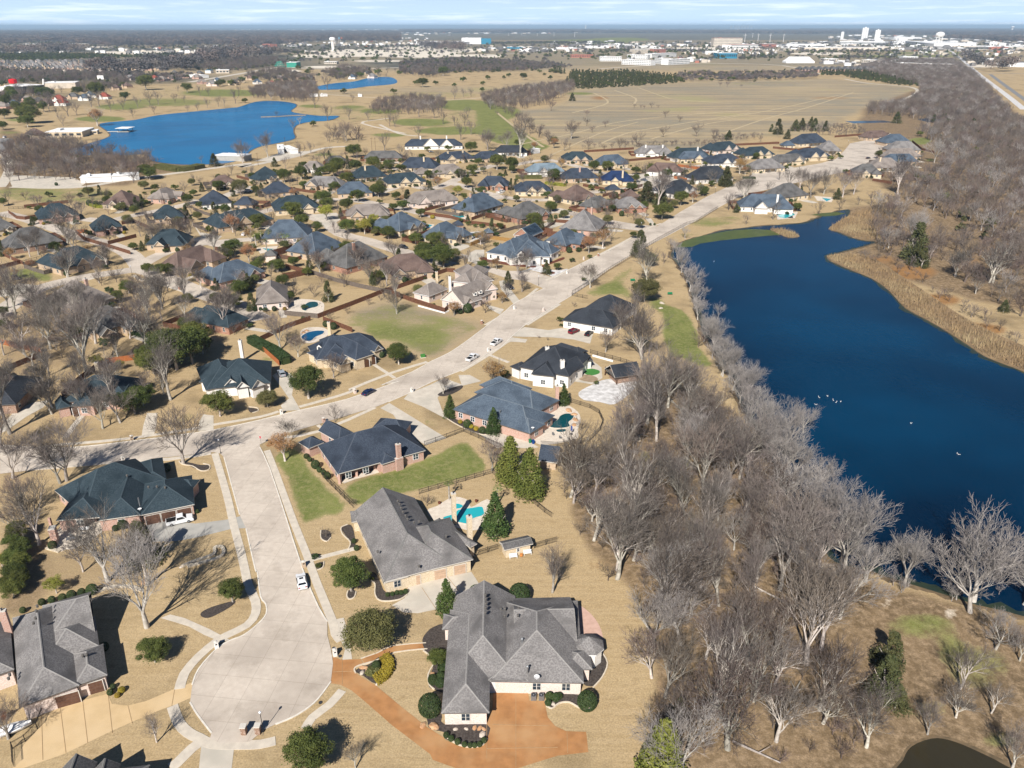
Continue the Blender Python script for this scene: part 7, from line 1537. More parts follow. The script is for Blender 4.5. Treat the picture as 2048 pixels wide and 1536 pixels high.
trees('1:H 740,705,65 O 1095,790,300 1640,365,250 P 1035,545,660 B 1105,1355,250 D 60,1330,330 Y 400,305,150 H 165,440,45 445,355,55 510,340,65 580,318,55 655,310,80 370,368,50 300,385,50 780,1018,45 800,975,40 G 860,1000,52 830,1035,42')
trees('5:B 305,1110,430 465,640,360 515,620,420 80,260,360 400,110,240 790,220,260 925,175,270 100,600,340 D 1410,485,360 B 830,1395,500 1130,1420,320 640,1320,280 K 1120,1250,240 H 950,985,78 890,1003,48 410,1140,66 1285,548,62 1515,868,34 O 150,1080,220 120,1140,200 170,1200,230 110,1260,200 160,1310,230 120,1380,220 170,1430,200 110,1510,220 60,1450,180 1040,105,330 900,60,200 Y 20,1280,120 D 200,900,260 100,1000,240 B 40,420,300')
trees('b:O 290,1500,400 1140,1330,440 B 870,860,380 D 1040,930,210 1380,1130,230 B 330,690,400 Q 745,1410,265 O 480,330,210 260,425,160 420,470,230 K 600,480,110 560,250,110 O 845,118,190 H 630,490,50 680,485,46 590,1300,60 1840,935,60 1090,590,50 1305,640,60 1380,665,70 D 1345,580,100 1510,520,90 1715,435,90 1830,390,80 B 1740,230,180 1890,250,280 D 1250,130,200 B 110,275,200')
trees('a:O 1850,1090,480 1600,1010,420 1450,1130,320 1900,960,380 1700,1150,560 1480,1185,360 1380,1500,340 1950,1000,260 B 1640,1440,360 1110,1510,320 830,1180,520 1400,960,380 490,950,420 320,1110,300 70,560,330 310,440,200 1440,700,300 1355,660,200 655,260,240 955,320,220 1030,160,180 1780,330,170 1930,360,170 780,1240,200 500,1500,420 230,1000,340 600,760,360 920,900,380 B 1250,850,320 330,600,260 150,650,280 Q 1000,530,130 O 1430,240,160 1550,265,190 1240,420,200 Y 940,1130,150 1160,1150,110 B 40,1010,280 460,800,300 700,620,300 1560,560,260 O 40,640,140 Q 60,760,150')
trees('c:O 470,1100,290 D 450,612,210 B 895,1380,220 R 1390,1290,250 H 1130,600,92 1010,600,52 1370,470,62 1060,612,50 D 1300,605,150 R 1460,510,115 B 1650,400,200 1110,190,170 O 1485,1235,120 O 1270,190,150 710,130,210 900,170,260 700,90,190 H 830,205,34 525,310,55 B 1660,400,120')
trees('6:M 1540,210,100 1870,335,115 K 1535,195,80 R 270,545,270 B 300,400,200 655,245,150 H 435,525,42 460,548,38 505,600,68 535,630,44 568,652,44 598,680,54 800,1175,40 820,1230,44 D 585,1130,90 1360,890,115 800,880,60 S 505,1295,62 530,1365,58 H 1065,300,30')
trees('2:H 970,325,32 1005,320,32 1037,312,34 1067,312,34 1097,305,36 R 860,215,50')
trees('7:M 425,1105,195 950,110,90 A 445,880,95 J 540,700,215 690,810,230 H 210,285,64 325,330,54 960,560,36 G 155,255,36 240,292,36 277,310,40 D 400,620,260 1080,310,120')
trees('6:A 1530,840,100')
trees('d:B 1460,1050,500 1250,760,300 1500,335,340 D 1110,980,210 960,365,220 810,548,60 O 670,690,75 1540,160,180 S 682,735,46 900,300,60 Q 1480,495,360 P 1930,400,150 1840,215,160 1990,600,140 1960,490,130 D 470,850,40 555,870,36 B 1670,130,120 Q 1020,1290,60')
trees('h:K 1020,985,145 P 1485,810,140 D 1340,930,110 K 1090,440,160 1230,460,150 O 1250,610,230 1440,465,170 1665,355,120 935,325,120 B 1210,480,260 D 680,560,170 R 640,900,190 500,955,180 H 1130,670,26 1172,670,26 835,575,56 345,460,40 300,950,60 D 960,620,100 1080,610,80 B 808,710,60 1480,190,130 1750,265,150 K 1900,270,110 O 980,150,110 1300,175,110 1150,130,120 1215,140,110 550,120,130 690,110,130 140,210,140 50,40,100 K 615,190,50 B 1930,510,160 R 2040,110,120 B 575,285,60 O 115,530,110 B 400,460,60 1650,270,60')
trees('g:O 70,370,170 B 390,240,120 R 690,280,110 O 925,185,130 1050,145,130 990,285,130 1300,100,180 1450,120,170 1880,215,150 1850,520,130 680,900,210 560,1010,220 750,1090,270 470,860,150 190,810,170 1380,440,60 520,590,110 650,880,160 1330,710,90 1680,660,160 1700,720,140 1180,790,90 930,640,60 1010,670,60 1080,690,50 1150,695,60 Y 900,370,100 40,660,100 D 240,960,110 B 990,1095,160 R 100,450,60 O 340,520,150 240,520,100 K 390,470,90 970,560,90 D 1220,850,90 1720,370,110 1640,370,90 B 1560,1350,10 D 860,560,60 G 640,600,50 H 420,750,70 500,720,60 60,730,60 1950,590,40 1900,600,40 1850,600,40 O 1820,400,100 100,140,120 200,120,110 330,120,100 O 700,180,90')
trees('f:O 300,320,150 970,230,160 1140,200,160 1060,600,230 1150,700,170 1370,450,180 1410,510,160 1610,240,150 1480,320,130 1720,430,170 1930,380,150 1610,530,160 1460,950,120 1720,1070,110 890,1150,180 1620,750,190 1840,720,160 560,700,120 700,690,180 1310,740,130 2030,790,130 1510,150,200 1880,90,150 1690,110,130 1360,150,110 1310,200,100 130,250,10 Q 520,350,200 Y 1400,620,150 Y 1790,760,150 R 610,1050,170 D 1230,760,100 R 440,740,160 B 420,700,170 640,640,150 D 850,450,110 690,600,110 B 1480,750,130 1610,860,130 1210,1090,180 1330,1150,160 D 960,1060,90 O 460,970,220 730,1090,120 M 560,1250,70 O 480,1380,180 A 680,890,90 740,860,80 790,960,90 820,850,80 960,890,80 1010,900,80 B 1400,90,80 1610,80,80 O 40,370,90 B 1560,1260,10 K 590,1330,90 D 1700,1130,200 1850,1260,200 1500,1100,160')
trees('e:O 1750,295,130 1930,350,140 1380,460,110 40,370,100 1340,380,110 1090,385,50 1160,390,60 1200,420,80 H 580,160,34 D 730,360,130 B 695,770,340 310,890,220 395,870,250 D 1580,790,200 1700,780,180 1850,760,220 1960,740,200 B 690,1100,200 1100,1000,220 870,700,120 Q 1480,200,120 Q 910,270,130 O 1510,90,200 B 1370,135,110 H 440,525,50 920,365,60 990,375,60 1040,380,60 1780,500,40 D 1180,720,80 1120,740,70 O 1370,820,100')
trees('n:B 750,305,130 815,300,120 910,340,110 1010,325,100 560,380,160 630,370,110 470,380,80 1130,310,100 1230,285,110 1300,285,120 1265,360,80 1435,270,80 1510,268,60 1640,215,90 1710,212,70 1460,180,50 520,460,100 360,340,90 1790,300,90 1840,300,70 1700,310,80 1620,335,70 1540,345,60 1930,275,120 700,200,120 1090,390,80 R 800,460,140 O 1030,250,110 1535,185,120 800,230,170 1200,165,190 250,440,230 40,400,130 30,490,110 230,470,150 640,210,110 1230,900,160 Q 1790,140,80 D 1000,900,120 1100,910,150 O 1820,130,80 R 2010,270,60 B 1960,190,60 P 1250,560,1 K 1760,790,90 B 1990,760,190 1650,760,60')
trees('o:O 580,445,70 1210,188,60 1440,135,110 1540,118,50 1690,135,50 1760,95,60 1915,118,45 1905,170,50 1950,75,50 820,190,70 1600,45,110 1390,120,60 900,690,160 1050,765,130 1170,780,110 1820,650,130 1480,640,60 1640,640,70 1750,640,10 740,840,180 920,790,110 1110,990,120 B 690,400,130 380,1,1 420,470,90 290,370,50 1010,400,90 1180,445,100 1220,450,110 1600,425,110 1690,440,80 1770,440,110 1410,535,110 1790,380,90 1690,230,90 1760,215,70 1820,210,70 890,250,60 1410,370,130 1530,380,120 1740,550,140 1820,510,120 1140,635,150 860,390,110 D 840,560,170 920,540,130 740,530,120 B 680,750,150 1010,40,10 480,690,130 560,660,100 220,690,160 K 275,760,60 B 690,160,120 590,300,130 B 1275,700,120 1950,630,160 P 380,200,90 470,430,60')
trees('r:O 220,130,45 180,145,40 330,150,80 535,150,50 60,145,40 20,190,40 15,240,40 490,122,35 450,100,40 550,100,50 290,655,80 K 700,310,50 715,155,40 D 540,385,90 1170,365,40 1220,365,30 1245,368,30 1300,365,50 1350,365,30 1405,435,60 1515,470,55 950,510,60 810,430,60 810,500,70 750,505,40 850,550,60 480,520,40 1820,200,40 1875,205,50 1980,210,30 690,600,150 1190,660,120 820,680,100 940,690,60 1060,680,100 1390,585,90 1640,580,110 1770,580,70 130,420,40 380,510,90 R 410,690,70 560,670,90 B 60,660,140 200,690,150 B 640,690,100 1000,680,60 1100,680,80 300,740,200 O 560,640,90 1880,600,60 1500,690,50')
trees('p:K 180,125,50 490,90,60 550,120,50 450,75,30 600,70,60 640,60,60 700,40,50 790,70,40 720,70,50 O 355,250,60 535,280,40 885,245,40 825,260,50 1125,245,70 560,510,40 600,510,35 610,575,40 240,580,50 B 320,370,90 275,510,180 430,470,90 700,490,170 780,470,160 900,490,190 970,470,150 630,430,130 500,380,70 750,600,90 880,570,80 1000,540,60 1080,540,100 1160,520,60 K 865,500,60 160,410,90 R 250,340,110 B 290,660,70 460,630,120 180,570,70 560,430,120 K 1350,880,150 1400,930,80 P 1480,270,170 1190,810,140 1340,790,230 B 1610,990,170 1850,1030,280 1250,470,160 O 20,480,60 K 1240,20,60 B 100,120,60 B 380,140,40 R 285,345,60 P 1230,560,90')
trees('u:K 950,150,150 1840,620,110 B 1360,270,240 1700,330,420 900,200,140 D 1560,440,260 B 780,240,120 1100,120,200')
trees('v:P 620,100,260 690,290,150 745,550,180 830,630,240 915,860,320 900,850,240 970,890,220 1110,1110,360 800,500,200 B 190,700,380 130,420,330 D 700,600,160 P 870,350,150 P 820,700,160')
trees('8:P 640,380,330 560,340,240 990,1070,480 1750,1240,640 1330,1000,120 1120,1130,300 1650,1230,180 2048,1260,420 840,820,230 860,600,260 1280,1150,100 1330,1190,90 1370,1150,80 1900,1200,60 700,520,260 750,250,180')
trees('4:P 630,480,560 1550,440,640 1080,290,90 1420,360,100 1730,700,380 2000,400,480 B 1480,980,380 1450,1180,300 1900,780,260 820,1390,420 1700,1150,260 1250,1300,240 1850,1536,300 K 930,1010,220 1020,1110,180 960,820,200')
trees('5:K 1700,1,1') if False else None
# the pale trees that line the near shore
for (u, v, w) in ((1346, 505, 30), (1352, 520, 34), (1362, 545, 36), (1372, 565, 34), (1380, 583, 38), (1390, 612, 44), (1398, 640, 44), (1410, 670, 50), (1424, 700, 54), (1440, 728, 56), (1455, 755, 60), (1470, 780, 64), (1480, 806, 70), (1500, 845, 80), (1520, 880, 86), (1545, 925, 92), (1556, 960, 96), (1572, 1000, 104), (1600, 1040, 110), (1636, 1085, 120), (1690, 1128, 120), (1812, 1172, 100)):
    put_tree('P', u + TR.uniform(-5, 5), v, w * TR.uniform(.9, 1.3), 1, None, 'pale leafless trees')
# shrubs and small trees along the house fronts
GR = random.Random(77); FR0 = random.Random(5)
for hm_ in MIDH:
    l, w = hm_[1], hm_[2]; Rm = hm_[0].e.matrix_basis.copy(); Rm = Matrix.Translation(hm_[0].e.location) @ Matrix.Rotation(hm_[0].e.rotation_euler.z, 4, 'Z')
    for k in range(7):
        side = GR.random(); x, y = (GR.uniform(-l, l), -w - GR.uniform(.6, 1.6)) if side < .6 else ((l + GR.uniform(1, 3)) * GR.choice((-1, 1)), GR.uniform(-w, w))
        q = Rm @ Vector((x, y, 0)); u_, v_ = PX(q.x, q.y); Fw_ = q.y * cp + CAM_H * sp; kd = GR.choice('SSHSSGD') if side < .6 else GR.choice('OSDBK')
        if not all(abs(x) > hm2[1] + .3 or True for hm2 in ()): continue
        wid = {'S': 2.6, 'H': 1.8, 'G': 1.6, 'D': 4, 'O': 5.5, 'B': 6, 'K': 4}[kd] * GR.uniform(.8, 1.3)
        put_tree(kd, u_, v_, wid * F_PX / Fw_, 1, None, {'S': 'shrubs along the house fronts', 'H': 'shrubs along the house fronts', 'G': 'shrubs along the house fronts'}.get(kd, 'garden trees between the houses'))
# back garden fences and drives round the houses in the middle distance
def clear(x, y, own, m_street, m_house):
    for pts_, w_ in STREETS:
        for a, b in zip(pts_, pts_[1:]):
            ab = b - a; L2 = ab.length_squared
            if L2 < 1e-6: continue
            t = max(0, min(1, ((x - a.x) * ab.x + (y - a.y) * ab.y) / L2))
            if math.hypot(x - a.x - ab.x * t, y - a.y - ab.y * t) < w_ / 2 + m_street: return False
    if pip(np.array([PX(x, y)[0]]), np.array([PX(x, y)[1]]), ROADP)[0]: return False
    for hm_ in MIDH:
        if hm_[0] is own: continue
        q = (Matrix.Translation(hm_[0].e.location) @ Matrix.Rotation(hm_[0].e.rotation_euler.z, 4, 'Z')).inverted() @ Vector((x, y, 0))
        if abs(q.x) < hm_[1] + m_house and abs(q.y) < hm_[2] + m_house: return False
    return True
ROADP = road_pts; FN = 0
for hm_ in MIDH:
    h_, l, w = hm_; Rm = Matrix.Translation(h_.e.location) @ Matrix.Rotation(h_.e.rotation_euler.z, 4, 'Z')
    q0 = [(l * .3, -w), (l * .8, -w), (l * .85, -w - 5), (l * .8, -w - 10), (l * .45, -w - 10), (l * .35, -w - 5)]
    wq = [Rm @ Vector((x, y, 0)) for x, y in q0]
    if all(clear(p.x, p.y, h_, -1, .3) for p in wq): sheet('driveway', [PX(p.x, p.y) for p in wq], M['pale'], 4)
    dp = 9
    while dp > 3:
        q0 = [(-l - 3, 0), (-l - 3, w + dp), (0, w + dp), (l + 3, w + dp), (l + 3, 0)]; wq = [Rm @ Vector((x, y, 0)) for x, y in q0]
        if all(clear(p.x, p.y, h_, .5, .8) for p in wq): break
        dp -= 2
    if dp > 3:
        q1 = [Rm @ Vector((x, y, 0)) for x, y in [(-l + .5, 0)] + q0 + [(l - .5, 0)]]
        wood_fence(' '.join('0:%.2f,%.2f' % PX(p.x, p.y) for p in q1), None, FR0.choice(('wood', 'wood', 'greyw')), every=5); FN += 1
print('auto fences', FN)
def hood(poly, sp_, kinds):
    for x, y in scatter(poly, sp_):
        if not clear(x, y, None, 1.5, 2.0): continue
        u_, v_ = PX(x, y); kd = GR.choice(kinds); wid = {'S': 3, 'D': 6, 'O': 6.5, 'B': 8, 'K': 4.5, 'Q': 6, 'R': 6}[kd] * GR.uniform(.75, 1.3)
        put_tree(kd, u_, v_, wid * F_PX / (y * cp + CAM_H * sp), 1, None, 'garden trees between the houses')
# hedges
def hedge(s, width, h, m, label, sm=2):
    pts = smooth(PP(s), sm, False); w = [G(*p) for p in pts]; R = np.random.default_rng(4); P = []; Nn = []
    L = [0]
    for a, b in zip(w, w[1:]): L.append(L[-1] + (b - a).length)
    n = int(L[-1] * (2 * h + width) * 55)
    t = R.uniform(0, L[-1], n); q = R.uniform(0, 2 * h + width, n)
    for ti, qi in zip(t, q):
        k = max(0, min(len(w) - 2, int(np.searchsorted(L, ti)) - 1)); a, b = w[k], w[k + 1]; d = (b - a).normalized(); nn = Vector((-d.y, d.x, 0)); c = a + d * (ti - L[k])
        if qi < h: P.append(c + nn * width / 2 + Vector((0, 0, qi))); Nn.append(nn)
        elif qi < h + width: P.append(c + nn * (width / 2 - (qi - h)) + Vector((0, 0, h))); Nn.append(Vector((0, 0, 1)))
        else: P.append(c - nn * width / 2 + Vector((0, 0, qi - h - width))); Nn.append(-nn)
    P = np.array([list(p) for p in P]) + R.normal(size=(n, 3)) * .07; nn = np.array([list(p) for p in Nn]) + R.normal(size=(n, 3)) * .5; nn /= np.linalg.norm(nn, axis=1, keepdims=True)
    a = np.cross(nn, R.normal(size=(n, 3))); a /= np.linalg.norm(a, axis=1, keepdims=True); b = np.cross(nn, a); sz = .15 * R.uniform(.6, 1.3, n)[:, None]
    v = np.stack([P - a * sz, P - b * sz, P + a * sz, P + b * sz], 1).reshape(-1, 3)
    e = empty('hedge', w[0]); v = v - np.array(list(w[0])); me_ = np_mesh('foliage', v, np.arange(n * 4).reshape(n, 4), [M[m]]); link(bpy.data.objects.new('foliage', me_), e)
    mb = MB(); strip_mesh(mb, [p - w[0] for p in w], width * .8, 0, h * .85, M[m]); mb.build('core', e); tag(e, label, 'hedge')
hedge('2:940,765 975,800 970,860 930,905 885,930', 1.9, .8, 'gold', 'golden green crescent hedge beside the stained orange driveway')
hedge('2:885,840 850,895', 2.0, .6, 'oak2', 'low green clipped block inside the crescent hedge')
hedge('b:590,790 700,850 820,910 930,1000', 3.0, 2.6, 'holly', 'long tall clipped hedge behind the orange board fence'); hedge('b:715,470 815,462', 1.4, 1.2, 'holly', 'short clipped hedge below the taupe roofed house wall'); hedge('2:1355,760 1360,870', 1.4, 1.2, 'holly', 'narrow clipped hedge against the left wall of the big grey roofed house')
hedge('g:460,715 540,700', 2, 1.4, 'oak2', 'clipped hedge right of the slate roofed house drive'); hedge('g:1600,640 1750,610 1850,580', 2, 1.2, 'holly', 'low dark hedge along the grey red brick house'); hedge('e:905,355 1000,385 1110,390', 2.5, 1.6, 'yel', 'light green hedge before the brown roofed house by the golf fence'); hedge('g:1490,190 1760,190', 4, 2.2, 'oak2', 'wide olive hedge behind the navy roofed house'); hedge('g:1800,245 2000,270', 3, 1.6, 'yel', 'long yellow green hedge beside the brown roofed house'); hedge('p:270,370 350,372', 3, 1.2, 'holly', 'dark low hedge behind the lake shore house'); hedge('n:1300,800 1480,830 1650,800', 8, 3, 'oak2', 'thick olive hedge between the bright lake and the gravel track')
# ---------------------------------------------------------------- woods
RW = random.Random(21)
def scatter(poly, spacing, avoid=(), jit=.45, zmax=1e9):
    """jittered grid points in world metres inside a polygon given in photo pixels"""
    w = [G(*p) for p in (PP(poly) if isinstance(poly, str) else poly)]; pw = [(p.x, p.y) for p in w]
    xs = [p[0] for p in pw]; y_ = [p[1] for p in pw]; gx = np.arange(min(xs), max(xs), spacing); gy = np.arange(min(y_), max(y_), spacing)
    X, Y = np.meshgrid(gx, gy); X = X + np.array([[RW.uniform(-jit, jit) * spacing for _ in gx] for _ in gy]) if X.size < 4000 else X + (np.random.default_rng(3).random(X.shape) - .5) * 2 * jit * spacing
    Y = Y + (np.random.default_rng(5).random(Y.shape) - .5) * 2 * jit * spacing
    ok = pip(X, Y, pw)
    for a in avoid: ok &= ~pip(X, Y, [(q.x, q.y) for q in (G(*p) for p in (PP(a) if isinstance(a, str) else a))])
    return list(zip(X[ok].tolist(), Y[ok].tolist()))
def wood_tree(kind, x, y, width, label, group, hs=1.0, now=False):
    if kind in 'BPDOQR' and not now: DEFER.append((width * F_PX / (y * cp + CAM_H * sp), 'wood', (kind, x, y, width, label, group, hs))); return
    vs, W, Hh, nm, adj, cat = KIND[kind]; k = RW.randrange(len(vs)); tm, cm = vs[k]
    if cm.name not in CW: CW[cm.name] = max(max(q.co.x for q in cm.vertices) - min(q.co.x for q in cm.vertices), max(q.co.y for q in cm.vertices) - min(q.co.y for q in cm.vertices)) * .96
    s = width / CW[cm.name]; hs *= RW.uniform(.8, 1.3); e = empty(nm, (x, y, 0), RW.uniform(0, 6.283), (s, s, s * hs)); e.rotation_euler = (RW.uniform(-.2, .2), RW.uniform(-.2, .2), RW.uniform(0, 6.28)); link(bpy.data.objects.new('trunk', tm), e); link(bpy.data.objects.new('crown', cm), e); tag(e, label, cat, group)
hood('0:0,400 300,380 700,310 1100,330 1400,330 1500,390 1080,560 960,640 700,600 500,640 300,600 0,560', 14, 'OBDBSSKDBQR')
hood('0:0,560 420,560 520,640 400,700 300,830 0,830', 10, 'BBDBBDS')
NEARW = '0:1200,1150 1150,1060 1120,990 1210,900 1280,820 1340,760 1400,790 1470,850 1500,930 1540,1030 1620,1110 1720,1190 1640,1260 1650,1330 1720,1400 1740,1560 1290,1560 1300,1400 1310,1250 1250,1190'
pts = scatter(NEARW, 7.1, avoid=('0:1245,900 1330,880 1345,930 1320,960 1260,960',))
for x, y in pts:
    r = RW.random(); wood_tree('B' if r < .48 else ('D' if r < .92 else 'P'), x, y, RW.uniform(8.5, 15.5), 'bare winter tree in the wood between the houses and the dark lake', 'bare trees in the near wood')
stuff_pts = []
for x, y in scatter(NEARW, 4.6): stuff_pts.append((x, y, RW.uniform(.2, .42), 2 if RW.random() < .7 else 0))
SRC_INIT = LB + LE + LBF
def src_obj(me_):
    """a real tree of the scene whose shape the woodland objects repeat"""
    return SRC[me_.name]
SP = ['p:1500,560', 'p:1560,600', 'p:1620,620', 'p:1700,640', 'p:1650,700', 'p:1560,520', 'i:1200,740', 'i:1300,745', 'i:1400,750']
for me_, p in zip(SRC_INIT, SP):
    g = G(*P1(p)); o = link(bpy.data.objects.new('bare_tree' if 'cedar' not in me_.name and 'oak' not in me_.name else 'cedar_tree', me_)); o.location = g; SRC[me_.name] = o
    tag(o, None, 'tree', 'lone trees at the edge of the far woods'); THINGS.append((o, 'tree in the far wood', *P1(p)))
def wood(name, polys, spacing, srcs, wts, label, smin=.7, smax=1.15, avoid=()):
    pts = []
    for pl in polys:
        for x, y in scatter(pl, spacing, avoid): pts.append((x, y, RW.uniform(smin, smax), RW.choices(range(len(srcs)), wts)[0]))
    print('WOOD', name, len(pts)); return stuff_instances(name, srcs, pts, label, 'wood')
stuff_instances('undergrowth', LB[:3], stuff_pts, 'twiggy brown undergrowth below the bare trees of the near wood', 'undergrowth')
RIGHTW = ['p:1060,340 1230,330 1360,330 1560,370 1620,300 1480,200 1400,130 1250,100 1180,60 1000,20 800,-20 700,-30 900,-60 1200,-150 1300,-290 1500,-330 1800,-330 1900,-200 2048,40 2300,160 2300,1000 1980,900 1700,740 1560,640 1400,640 1260,520 1200,420']
wood('far_wood', ['t:980,300 1300,330 1480,380 1300,430 1480,540 1460,674 2150,674 2150,400 1990,340 1700,20 1560,-60 1100,-60 900,0 1330,110 1350,160 1290,210 1240,230 1000,255', 'p:1200,360 1380,330 1480,310 2200,310 2200,1000 1980,900 1700,700 1500,600 1330,540 1250,470 1190,400'], 8.5, LB + LE, (4, 3, 3, 1, .25, .2), 'grey leafless wood right of the lake and the last houses', .75, 1.15, ('u:0,0 300,20 800,240 1200,520 1500,740 2048,1050 2048,900 1700,640 1400,300 1000,100 600,-50',))
wood('bank_wood', ['u:420,20 700,-90 1100,-120 1500,-100 2300,-100 2300,900 2060,800 1750,560 1450,330 1150,160 800,90', 'p:1080,560 1240,520 1300,560 1280,700 1150,770 1060,740'], 8, LB, (3, 3, 4, 1.5), 'tangled bare trees and brush on the far bank of the dark lake', .5, 1.05)
wood('lake_wood', ['n:60,640 250,560 480,590 740,640 1000,710 1220,740 1280,800 1180,860 900,880 560,910 300,900 80,920 20,800'], 8, LB + LE[:1], (4, 3, 4, .3, .15), 'grey leafless wood between the bright lake and the storage sheds', .7, 1.1)
wood('golf_wood', ['o:80,170 250,120 600,110 620,200 500,260 300,240 90,220', 'o:1000,330 1100,260 1300,230 1600,240 1640,300 1560,340 1300,355 1050,350', 'o:640,560 800,540 980,555 980,575 700,580', 'r:0,290 250,230 700,180 720,240 600,290 500,340 350,370 150,370 60,390 30,340', 'r:200,390 260,410 420,540 560,640 540,660 400,570 240,430 140,385'], 9, LB, (4, 3, 3, .4), 'belts of grey leafless trees on the golf course and along its lane', .7, 1.1)
wood('cedar_wood', ['r:650,160 700,90 900,100 1100,90 1500,130 1560,170 1300,190 1000,210 760,225', 'm:180,650 480,640 700,680 1090,740 1090,790 880,780 640,740 460,715 400,690 200,690', 'r:500,90 650,80 640,110'], 11, LE, (5, 1), 'dark cedar wood between the pasture and the white apartments', .7, 1.2)
wood('tree_belt', ['r:1500,110 1700,105 2100,150 2100,165 1800,165 1500,165', 't:0,30 650,20 650,60 400,70 0,75', 'r:0,50 500,20 700,60 300,90 100,90', 'k:0,640 700,600 1300,640 1500,700 1000,740 500,750 0,760', 'n:0,0 0,60 600,100 1000,60 1200,30 700,20 300,10', 'n:1000,50 1600,40 1480,100 1100,110'], 15, LBF + LE, (5, 4, 1, 1.2, .8), 'distant belts of bare grey trees beyond the pasture and golf course', .8, 1.5)
wood('plain_trees', ['0:560,92 1100,92 1100,128 560,128', '0:1100,86 2048,86 2048,126 1100,120', '0:0,84 560,84 560,104 0,104'], 72, LBF[:1] + LE, (3, 1, 2), 'trees scattered over the far open plain', 1.0, 2.2)
wood('far_hedgerow', ['k:880,440 2048,430 2048,445 880,455', 'l:0,480 300,470 320,480 0,495', 'l:830,560 1080,545 1080,560 830,580', 'l:1280,540 1640,520 1640,535 1280,560', 'm:0,470 900,470 900,478 0,480', 'm:780,600 900,580 900,600', 'k:0,470 500,475 500,485 0,480', 'l:600,470 1050,480 1050,490 600,480', 'm:300,530 900,520 900,530 300,545', 'j:0,500 600,495 600,505 0,510', 'j:750,520 1300,560 1300,575 750,535'], 22, LBF[:1] + LE, (3, 1, 2), 'dark hedgerows between the far fields and buildings', .9, 1.7)
wood('distant_wood', ['i:0,400 2048,400 2048,330 0,330', 'j:0,400 2048,400 2048,330 0,330', 'i:0,470 500,440 1100,490 2048,480 2048,420 1000,420 0,420', 'j:0,470 600,490 1300,430 2048,440 2048,410 0,410', 'i:0,540 700,500 900,540 0,580', 'j:0,680 800,600 900,560 300,540 0,560', 'k:200,480 650,480 640,540 400,530', 'k:0,340 2048,340 2048,310 0,310', 'l:0,310 2048,320 2048,290 0,290', 'm:0,310 2048,330 2048,270 0,270', 'm:1500,520 1650,640 1600,620 1480,540', 'm:1650,620 1920,620 1920,660 1660,655', 'm:1300,360 2048,400 2048,360 1400,345', 'i:700,780 1400,800 2048,720 2048,640 1200,700 900,760'], 46, LBF, (5, 4, .6), 'dark wooded country fading to blue towards the horizon', 3.0, 5.0)
wood('valley_wood', ['j:0,720 100,640 700,600 900,640 800,680 300,740', 'j:450,800 700,730 900,740 1150,800 1200,840 800,850', 'j:1250,760 1500,700 1800,740 1700,790 1400,830', 'i:1250,700 2048,640 2048,720 1300,720', 'i:0,860 0,800 500,770 1200,780 1300,820 800,850', 'k:0,760 600,700 1000,700 1100,730 600,740 300,800', 's:0,800 0,930 300,960 420,840 700,820 1000,770 400,760', 's:1250,700 2048,560 2048,640 1700,760 1300,800'], 13, LBF[:1] + LB[:3] + LE, (3, 2, 3, 1, .6, 1.2), 'bare and evergreen woods between the village roofs and the far highway', .8, 1.5)
wood('dark_tree_row', ['i:0,620 0,570 400,560 900,570 1300,580 1800,560 1850,600 1500,590 1000,600 400,625'], 18, LE, (3, 3), 'row of dark evergreens behind the far grey roofed estate', 1.3, 1.8)
wood('scrub', ['q:640,190 2048,140 2048,190 1600,175 1300,195 1250,150 850,200', 'p:60,150 450,110 620,80 900,110 1060,90 1000,40 800,30 600,50 480,110 100,100', 'u:350,60 700,30 1000,240 1300,480 1600,680 2048,900 2048,1000 1700,850 1300,560 900,300 500,120'], 6.5, LB[:3] + LE[:1], (3, 1, 5, .3), 'low brown scrub along the pasture fence and the lake shore', .25, .5)
for k, (x, y) in enumerate(scatter(NEARW, 24)):
    if k > 34: break
    mb = MB(); a = RW.uniform(0, 6.28); L = RW.uniform(3, 8); d = Vector((math.cos(a), math.sin(a), .04)); q = d * L
    mb.tube((0, 0, .15), tuple(q + Vector((0, 0, .2))), .22, .1, M['bark'], 7); mb.tube(tuple(q * .55 + Vector((0, 0, .2))), tuple(q * .75 + Vector((-d.y, d.x, .5)) * L * .25), .09, .03, M['bark'], 5)
    tag(mb.build('fallen_log', None, (x, y, 0)), 'fallen bare log on the floor of the near wood', 'log', 'fallen logs in the near wood')
pass
# reeds
def reeds():
    R = np.random.default_rng(9); P = []
    for s, sp_ in (('u:70,70 300,50 500,80 800,270 1100,470 1400,670 1800,880 2150,1060 2150,1240 2048,1210 1900,1150 1650,1050 1500,950 1300,820 1100,700 860,570 700,400 520,270 250,165', 1.1), ('p:815,690 880,640 950,600 1010,570 1200,560 1250,640 1150,755 1080,755 1000,745 900,710', 1.2), ('p:440,690 520,690 600,715 625,737 560,743 500,722', 1.0)): P += scatter(s, sp_)
    P = np.array(P); n = len(P) * 3; P = np.repeat(P, 3, 0) + R.normal(size=(n, 2)) * .35; h = R.uniform(.8, 2.3, n); az = R.uniform(0, 6.28, n); ln = R.normal(size=(n, 2)) * .35; w = .13
    v = np.zeros((n, 3, 3)); v[:, 0, :2] = P - np.stack([np.cos(az), np.sin(az)], -1) * w; v[:, 1, :2] = P + np.stack([np.cos(az), np.sin(az)], -1) * w; v[:, 2, :2] = P + ln; v[:, 2, 2] = h
    me_ = np_mesh('reeds', v.reshape(-1, 3), np.arange(n * 3).reshape(n, 3), [mat('dry_reeds', (.33, .23, .12), (.22, .15, .09), .2, .9, coord='World', c3=(.38, .30, .17), scale3=.05)], nper=3)
    tag(link(bpy.data.objects.new('reeds', me_)), 'dry brown reeds along the far shore of the dark lake', 'reeds', None, 'stuff')
reeds()
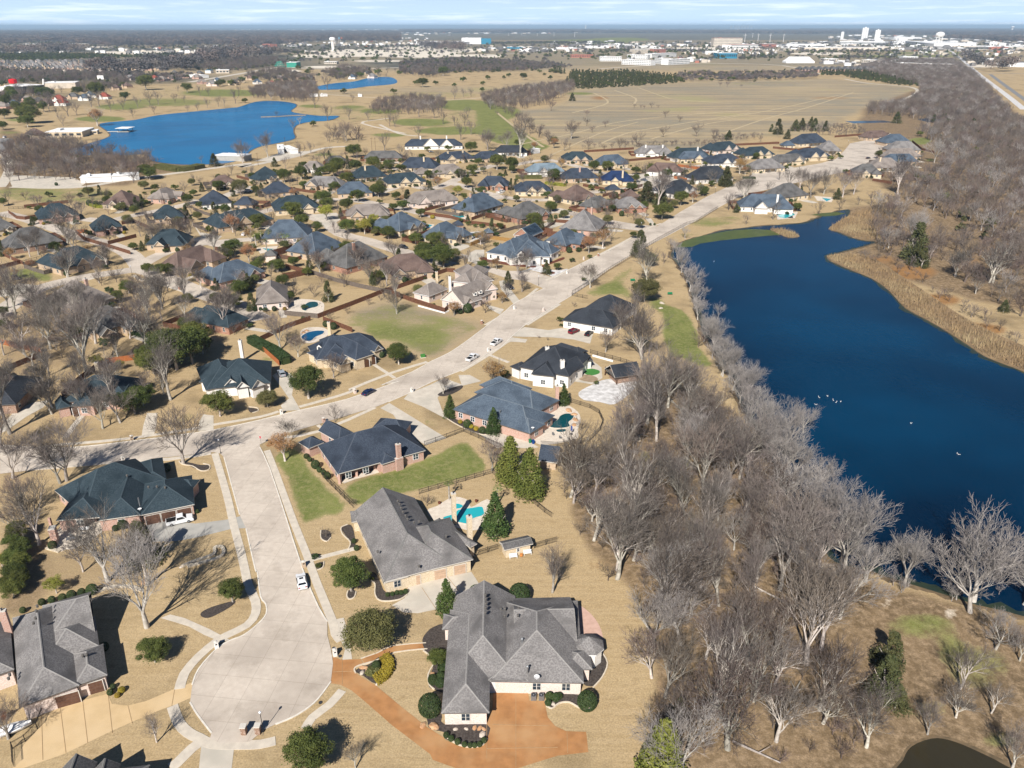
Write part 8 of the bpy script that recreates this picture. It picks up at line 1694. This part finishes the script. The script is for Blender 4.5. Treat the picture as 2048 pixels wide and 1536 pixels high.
# ---------------------------------------------------------------- far buildings
RD, GN_, BLU = mat('salmon_brick_wall', (.42, .17, .12), None, .2), WL['green'], mat('blue_cladding', (.03, .22, .35), None, .2)
CRM = mat('cream_far_wall', (.66, .58, .48), None, .1); GRD = mat('dark_far_wall', (.05, .06, .07), None, .1)
for a, b, D, z, wm_, rm_, l, rows in (('k:165,450', 'k:640,455', 200, 14, Wm, Wm, 'long low white warehouse left of the tall white warehouse', 0), ('k:632,452', 'k:830,452', 160, 34, Wm, Wm, 'tall white warehouse block with blue end wall', 0), ('j:640,485', 'j:720,488', 40, 16, RD, RD, 'small red brick block on the far plain', 1),
  ('j:890,475', 'j:1000,475', 40, 9, Wm, RF['brown'], 'white building with brown roof left of the water tower', 1), ('j:165,752', 'j:300,750', 30, 7, CRM, Wm, 'cream flat roofed building by the far highway', 1), ('j:55,750', 'j:110,750', 20, 6, Wm, BLU, 'small blue roofed building by the far highway', 0), ('j:890,690', 'j:990,690', 45, 12, GN_, Wm, 'green walled hall with white roof beyond the small lake', 0),
  ('j:1270,655', 'j:1400,655', 30, 6, CRM, Wm, 'long cream building beyond the small lake', 1), ('s:390,710', 's:650,690', 40, 7, Wm, Wm, 'low white shops right of the red hut', 0), ('s:700,690', 's:1200,680', 45, 9, CRM, Wm, 'long pale church hall by the left highway', 0), ('s:0,730', 's:120,730', 40, 7, RF['white'], Wm, 'white storefront at the left edge', 0), ('s:120,735', 's:380,745', 40, 9, GRD, Wm, 'dark glass fronted store at the left', 1),
  ('k:1090,500', 'k:1280,500', 60, 8, BLU, Wm, 'white and blue low building beyond the chalk field', 0), ('k:1600,505', 'k:1760,505', 60, 8, Wm, Wm, 'white low building right of the chalk field', 0), ('k:1900,495', 'k:2100,495', 70, 10, Wm, Wm, 'wide white store roof left of the apartments', 0), ('k:1750,590', 'k:1980,590', 30, 9, RD, RD, 'salmon brick buildings before the apartments', 1),
  ('l:0,570', 'l:200,570', 30, 13, Wm, Wm, 'white apartment block, first from left', 3), ('l:200,600', 'l:470,610', 25, 13, Wm, Wm, 'white apartment block, second from left', 3), ('l:250,548', 'l:440,552', 25, 13, Wm, Wm, 'white apartment block behind the second one', 3), ('l:505,590', 'l:635,600', 25, 14, Wm, Wm, 'white apartment block right of the middle', 3), ('l:635,605', 'l:835,595', 25, 14, Wm, Wm, 'white apartment block, rightmost', 3), ('l:480,540', 'l:710,530', 30, 13, Wm, Wm, 'white apartment block behind the rightmost one', 3),
  ('l:320,500', 'l:480,498', 40, 16, CRM, Wm, 'cream hotel behind the apartments', 4), ('l:500,500', 'l:610,498', 40, 17, RD, Wm, 'hotel with salmon stripe behind the apartments', 4), ('l:1055,440', 'l:1320,440', 60, 44, CRM, RD, 'tall striped hospital tower on the plain', 6), ('l:1220,455', 'l:1470,450', 60, 18, Wm, RD, 'low white and red wing of the hospital', 2), ('l:1510,440', 'l:1640,440', 60, 16, RD, Wm, 'red banded building right of the hospital', 2),
  ('l:1085,545', 'l:1275,545', 50, 17, BLU, Wm, 'bright blue clinic before the hospital', 1), ('l:980,500', 'l:1150,500', 60, 8, Wm, Wm, 'white low clinic roof before the hospital', 0), ('l:1755,440', 'l:2100,440', 120, 14, Wm, Wm, 'long white factory hall right of the hospital', 0), ('l:1900,470', 'l:2400,470', 90, 12, CRM, Wm, 'long cream factory hall, nearer one', 0), ('m:360,410', 'm:770,415', 100, 20, Wm, Wm, 'broad white factory hall below the silo towers', 1), ('m:230,455', 'm:770,458', 60, 10, CRM, Wm, 'long low cream factory wall', 0),
  ('m:950,400', 'm:1220,430', 200, 16, Wm, Wm, 'large white hall left of the legged water tower', 0), ('m:860,360', 'm:1110,360', 160, 16, Wm, Wm, 'distant white plant hall behind the silo towers', 0), ('m:1370,360', 'm:2048,365', 200, 16, Wm, Wm, 'long distant white plant on the right', 0), ('m:1400,440', 'm:2100,455', 160, 10, CRM, Wm, 'long low cream sheds at the right edge', 0), ('m:1660,590', 'm:1900,600', 40, 7, Wm, BLU, 'blue roofed shed right of the highway', 0), ('m:1860,610', 'm:2100,615', 50, 9, Wm, Wm, 'white shed at the right edge below the sheds', 0),
  ('m:910,610', 'm:1060,610', 30, 9, CRM, Wm, 'cream fronted shop by the highway trees', 1), ('m:1060,610', 'm:1400,618', 25, 8, CRM, Wm, 'long cream shop row by the highway trees', 1), ('m:940,545', 'm:1075,545', 40, 9, Wm, Wm, 'white roofed store beyond the shop row', 1), ('m:1180,560', 'm:1300,560', 40, 8, CRM, Wm, 'tan store beyond the shop row, right one', 1), ('m:560,570', 'm:720,575', 40, 7, CRM, Wm, 'pale store behind the gabled brick row', 1), ('m:220,560', 'm:350,560', 40, 7, CRM, Wm, 'pale shop left behind the gabled brick row', 1),
  ('i:200,482', 'i:370,482', 90, 14, CRM, Wm, 'distant cream warehouse at the far left', 0), ('i:765,478', 'i:910,475', 90, 14, CRM, Wm, 'distant cream warehouse left of the middle', 0), ('i:1940,790', 'i:2048,800', 20, 5, Wm, Wm, 'white barn at the edge of the far village', 0), ('j:1040,540', 'j:1190,540', 30, 6, CRM, Wm, 'small pale sheds before the white water tower', 0)):
    boxb(a, b, D, z, wm_, rm_, l, 'building', 'building', rows)
# blue end wall of the tall warehouse
g = G(*P1('k:832,452')); mb = MB(); mb.box(.5, -1, 0, 60, 4, 32, BLU); tag(mb.build('warehouse_end', None, g), 'blue end wall block attached to the tall white warehouse', 'building')
# striped hospital bands
g = G(*P1('l:1060,436')); g2 = G(*P1('l:1320,436')); e = empty('sunshade_bands', g); L = (g2 - g).length
for i in range(6): mb = MB(); mb.box(8, -4, 6 + i * 6.2, L * .78, -3, 8.5 + i * 6.2, M['gutter']); mb.build('band', e)
tag(e, 'dark horizontal sunshades on the striped hospital tower', 'facade')
# tent roof and gabled brick row
for i in range(12):
    u = 1600 + i * 13.2; a = f'0:{u:.1f},{139 - i * .05:.1f}'; b = f'0:{u + 11.5:.1f},{139 - i * .05:.1f}'
    h = hse(a, b, 34, 'dgrey', 'pink', 1, None, ['first', 'second', 'third', 'fourth', 'fifth', 'sixth', 'seventh', 'eighth', 'ninth', 'tenth', 'eleventh', 'twelfth'][i] + ' house from left in the distant gabled brick row', wins=2, ze=6); h.e['group'] = 'distant gabled brick row'
g = G(*P1('l:1845,585')); mb = MB(); mb.poly([(-42, -20, 4), (42, -20, 4), (42, 20, 4), (-42, 20, 4), (-30, 0, 17), (30, 0, 17), (-42, -20, 0), (42, -20, 0), (42, 20, 0), (-42, 20, 0)], [(0, 1, 5, 4), (2, 3, 4, 5), (3, 0, 4), (1, 2, 5), (0, 6, 7, 1), (1, 7, 8, 2), (2, 8, 9, 3), (3, 9, 6, 0)], Wm); tag(mb.build('tent_hall', None, g), 'white tent shaped hall behind the gabled brick row', 'hall')
# water towers
def wtower(p, h, r, legs, label):
    g = G(*P1(p)); e = empty('water_tower', g)
    if legs:
        for i in range(6): a = i * 1.047; mb = MB(); mb.tube((math.cos(a) * r * .8, math.sin(a) * r * .8, 0), (math.cos(a) * r * .72, math.sin(a) * r * .72, h - r * .6), r * .07, r * .07, Wm, 8); mb.build('leg', e)
        mb = MB(); mb.tube((0, 0, 0), (0, 0, h - r * .6), r * .12, r * .12, Wm, 10); mb.build('riser', e)
        mb = MB(); mb.lathe([(r * .2, h - r * .8), (r * .8, h - r * .62), (r, h - r * .3), (r, h - r * .05), (r * .8, h + r * .25), (r * .4, h + r * .42), (.3, h + r * .48)], Wm, 24); mb.build('tank', e)
    else:
        mb = MB(); mb.lathe([(r * .62, 0), (r * .5, h * .1), (r * .5, h * .62), (r * .7, h * .72)], WL['white'], 24); mb.build('shaft', e)
        mb = MB(); mb.lathe([(r * .6, h * .7), (r, h * .78), (r * 1.02, h * .9), (r * .8, h * .97), (r * .3, h)], Wm, 24); mb.build('tank', e)
    tag(e, label, 'water tower')
def hpx(p, q):
    """real height of something whose foot and top are seen at p and q"""
    g = G(*P1(p)); lo, hi = 0, 900
    for _ in range(40):
        m = (lo + hi) / 2
        if PX(g.x, g.y, m)[1] > P1(q)[1]: lo = m
        else: hi = m
    return lo
wtower('j:1365,518', hpx('j:1365,518', 'j:1360,380'), 13, False, 'white pedestal water tower beyond the chalk field'); wtower('m:1255,445', hpx('m:1255,445', 'm:1255,310'), 20, True, 'white water tower on legs by the far right highway'); wtower('m:1935,290', hpx('m:1935,290', 'm:1940,240'), 30, False, 'distant white water tower near the right edge'); wtower('k:1900,305', hpx('k:1900,305', 'k:1900,262'), 25, False, 'distant white water tower on the horizon, middle'); wtower('j:912,275', 40, 22, False, 'tiny white water tower on the left horizon'); wtower('m:1308,272', 34, 20, False, 'tiny white water tower right of the silo towers')
def silo(p, q, w, label):
    g = G(*P1(p)); h = hpx(p, q); e = empty('silo_tower', g)
    for i in (-1, 0, 1): mb = MB(); mb.lathe([(w, 0), (w, h * (.94 if i else 1)), (w * .3, h * (.97 if i else 1.04))], Wm, 16, (i * w * 1.9, 0, 0)); mb.build('silo', e)
    tag(e, label, 'silo', 'white factory towers on the right')
silo('m:585,360', 'm:590,250', 9, 'tallest white factory tower, middle of three'); silo('m:700,372', 'm:705,270', 7, 'white factory tower, right of three'); silo('m:380,368', 'm:382,290', 4, 'slim white factory stack, left of three'); silo('m:1545,418', 'm:1545,378', 5, 'pair of white tanks by the rail line, left'); silo('m:1760,430', 'm:1760,378', 7, 'group of white tanks by the rail line, middle'); silo('m:1845,438', 'm:1845,392', 6, 'group of white tanks by the rail line, right')
# pylons
for i, (p, q) in enumerate((('k:1112,365', 'k:1112,335'), ('k:1245,362', 'k:1245,335'), ('k:1405,370', 'k:1405,335'), ('k:1577,372', 'k:1577,332'), ('k:1787,380', 'k:1787,330'), ('l:1345,400', 'l:1338,310'), ('l:1420,350', 'l:1420,305'), ('l:1470,380', 'l:1470,310'), ('l:1580,400', 'l:1585,310'), ('l:1705,390', 'l:1705,310'))):
    g = G(*P1(p)); h = hpx(p, q); mb = MB(); mb.tube((0, 0, 0), (0, 0, h), 1.6, .8, Wm, 6); mb.box(-h * .18, -.6, h * .8, h * .18, .6, h * .82, Wm); tag(mb.build('power_pylon', None, g), 'distant pale power pylon, ' + ['first', 'second', 'third', 'fourth', 'fifth', 'sixth', 'seventh', 'eighth', 'ninth', 'tenth'][i] + ' from left', 'pylon', 'distant power pylons')
# flagpoles, billboard, red hut, green slide
for i, p in enumerate(('j:1422,460', 'j:1438,460')):
    g = G(*P1(p)); h = hpx(p, 'j:1430,380'); e = empty('flagpole', g); mb = MB(); mb.tube((0, 0, 0), (0, 0, h), .8, .5, Wm, 6); mb.build('pole', e); mb = MB(); mb.box(.6, -.1, h - 9, 14, .1, h - 1, [BLU, RD][i]); mb.build('flag', e); tag(e, ['flagpole with blue flag', 'flagpole with red flag'][i] + ' right of the white water tower', 'flagpole')
g = G(*P1('s:1600,600')); e = empty('billboard', g); h = hpx('s:1600,600', 's:1590,480'); mb = MB(); mb.tube((0, 0, 0), (0, 0, h - 7), .5, .5, M['metal'], 8); mb.build('pole', e); mb = MB(); mb.box(-6, -.4, h - 6.9, 6, .4, h, M['wtrim']); mb.build('sign_panel', e); tag(e, 'white billboard on a tall pole at the left', 'billboard')
g = G(*P1('s:240,730')); e = empty('red_sign', g); mb = MB(); mb.lathe([(2.5, 12), (6, 13), (6.5, 18), (5.5, 19), (1, 20)], mat('bright_red_panel', (.65, .015, .02), None, .3), 8); mb.build('sign_panel', e); mb = MB(); mb.tube((0, 0, 0), (0, 0, 11.9), .6, .6, Wm); mb.build('pole', e); tag(e, 'bright red sign block at the left store', 'sign')
mb = MB(); mb.tube((0, 0, 0), (3, 0, 16), 1.6, 1.6, Wm, 8); tag(mb.build('church_tower', None, G(*P1('s:690,690'))), 'leaning white tower beside the pale church hall', 'tower')
e = empty('water_slide', G(*P1('j:820,690'))); mb = MB(); prev = None
for k in range(40): a = k * .5; p = Vector((math.cos(a) * (6 + k * .25), math.sin(a) * 8, 15 - k * .34)); (mb.tube(prev, p, 1.0, 1.0, GN_, 6, False) if prev else None); prev = p
mb.build('chute', e)
for x, y in ((-6, 0), (6, 0), (0, 7), (0, -7)): mb = MB(); mb.tube((x, y, 0), (x, y, 13), .5, .5, Wm, 6); mb.build('support', e)
tag(e, 'green spiral water slide left of the green walled hall', 'water slide')
# ---------------------------------------------------------------- far estate of grey roofed houses and scattered village houses
FR = random.Random(31)
def tiny(w, d, z, roof, wall):
    mb = MB(); mb.box(-w / 2 + .4, -d / 2 + .4, 0, w / 2 - .4, d / 2 - .4, z, WL[wall]); hh = d / 2 * .8; a = w / 2 - d / 2
    V = [(-w / 2, -d / 2, z), (w / 2, -d / 2, z), (w / 2, d / 2, z), (-w / 2, d / 2, z), (-a, 0, z + hh), (a, 0, z + hh)]; mb.poly(V, [(0, 1, 5, 4), (2, 3, 4, 5), (3, 0, 4), (1, 2, 5), (3, 2, 1, 0)], RF[roof])
    V = [(-w * .3, -d / 2 - 1.5, z - .1), (-w * .02, -d / 2 - 1.5, z - .1), (-w * .16, -d / 2 - 1.5, z + hh * .62), (-w * .3, 0, z - .1), (-w * .02, 0, z - .1), (-w * .16, 0, z + hh * .62)]; mb.poly(V, [(0, 2, 5, 3), (2, 1, 4, 5)], RF[roof]); mb.poly([(x, y + .2, q - .2) for x, y, q in V[:3]], [(0, 1, 2)], WL[wall]); mb.box(-w * .28, -d / 2 - 1.1, 0, -w * .04, -d / 2 + .5, z - .15, WL[wall])
    return mb.mesh('house')
TH = [tiny(17, 12, 3, 'dgrey', 'tan'), tiny(19, 13, 3, 'grey', 'blush'), tiny(16, 13, 3.2, 'dgrey', 'cream'), tiny(18, 12, 3, 'taupe', 'pink'), tiny(16, 12, 3, 'brown', 'tan'), tiny(15, 12, 3, 'slate', 'white'), tiny(16, 12, 3, 'red', 'white')]
def small_house(k, u, v, label, group, s=1.0):
    o = link(bpy.data.objects.new('house', TH[k])); o.location = G(u, v); o.rotation_euler = (0, 0, FR.uniform(-.5, .5)); o.scale = (s, s, s * 1.25); tag(o, label, 'house', group)
for row, (v0, v1, n) in enumerate(((139, 141, 30), (134.5, 134, 30), (130.5, 129, 28), (127, 125.5, 24))):
    for i in range(n):
        u = -10 + (345 if row == 0 else 350) * i / n + FR.uniform(-3, 3); 
        if row == 0 and u > 215 and u < 240: continue
        small_house(FR.choice((0, 0, 1, 2, 0, 3)), u, v0 + (v1 - v0) * i / n + FR.uniform(-.6, .6), 'small grey roofed house in the dense far estate at upper left', 'houses of the far grey roofed estate', 1.12)
for i, t in enumerate('0:8,218 30,214 58,205 62,214 80,208 95,211 120,203 125,211 148,198 170,201 182,195 210,198 232,180 255,176 262,160 280,163 310,160 325,162 345,160 370,156 395,158 405,168 425,172 435,165 468,170 480,165 515,168 545,172 560,160 600,156 620,160 690,152 705,158 730,150 745,156 590,150 500,160 350,150 400,150'.replace('0:', '').split()):
    u, v = (float(x) for x in t.split(',')); k = FR.randrange(7); o = link(bpy.data.objects.new('house', TH[k])); o.location = G(u, v); o.rotation_euler = (0, 0, FR.uniform(-.6, .6)); o.scale = (1.05, 1.05, 1.2); tag(o, None, 'house', 'village houses among trees at upper left'); THINGS.append((o, ['dark grey', 'grey', 'dark grey', 'taupe', 'brown', 'slate', 'red'][k] + ' roofed village house', u, v))
for i in range(70):
    u = FR.uniform(0, 560) if i % 2 else FR.uniform(560, 800); v = FR.uniform(150, 178) if u < 560 else FR.uniform(140, 158)
    if 260 < u < 460 and v > 165: continue
    g = G(u, v); wood_tree(FR.choice('OOBBDB'), g.x, g.y, FR.uniform(10, 19), 'tree between the village houses beyond the golf course', 'trees between the far village houses')
for i in range(26):
    g = G(FR.uniform(0, 110), FR.uniform(186, 225)); wood_tree(FR.choice('OOB'), g.x, g.y, FR.uniform(12, 20), 'tree among the roofs at the left edge beyond the club house', 'trees at the left edge by the stores')
DEFER.sort(key=lambda t: -t[0])
for cls_, srcs_, lab_, nm_ in (('BPD', LB, 'many small bare winter trees dotted over the golf course and far gardens', 'distant_bare_trees'), ('OQR', LE[1:], 'many small dark evergreen oaks dotted over the far gardens', 'distant_oaks')):
    rest = []; i = 0
    for wpx, kind_, a in DEFER:
        if a[0] not in cls_: continue
        i += 1
        if i <= 290: (put_tree if kind_ == 'put' else wood_tree)(*a, now=True)
        else:
            x, y = (G(a[1], a[2]).x, G(a[1], a[2]).y) if kind_ == 'put' else (a[1], a[2]); w_ = wpx * (y * cp + CAM_H * sp) / F_PX
            rest.append((x, y, w_ / (11.0 if cls_ == 'BPD' else 9.0), {'B': 0, 'D': 2, 'P': 3}.get(a[0], 0)))
    if rest: stuff_instances(nm_, srcs_, rest, lab_, 'trees')
# far roofs and lots scattered over the plain (too many to count)
def far_town():
    mb = MB(); R = FR; wm = [Wm, CRM, RF['grey'], RF['dgrey'], RD]
    for (u0, u1, v0, v1, n, s0, s1) in ((0, 900, 56, 72, 260, 20, 60), (100, 330, 72, 82, 90, 10, 26), (400, 1100, 56, 68, 260, 20, 70), (1100, 2048, 56, 66, 240, 25, 90), (680, 860, 76, 94, 130, 10, 22), (1200, 1330, 90, 97, 50, 14, 40), (1040, 1180, 94, 104, 60, 12, 34), (1370, 1560, 96, 110, 130, 4, 10), (1660, 2048, 66, 84, 120, 20, 70), (1640, 1800, 122, 132, 40, 8, 18), (1340, 1420, 118, 126, 26, 8, 20),
                                        (960, 1060, 94, 104, 30, 12, 30), (1750, 2048, 100, 112, 40, 8, 24), (1940, 2048, 118, 134, 20, 10, 24), (1500, 2048, 84, 100, 110, 16, 80), (0, 420, 96, 108, 50, 12, 30), (1100, 1500, 84, 96, 60, 14, 50), (400, 560, 92, 104, 40, 10, 24), (500, 700, 84, 92, 40, 14, 30)):
        for i in range(n):
            g = G(R.uniform(u0, u1), v0 + (v1 - v0) * R.random() ** .8); w, d = R.uniform(s0, s1), R.uniform(s0, s1) * .6; z = R.uniform(3, 8) * (1 + s0 / 40)
            T = Matrix.Translation((g.x, g.y, 0)) @ Matrix.Rotation(R.uniform(-.4, .4), 4, 'Z'); m = R.choices(wm, (5, 3, 3, 2, .5))[0]
            mb.box(-w / 2, -d / 2, 0, w / 2, d / 2, z, m, T)
            mb.poly([tuple(T @ Vector(p)) for p in ((-w / 2, -d / 2, z), (w / 2, -d / 2, z), (w / 2, d / 2, z), (-w / 2, d / 2, z), (-w / 4, 0, z + d * .12), (w / 4, 0, z + d * .12))], [(0, 1, 5, 4), (2, 3, 4, 5), (3, 0, 4), (1, 2, 5)], R.choice((m, RF['grey'], Wm)))
    tag(mb.build('far_town'), 'countless small pale roofs scattered over the distant plain', 'town', None, 'stuff')
far_town()
# faint city towers on the horizon
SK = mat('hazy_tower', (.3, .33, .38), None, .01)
for i, (x, h) in enumerate(((1462, 230), (1470, 300), (1476, 250), (1483, 330), (1489, 260), (1495, 300), (1502, 240))):
    g = G(x, 58); mb = MB(); h = hpx(f'0:{x},58', f'0:{x},{56 - h / 30:.1f}'); k = 1; h = min(h, 104 + h * .12, 146); mb.box(-40, -40, 0, 40, 40, h * .8 * k, SK); mb.box(-25, -25, h * .8 * k, 25, 25, h * k, SK); tag(mb.build('skyscraper', None, g), 'faint skyscraper of the distant skyline, ' + ['first', 'second', 'third', 'fourth', 'fifth', 'sixth', 'seventh'][i] + ' from left', 'skyscraper', 'distant skyline')
# ---------------------------------------------------------------- haze
hz = MB(); hz.box(-116000, -400, -1.0, 116000, 121500, 150, M['wtrim']); ho = hz.build('haze'); tag(ho, kind='stuff'); ho['label'] = 'pale blue air haze over the whole plain'; ho['category'] = 'haze'
hm = bpy.data.materials.new('haze'); hm.use_nodes = True; hn = hm.node_tree.nodes; hn.remove(hn['Principled BSDF']); pv = hn.new('ShaderNodeVolumePrincipled'); pv.inputs['Density'].default_value = 5.0e-5; pv.inputs['Color'].default_value = (.56, .78, 1.0, 1); pv.inputs['Anisotropy'].default_value = 0.0
hm.node_tree.links.new(pv.outputs[0], hn['Material Output'].inputs['Volume']); ho.data.materials.clear(); ho.data.materials.append(hm)
hm.cycles.homogeneous_volume = True
# ---------------------------------------------------------------- labels that single out one thing
def relation(du, dv):
    if abs(du) > 1.6 * abs(dv): return 'left of' if du < 0 else 'right of'
    return 'behind' if dv < 0 else 'in front of'
base = {}
HOUSES += [(u, v, '@upper near bank of the dark lake') for u, v in ((1350, 515), (1375, 570), (1390, 625), (1410, 675))] + [(u, v, '@middle near bank of the dark lake') for u, v in ((1440, 730), (1465, 780), (1490, 830), (1530, 890), (1550, 940))] + [(u, v, '@lower near bank of the dark lake') for u, v in ((1575, 1000), (1610, 1050), (1660, 1110), (1740, 1150), (1830, 1180), (1920, 1205), (2020, 1235))]
HOUSES += [(u, v, '@grassy slope above the dark pond') for u, v in ((1760, 1300), (1900, 1340), (1980, 1420), (1700, 1450))]
for o, adj, u, v in THINGS:
    best = None
    for (hu, hv, ph) in HOUSES:
        d = math.hypot(hu - u, (hv - v) * 1.7)
        if o.get('category') == 'house' and d < 8: continue
        if best is None or d < best[0]: best = (d, hu, hv, ph)
    d, hu, hv, ph = best
    base.setdefault(f"{adj} on the {ph[1:]}" if ph[0] == '@' else f"{adj} {relation(u - hu, v - hv)} the {ph}", []).append((u, v, o))
ORD = ['leftmost', 'second from left', 'third from left', 'fourth from left', 'fifth from left', 'sixth from left', 'seventh from left', 'eighth from left', 'ninth from left', 'tenth from left'] + [w + ' from left' for w in 'eleventh twelfth thirteenth fourteenth fifteenth sixteenth seventeenth eighteenth nineteenth twentieth twenty-first twenty-second twenty-third twenty-fourth twenty-fifth twenty-sixth twenty-seventh twenty-eighth twenty-ninth thirtieth'.split()]
for lb, L in base.items():
    if len(L) == 1: L[0][2]['label'] = lb; continue
    L.sort(key=lambda t: t[0])
    names = {2: ['left one', 'right one'], 3: ['leftmost', 'middle one', 'rightmost']}.get(len(L), ORD[:len(L) - 1] + ['rightmost'] if len(L) <= 31 else None)
    if names is None: names = ORD + ['number %d from left' % k for k in range(31, len(L) + 1)]
    for (u, v, o), nm in zip(L, names): o['label'] = lb + ', ' + nm
for o in COL.objects:
    if o.get('label') and len(o['label'].split()) > 16: o['label'] = ' '.join(o['label'].replace(' the ', ' ').split()[:16])
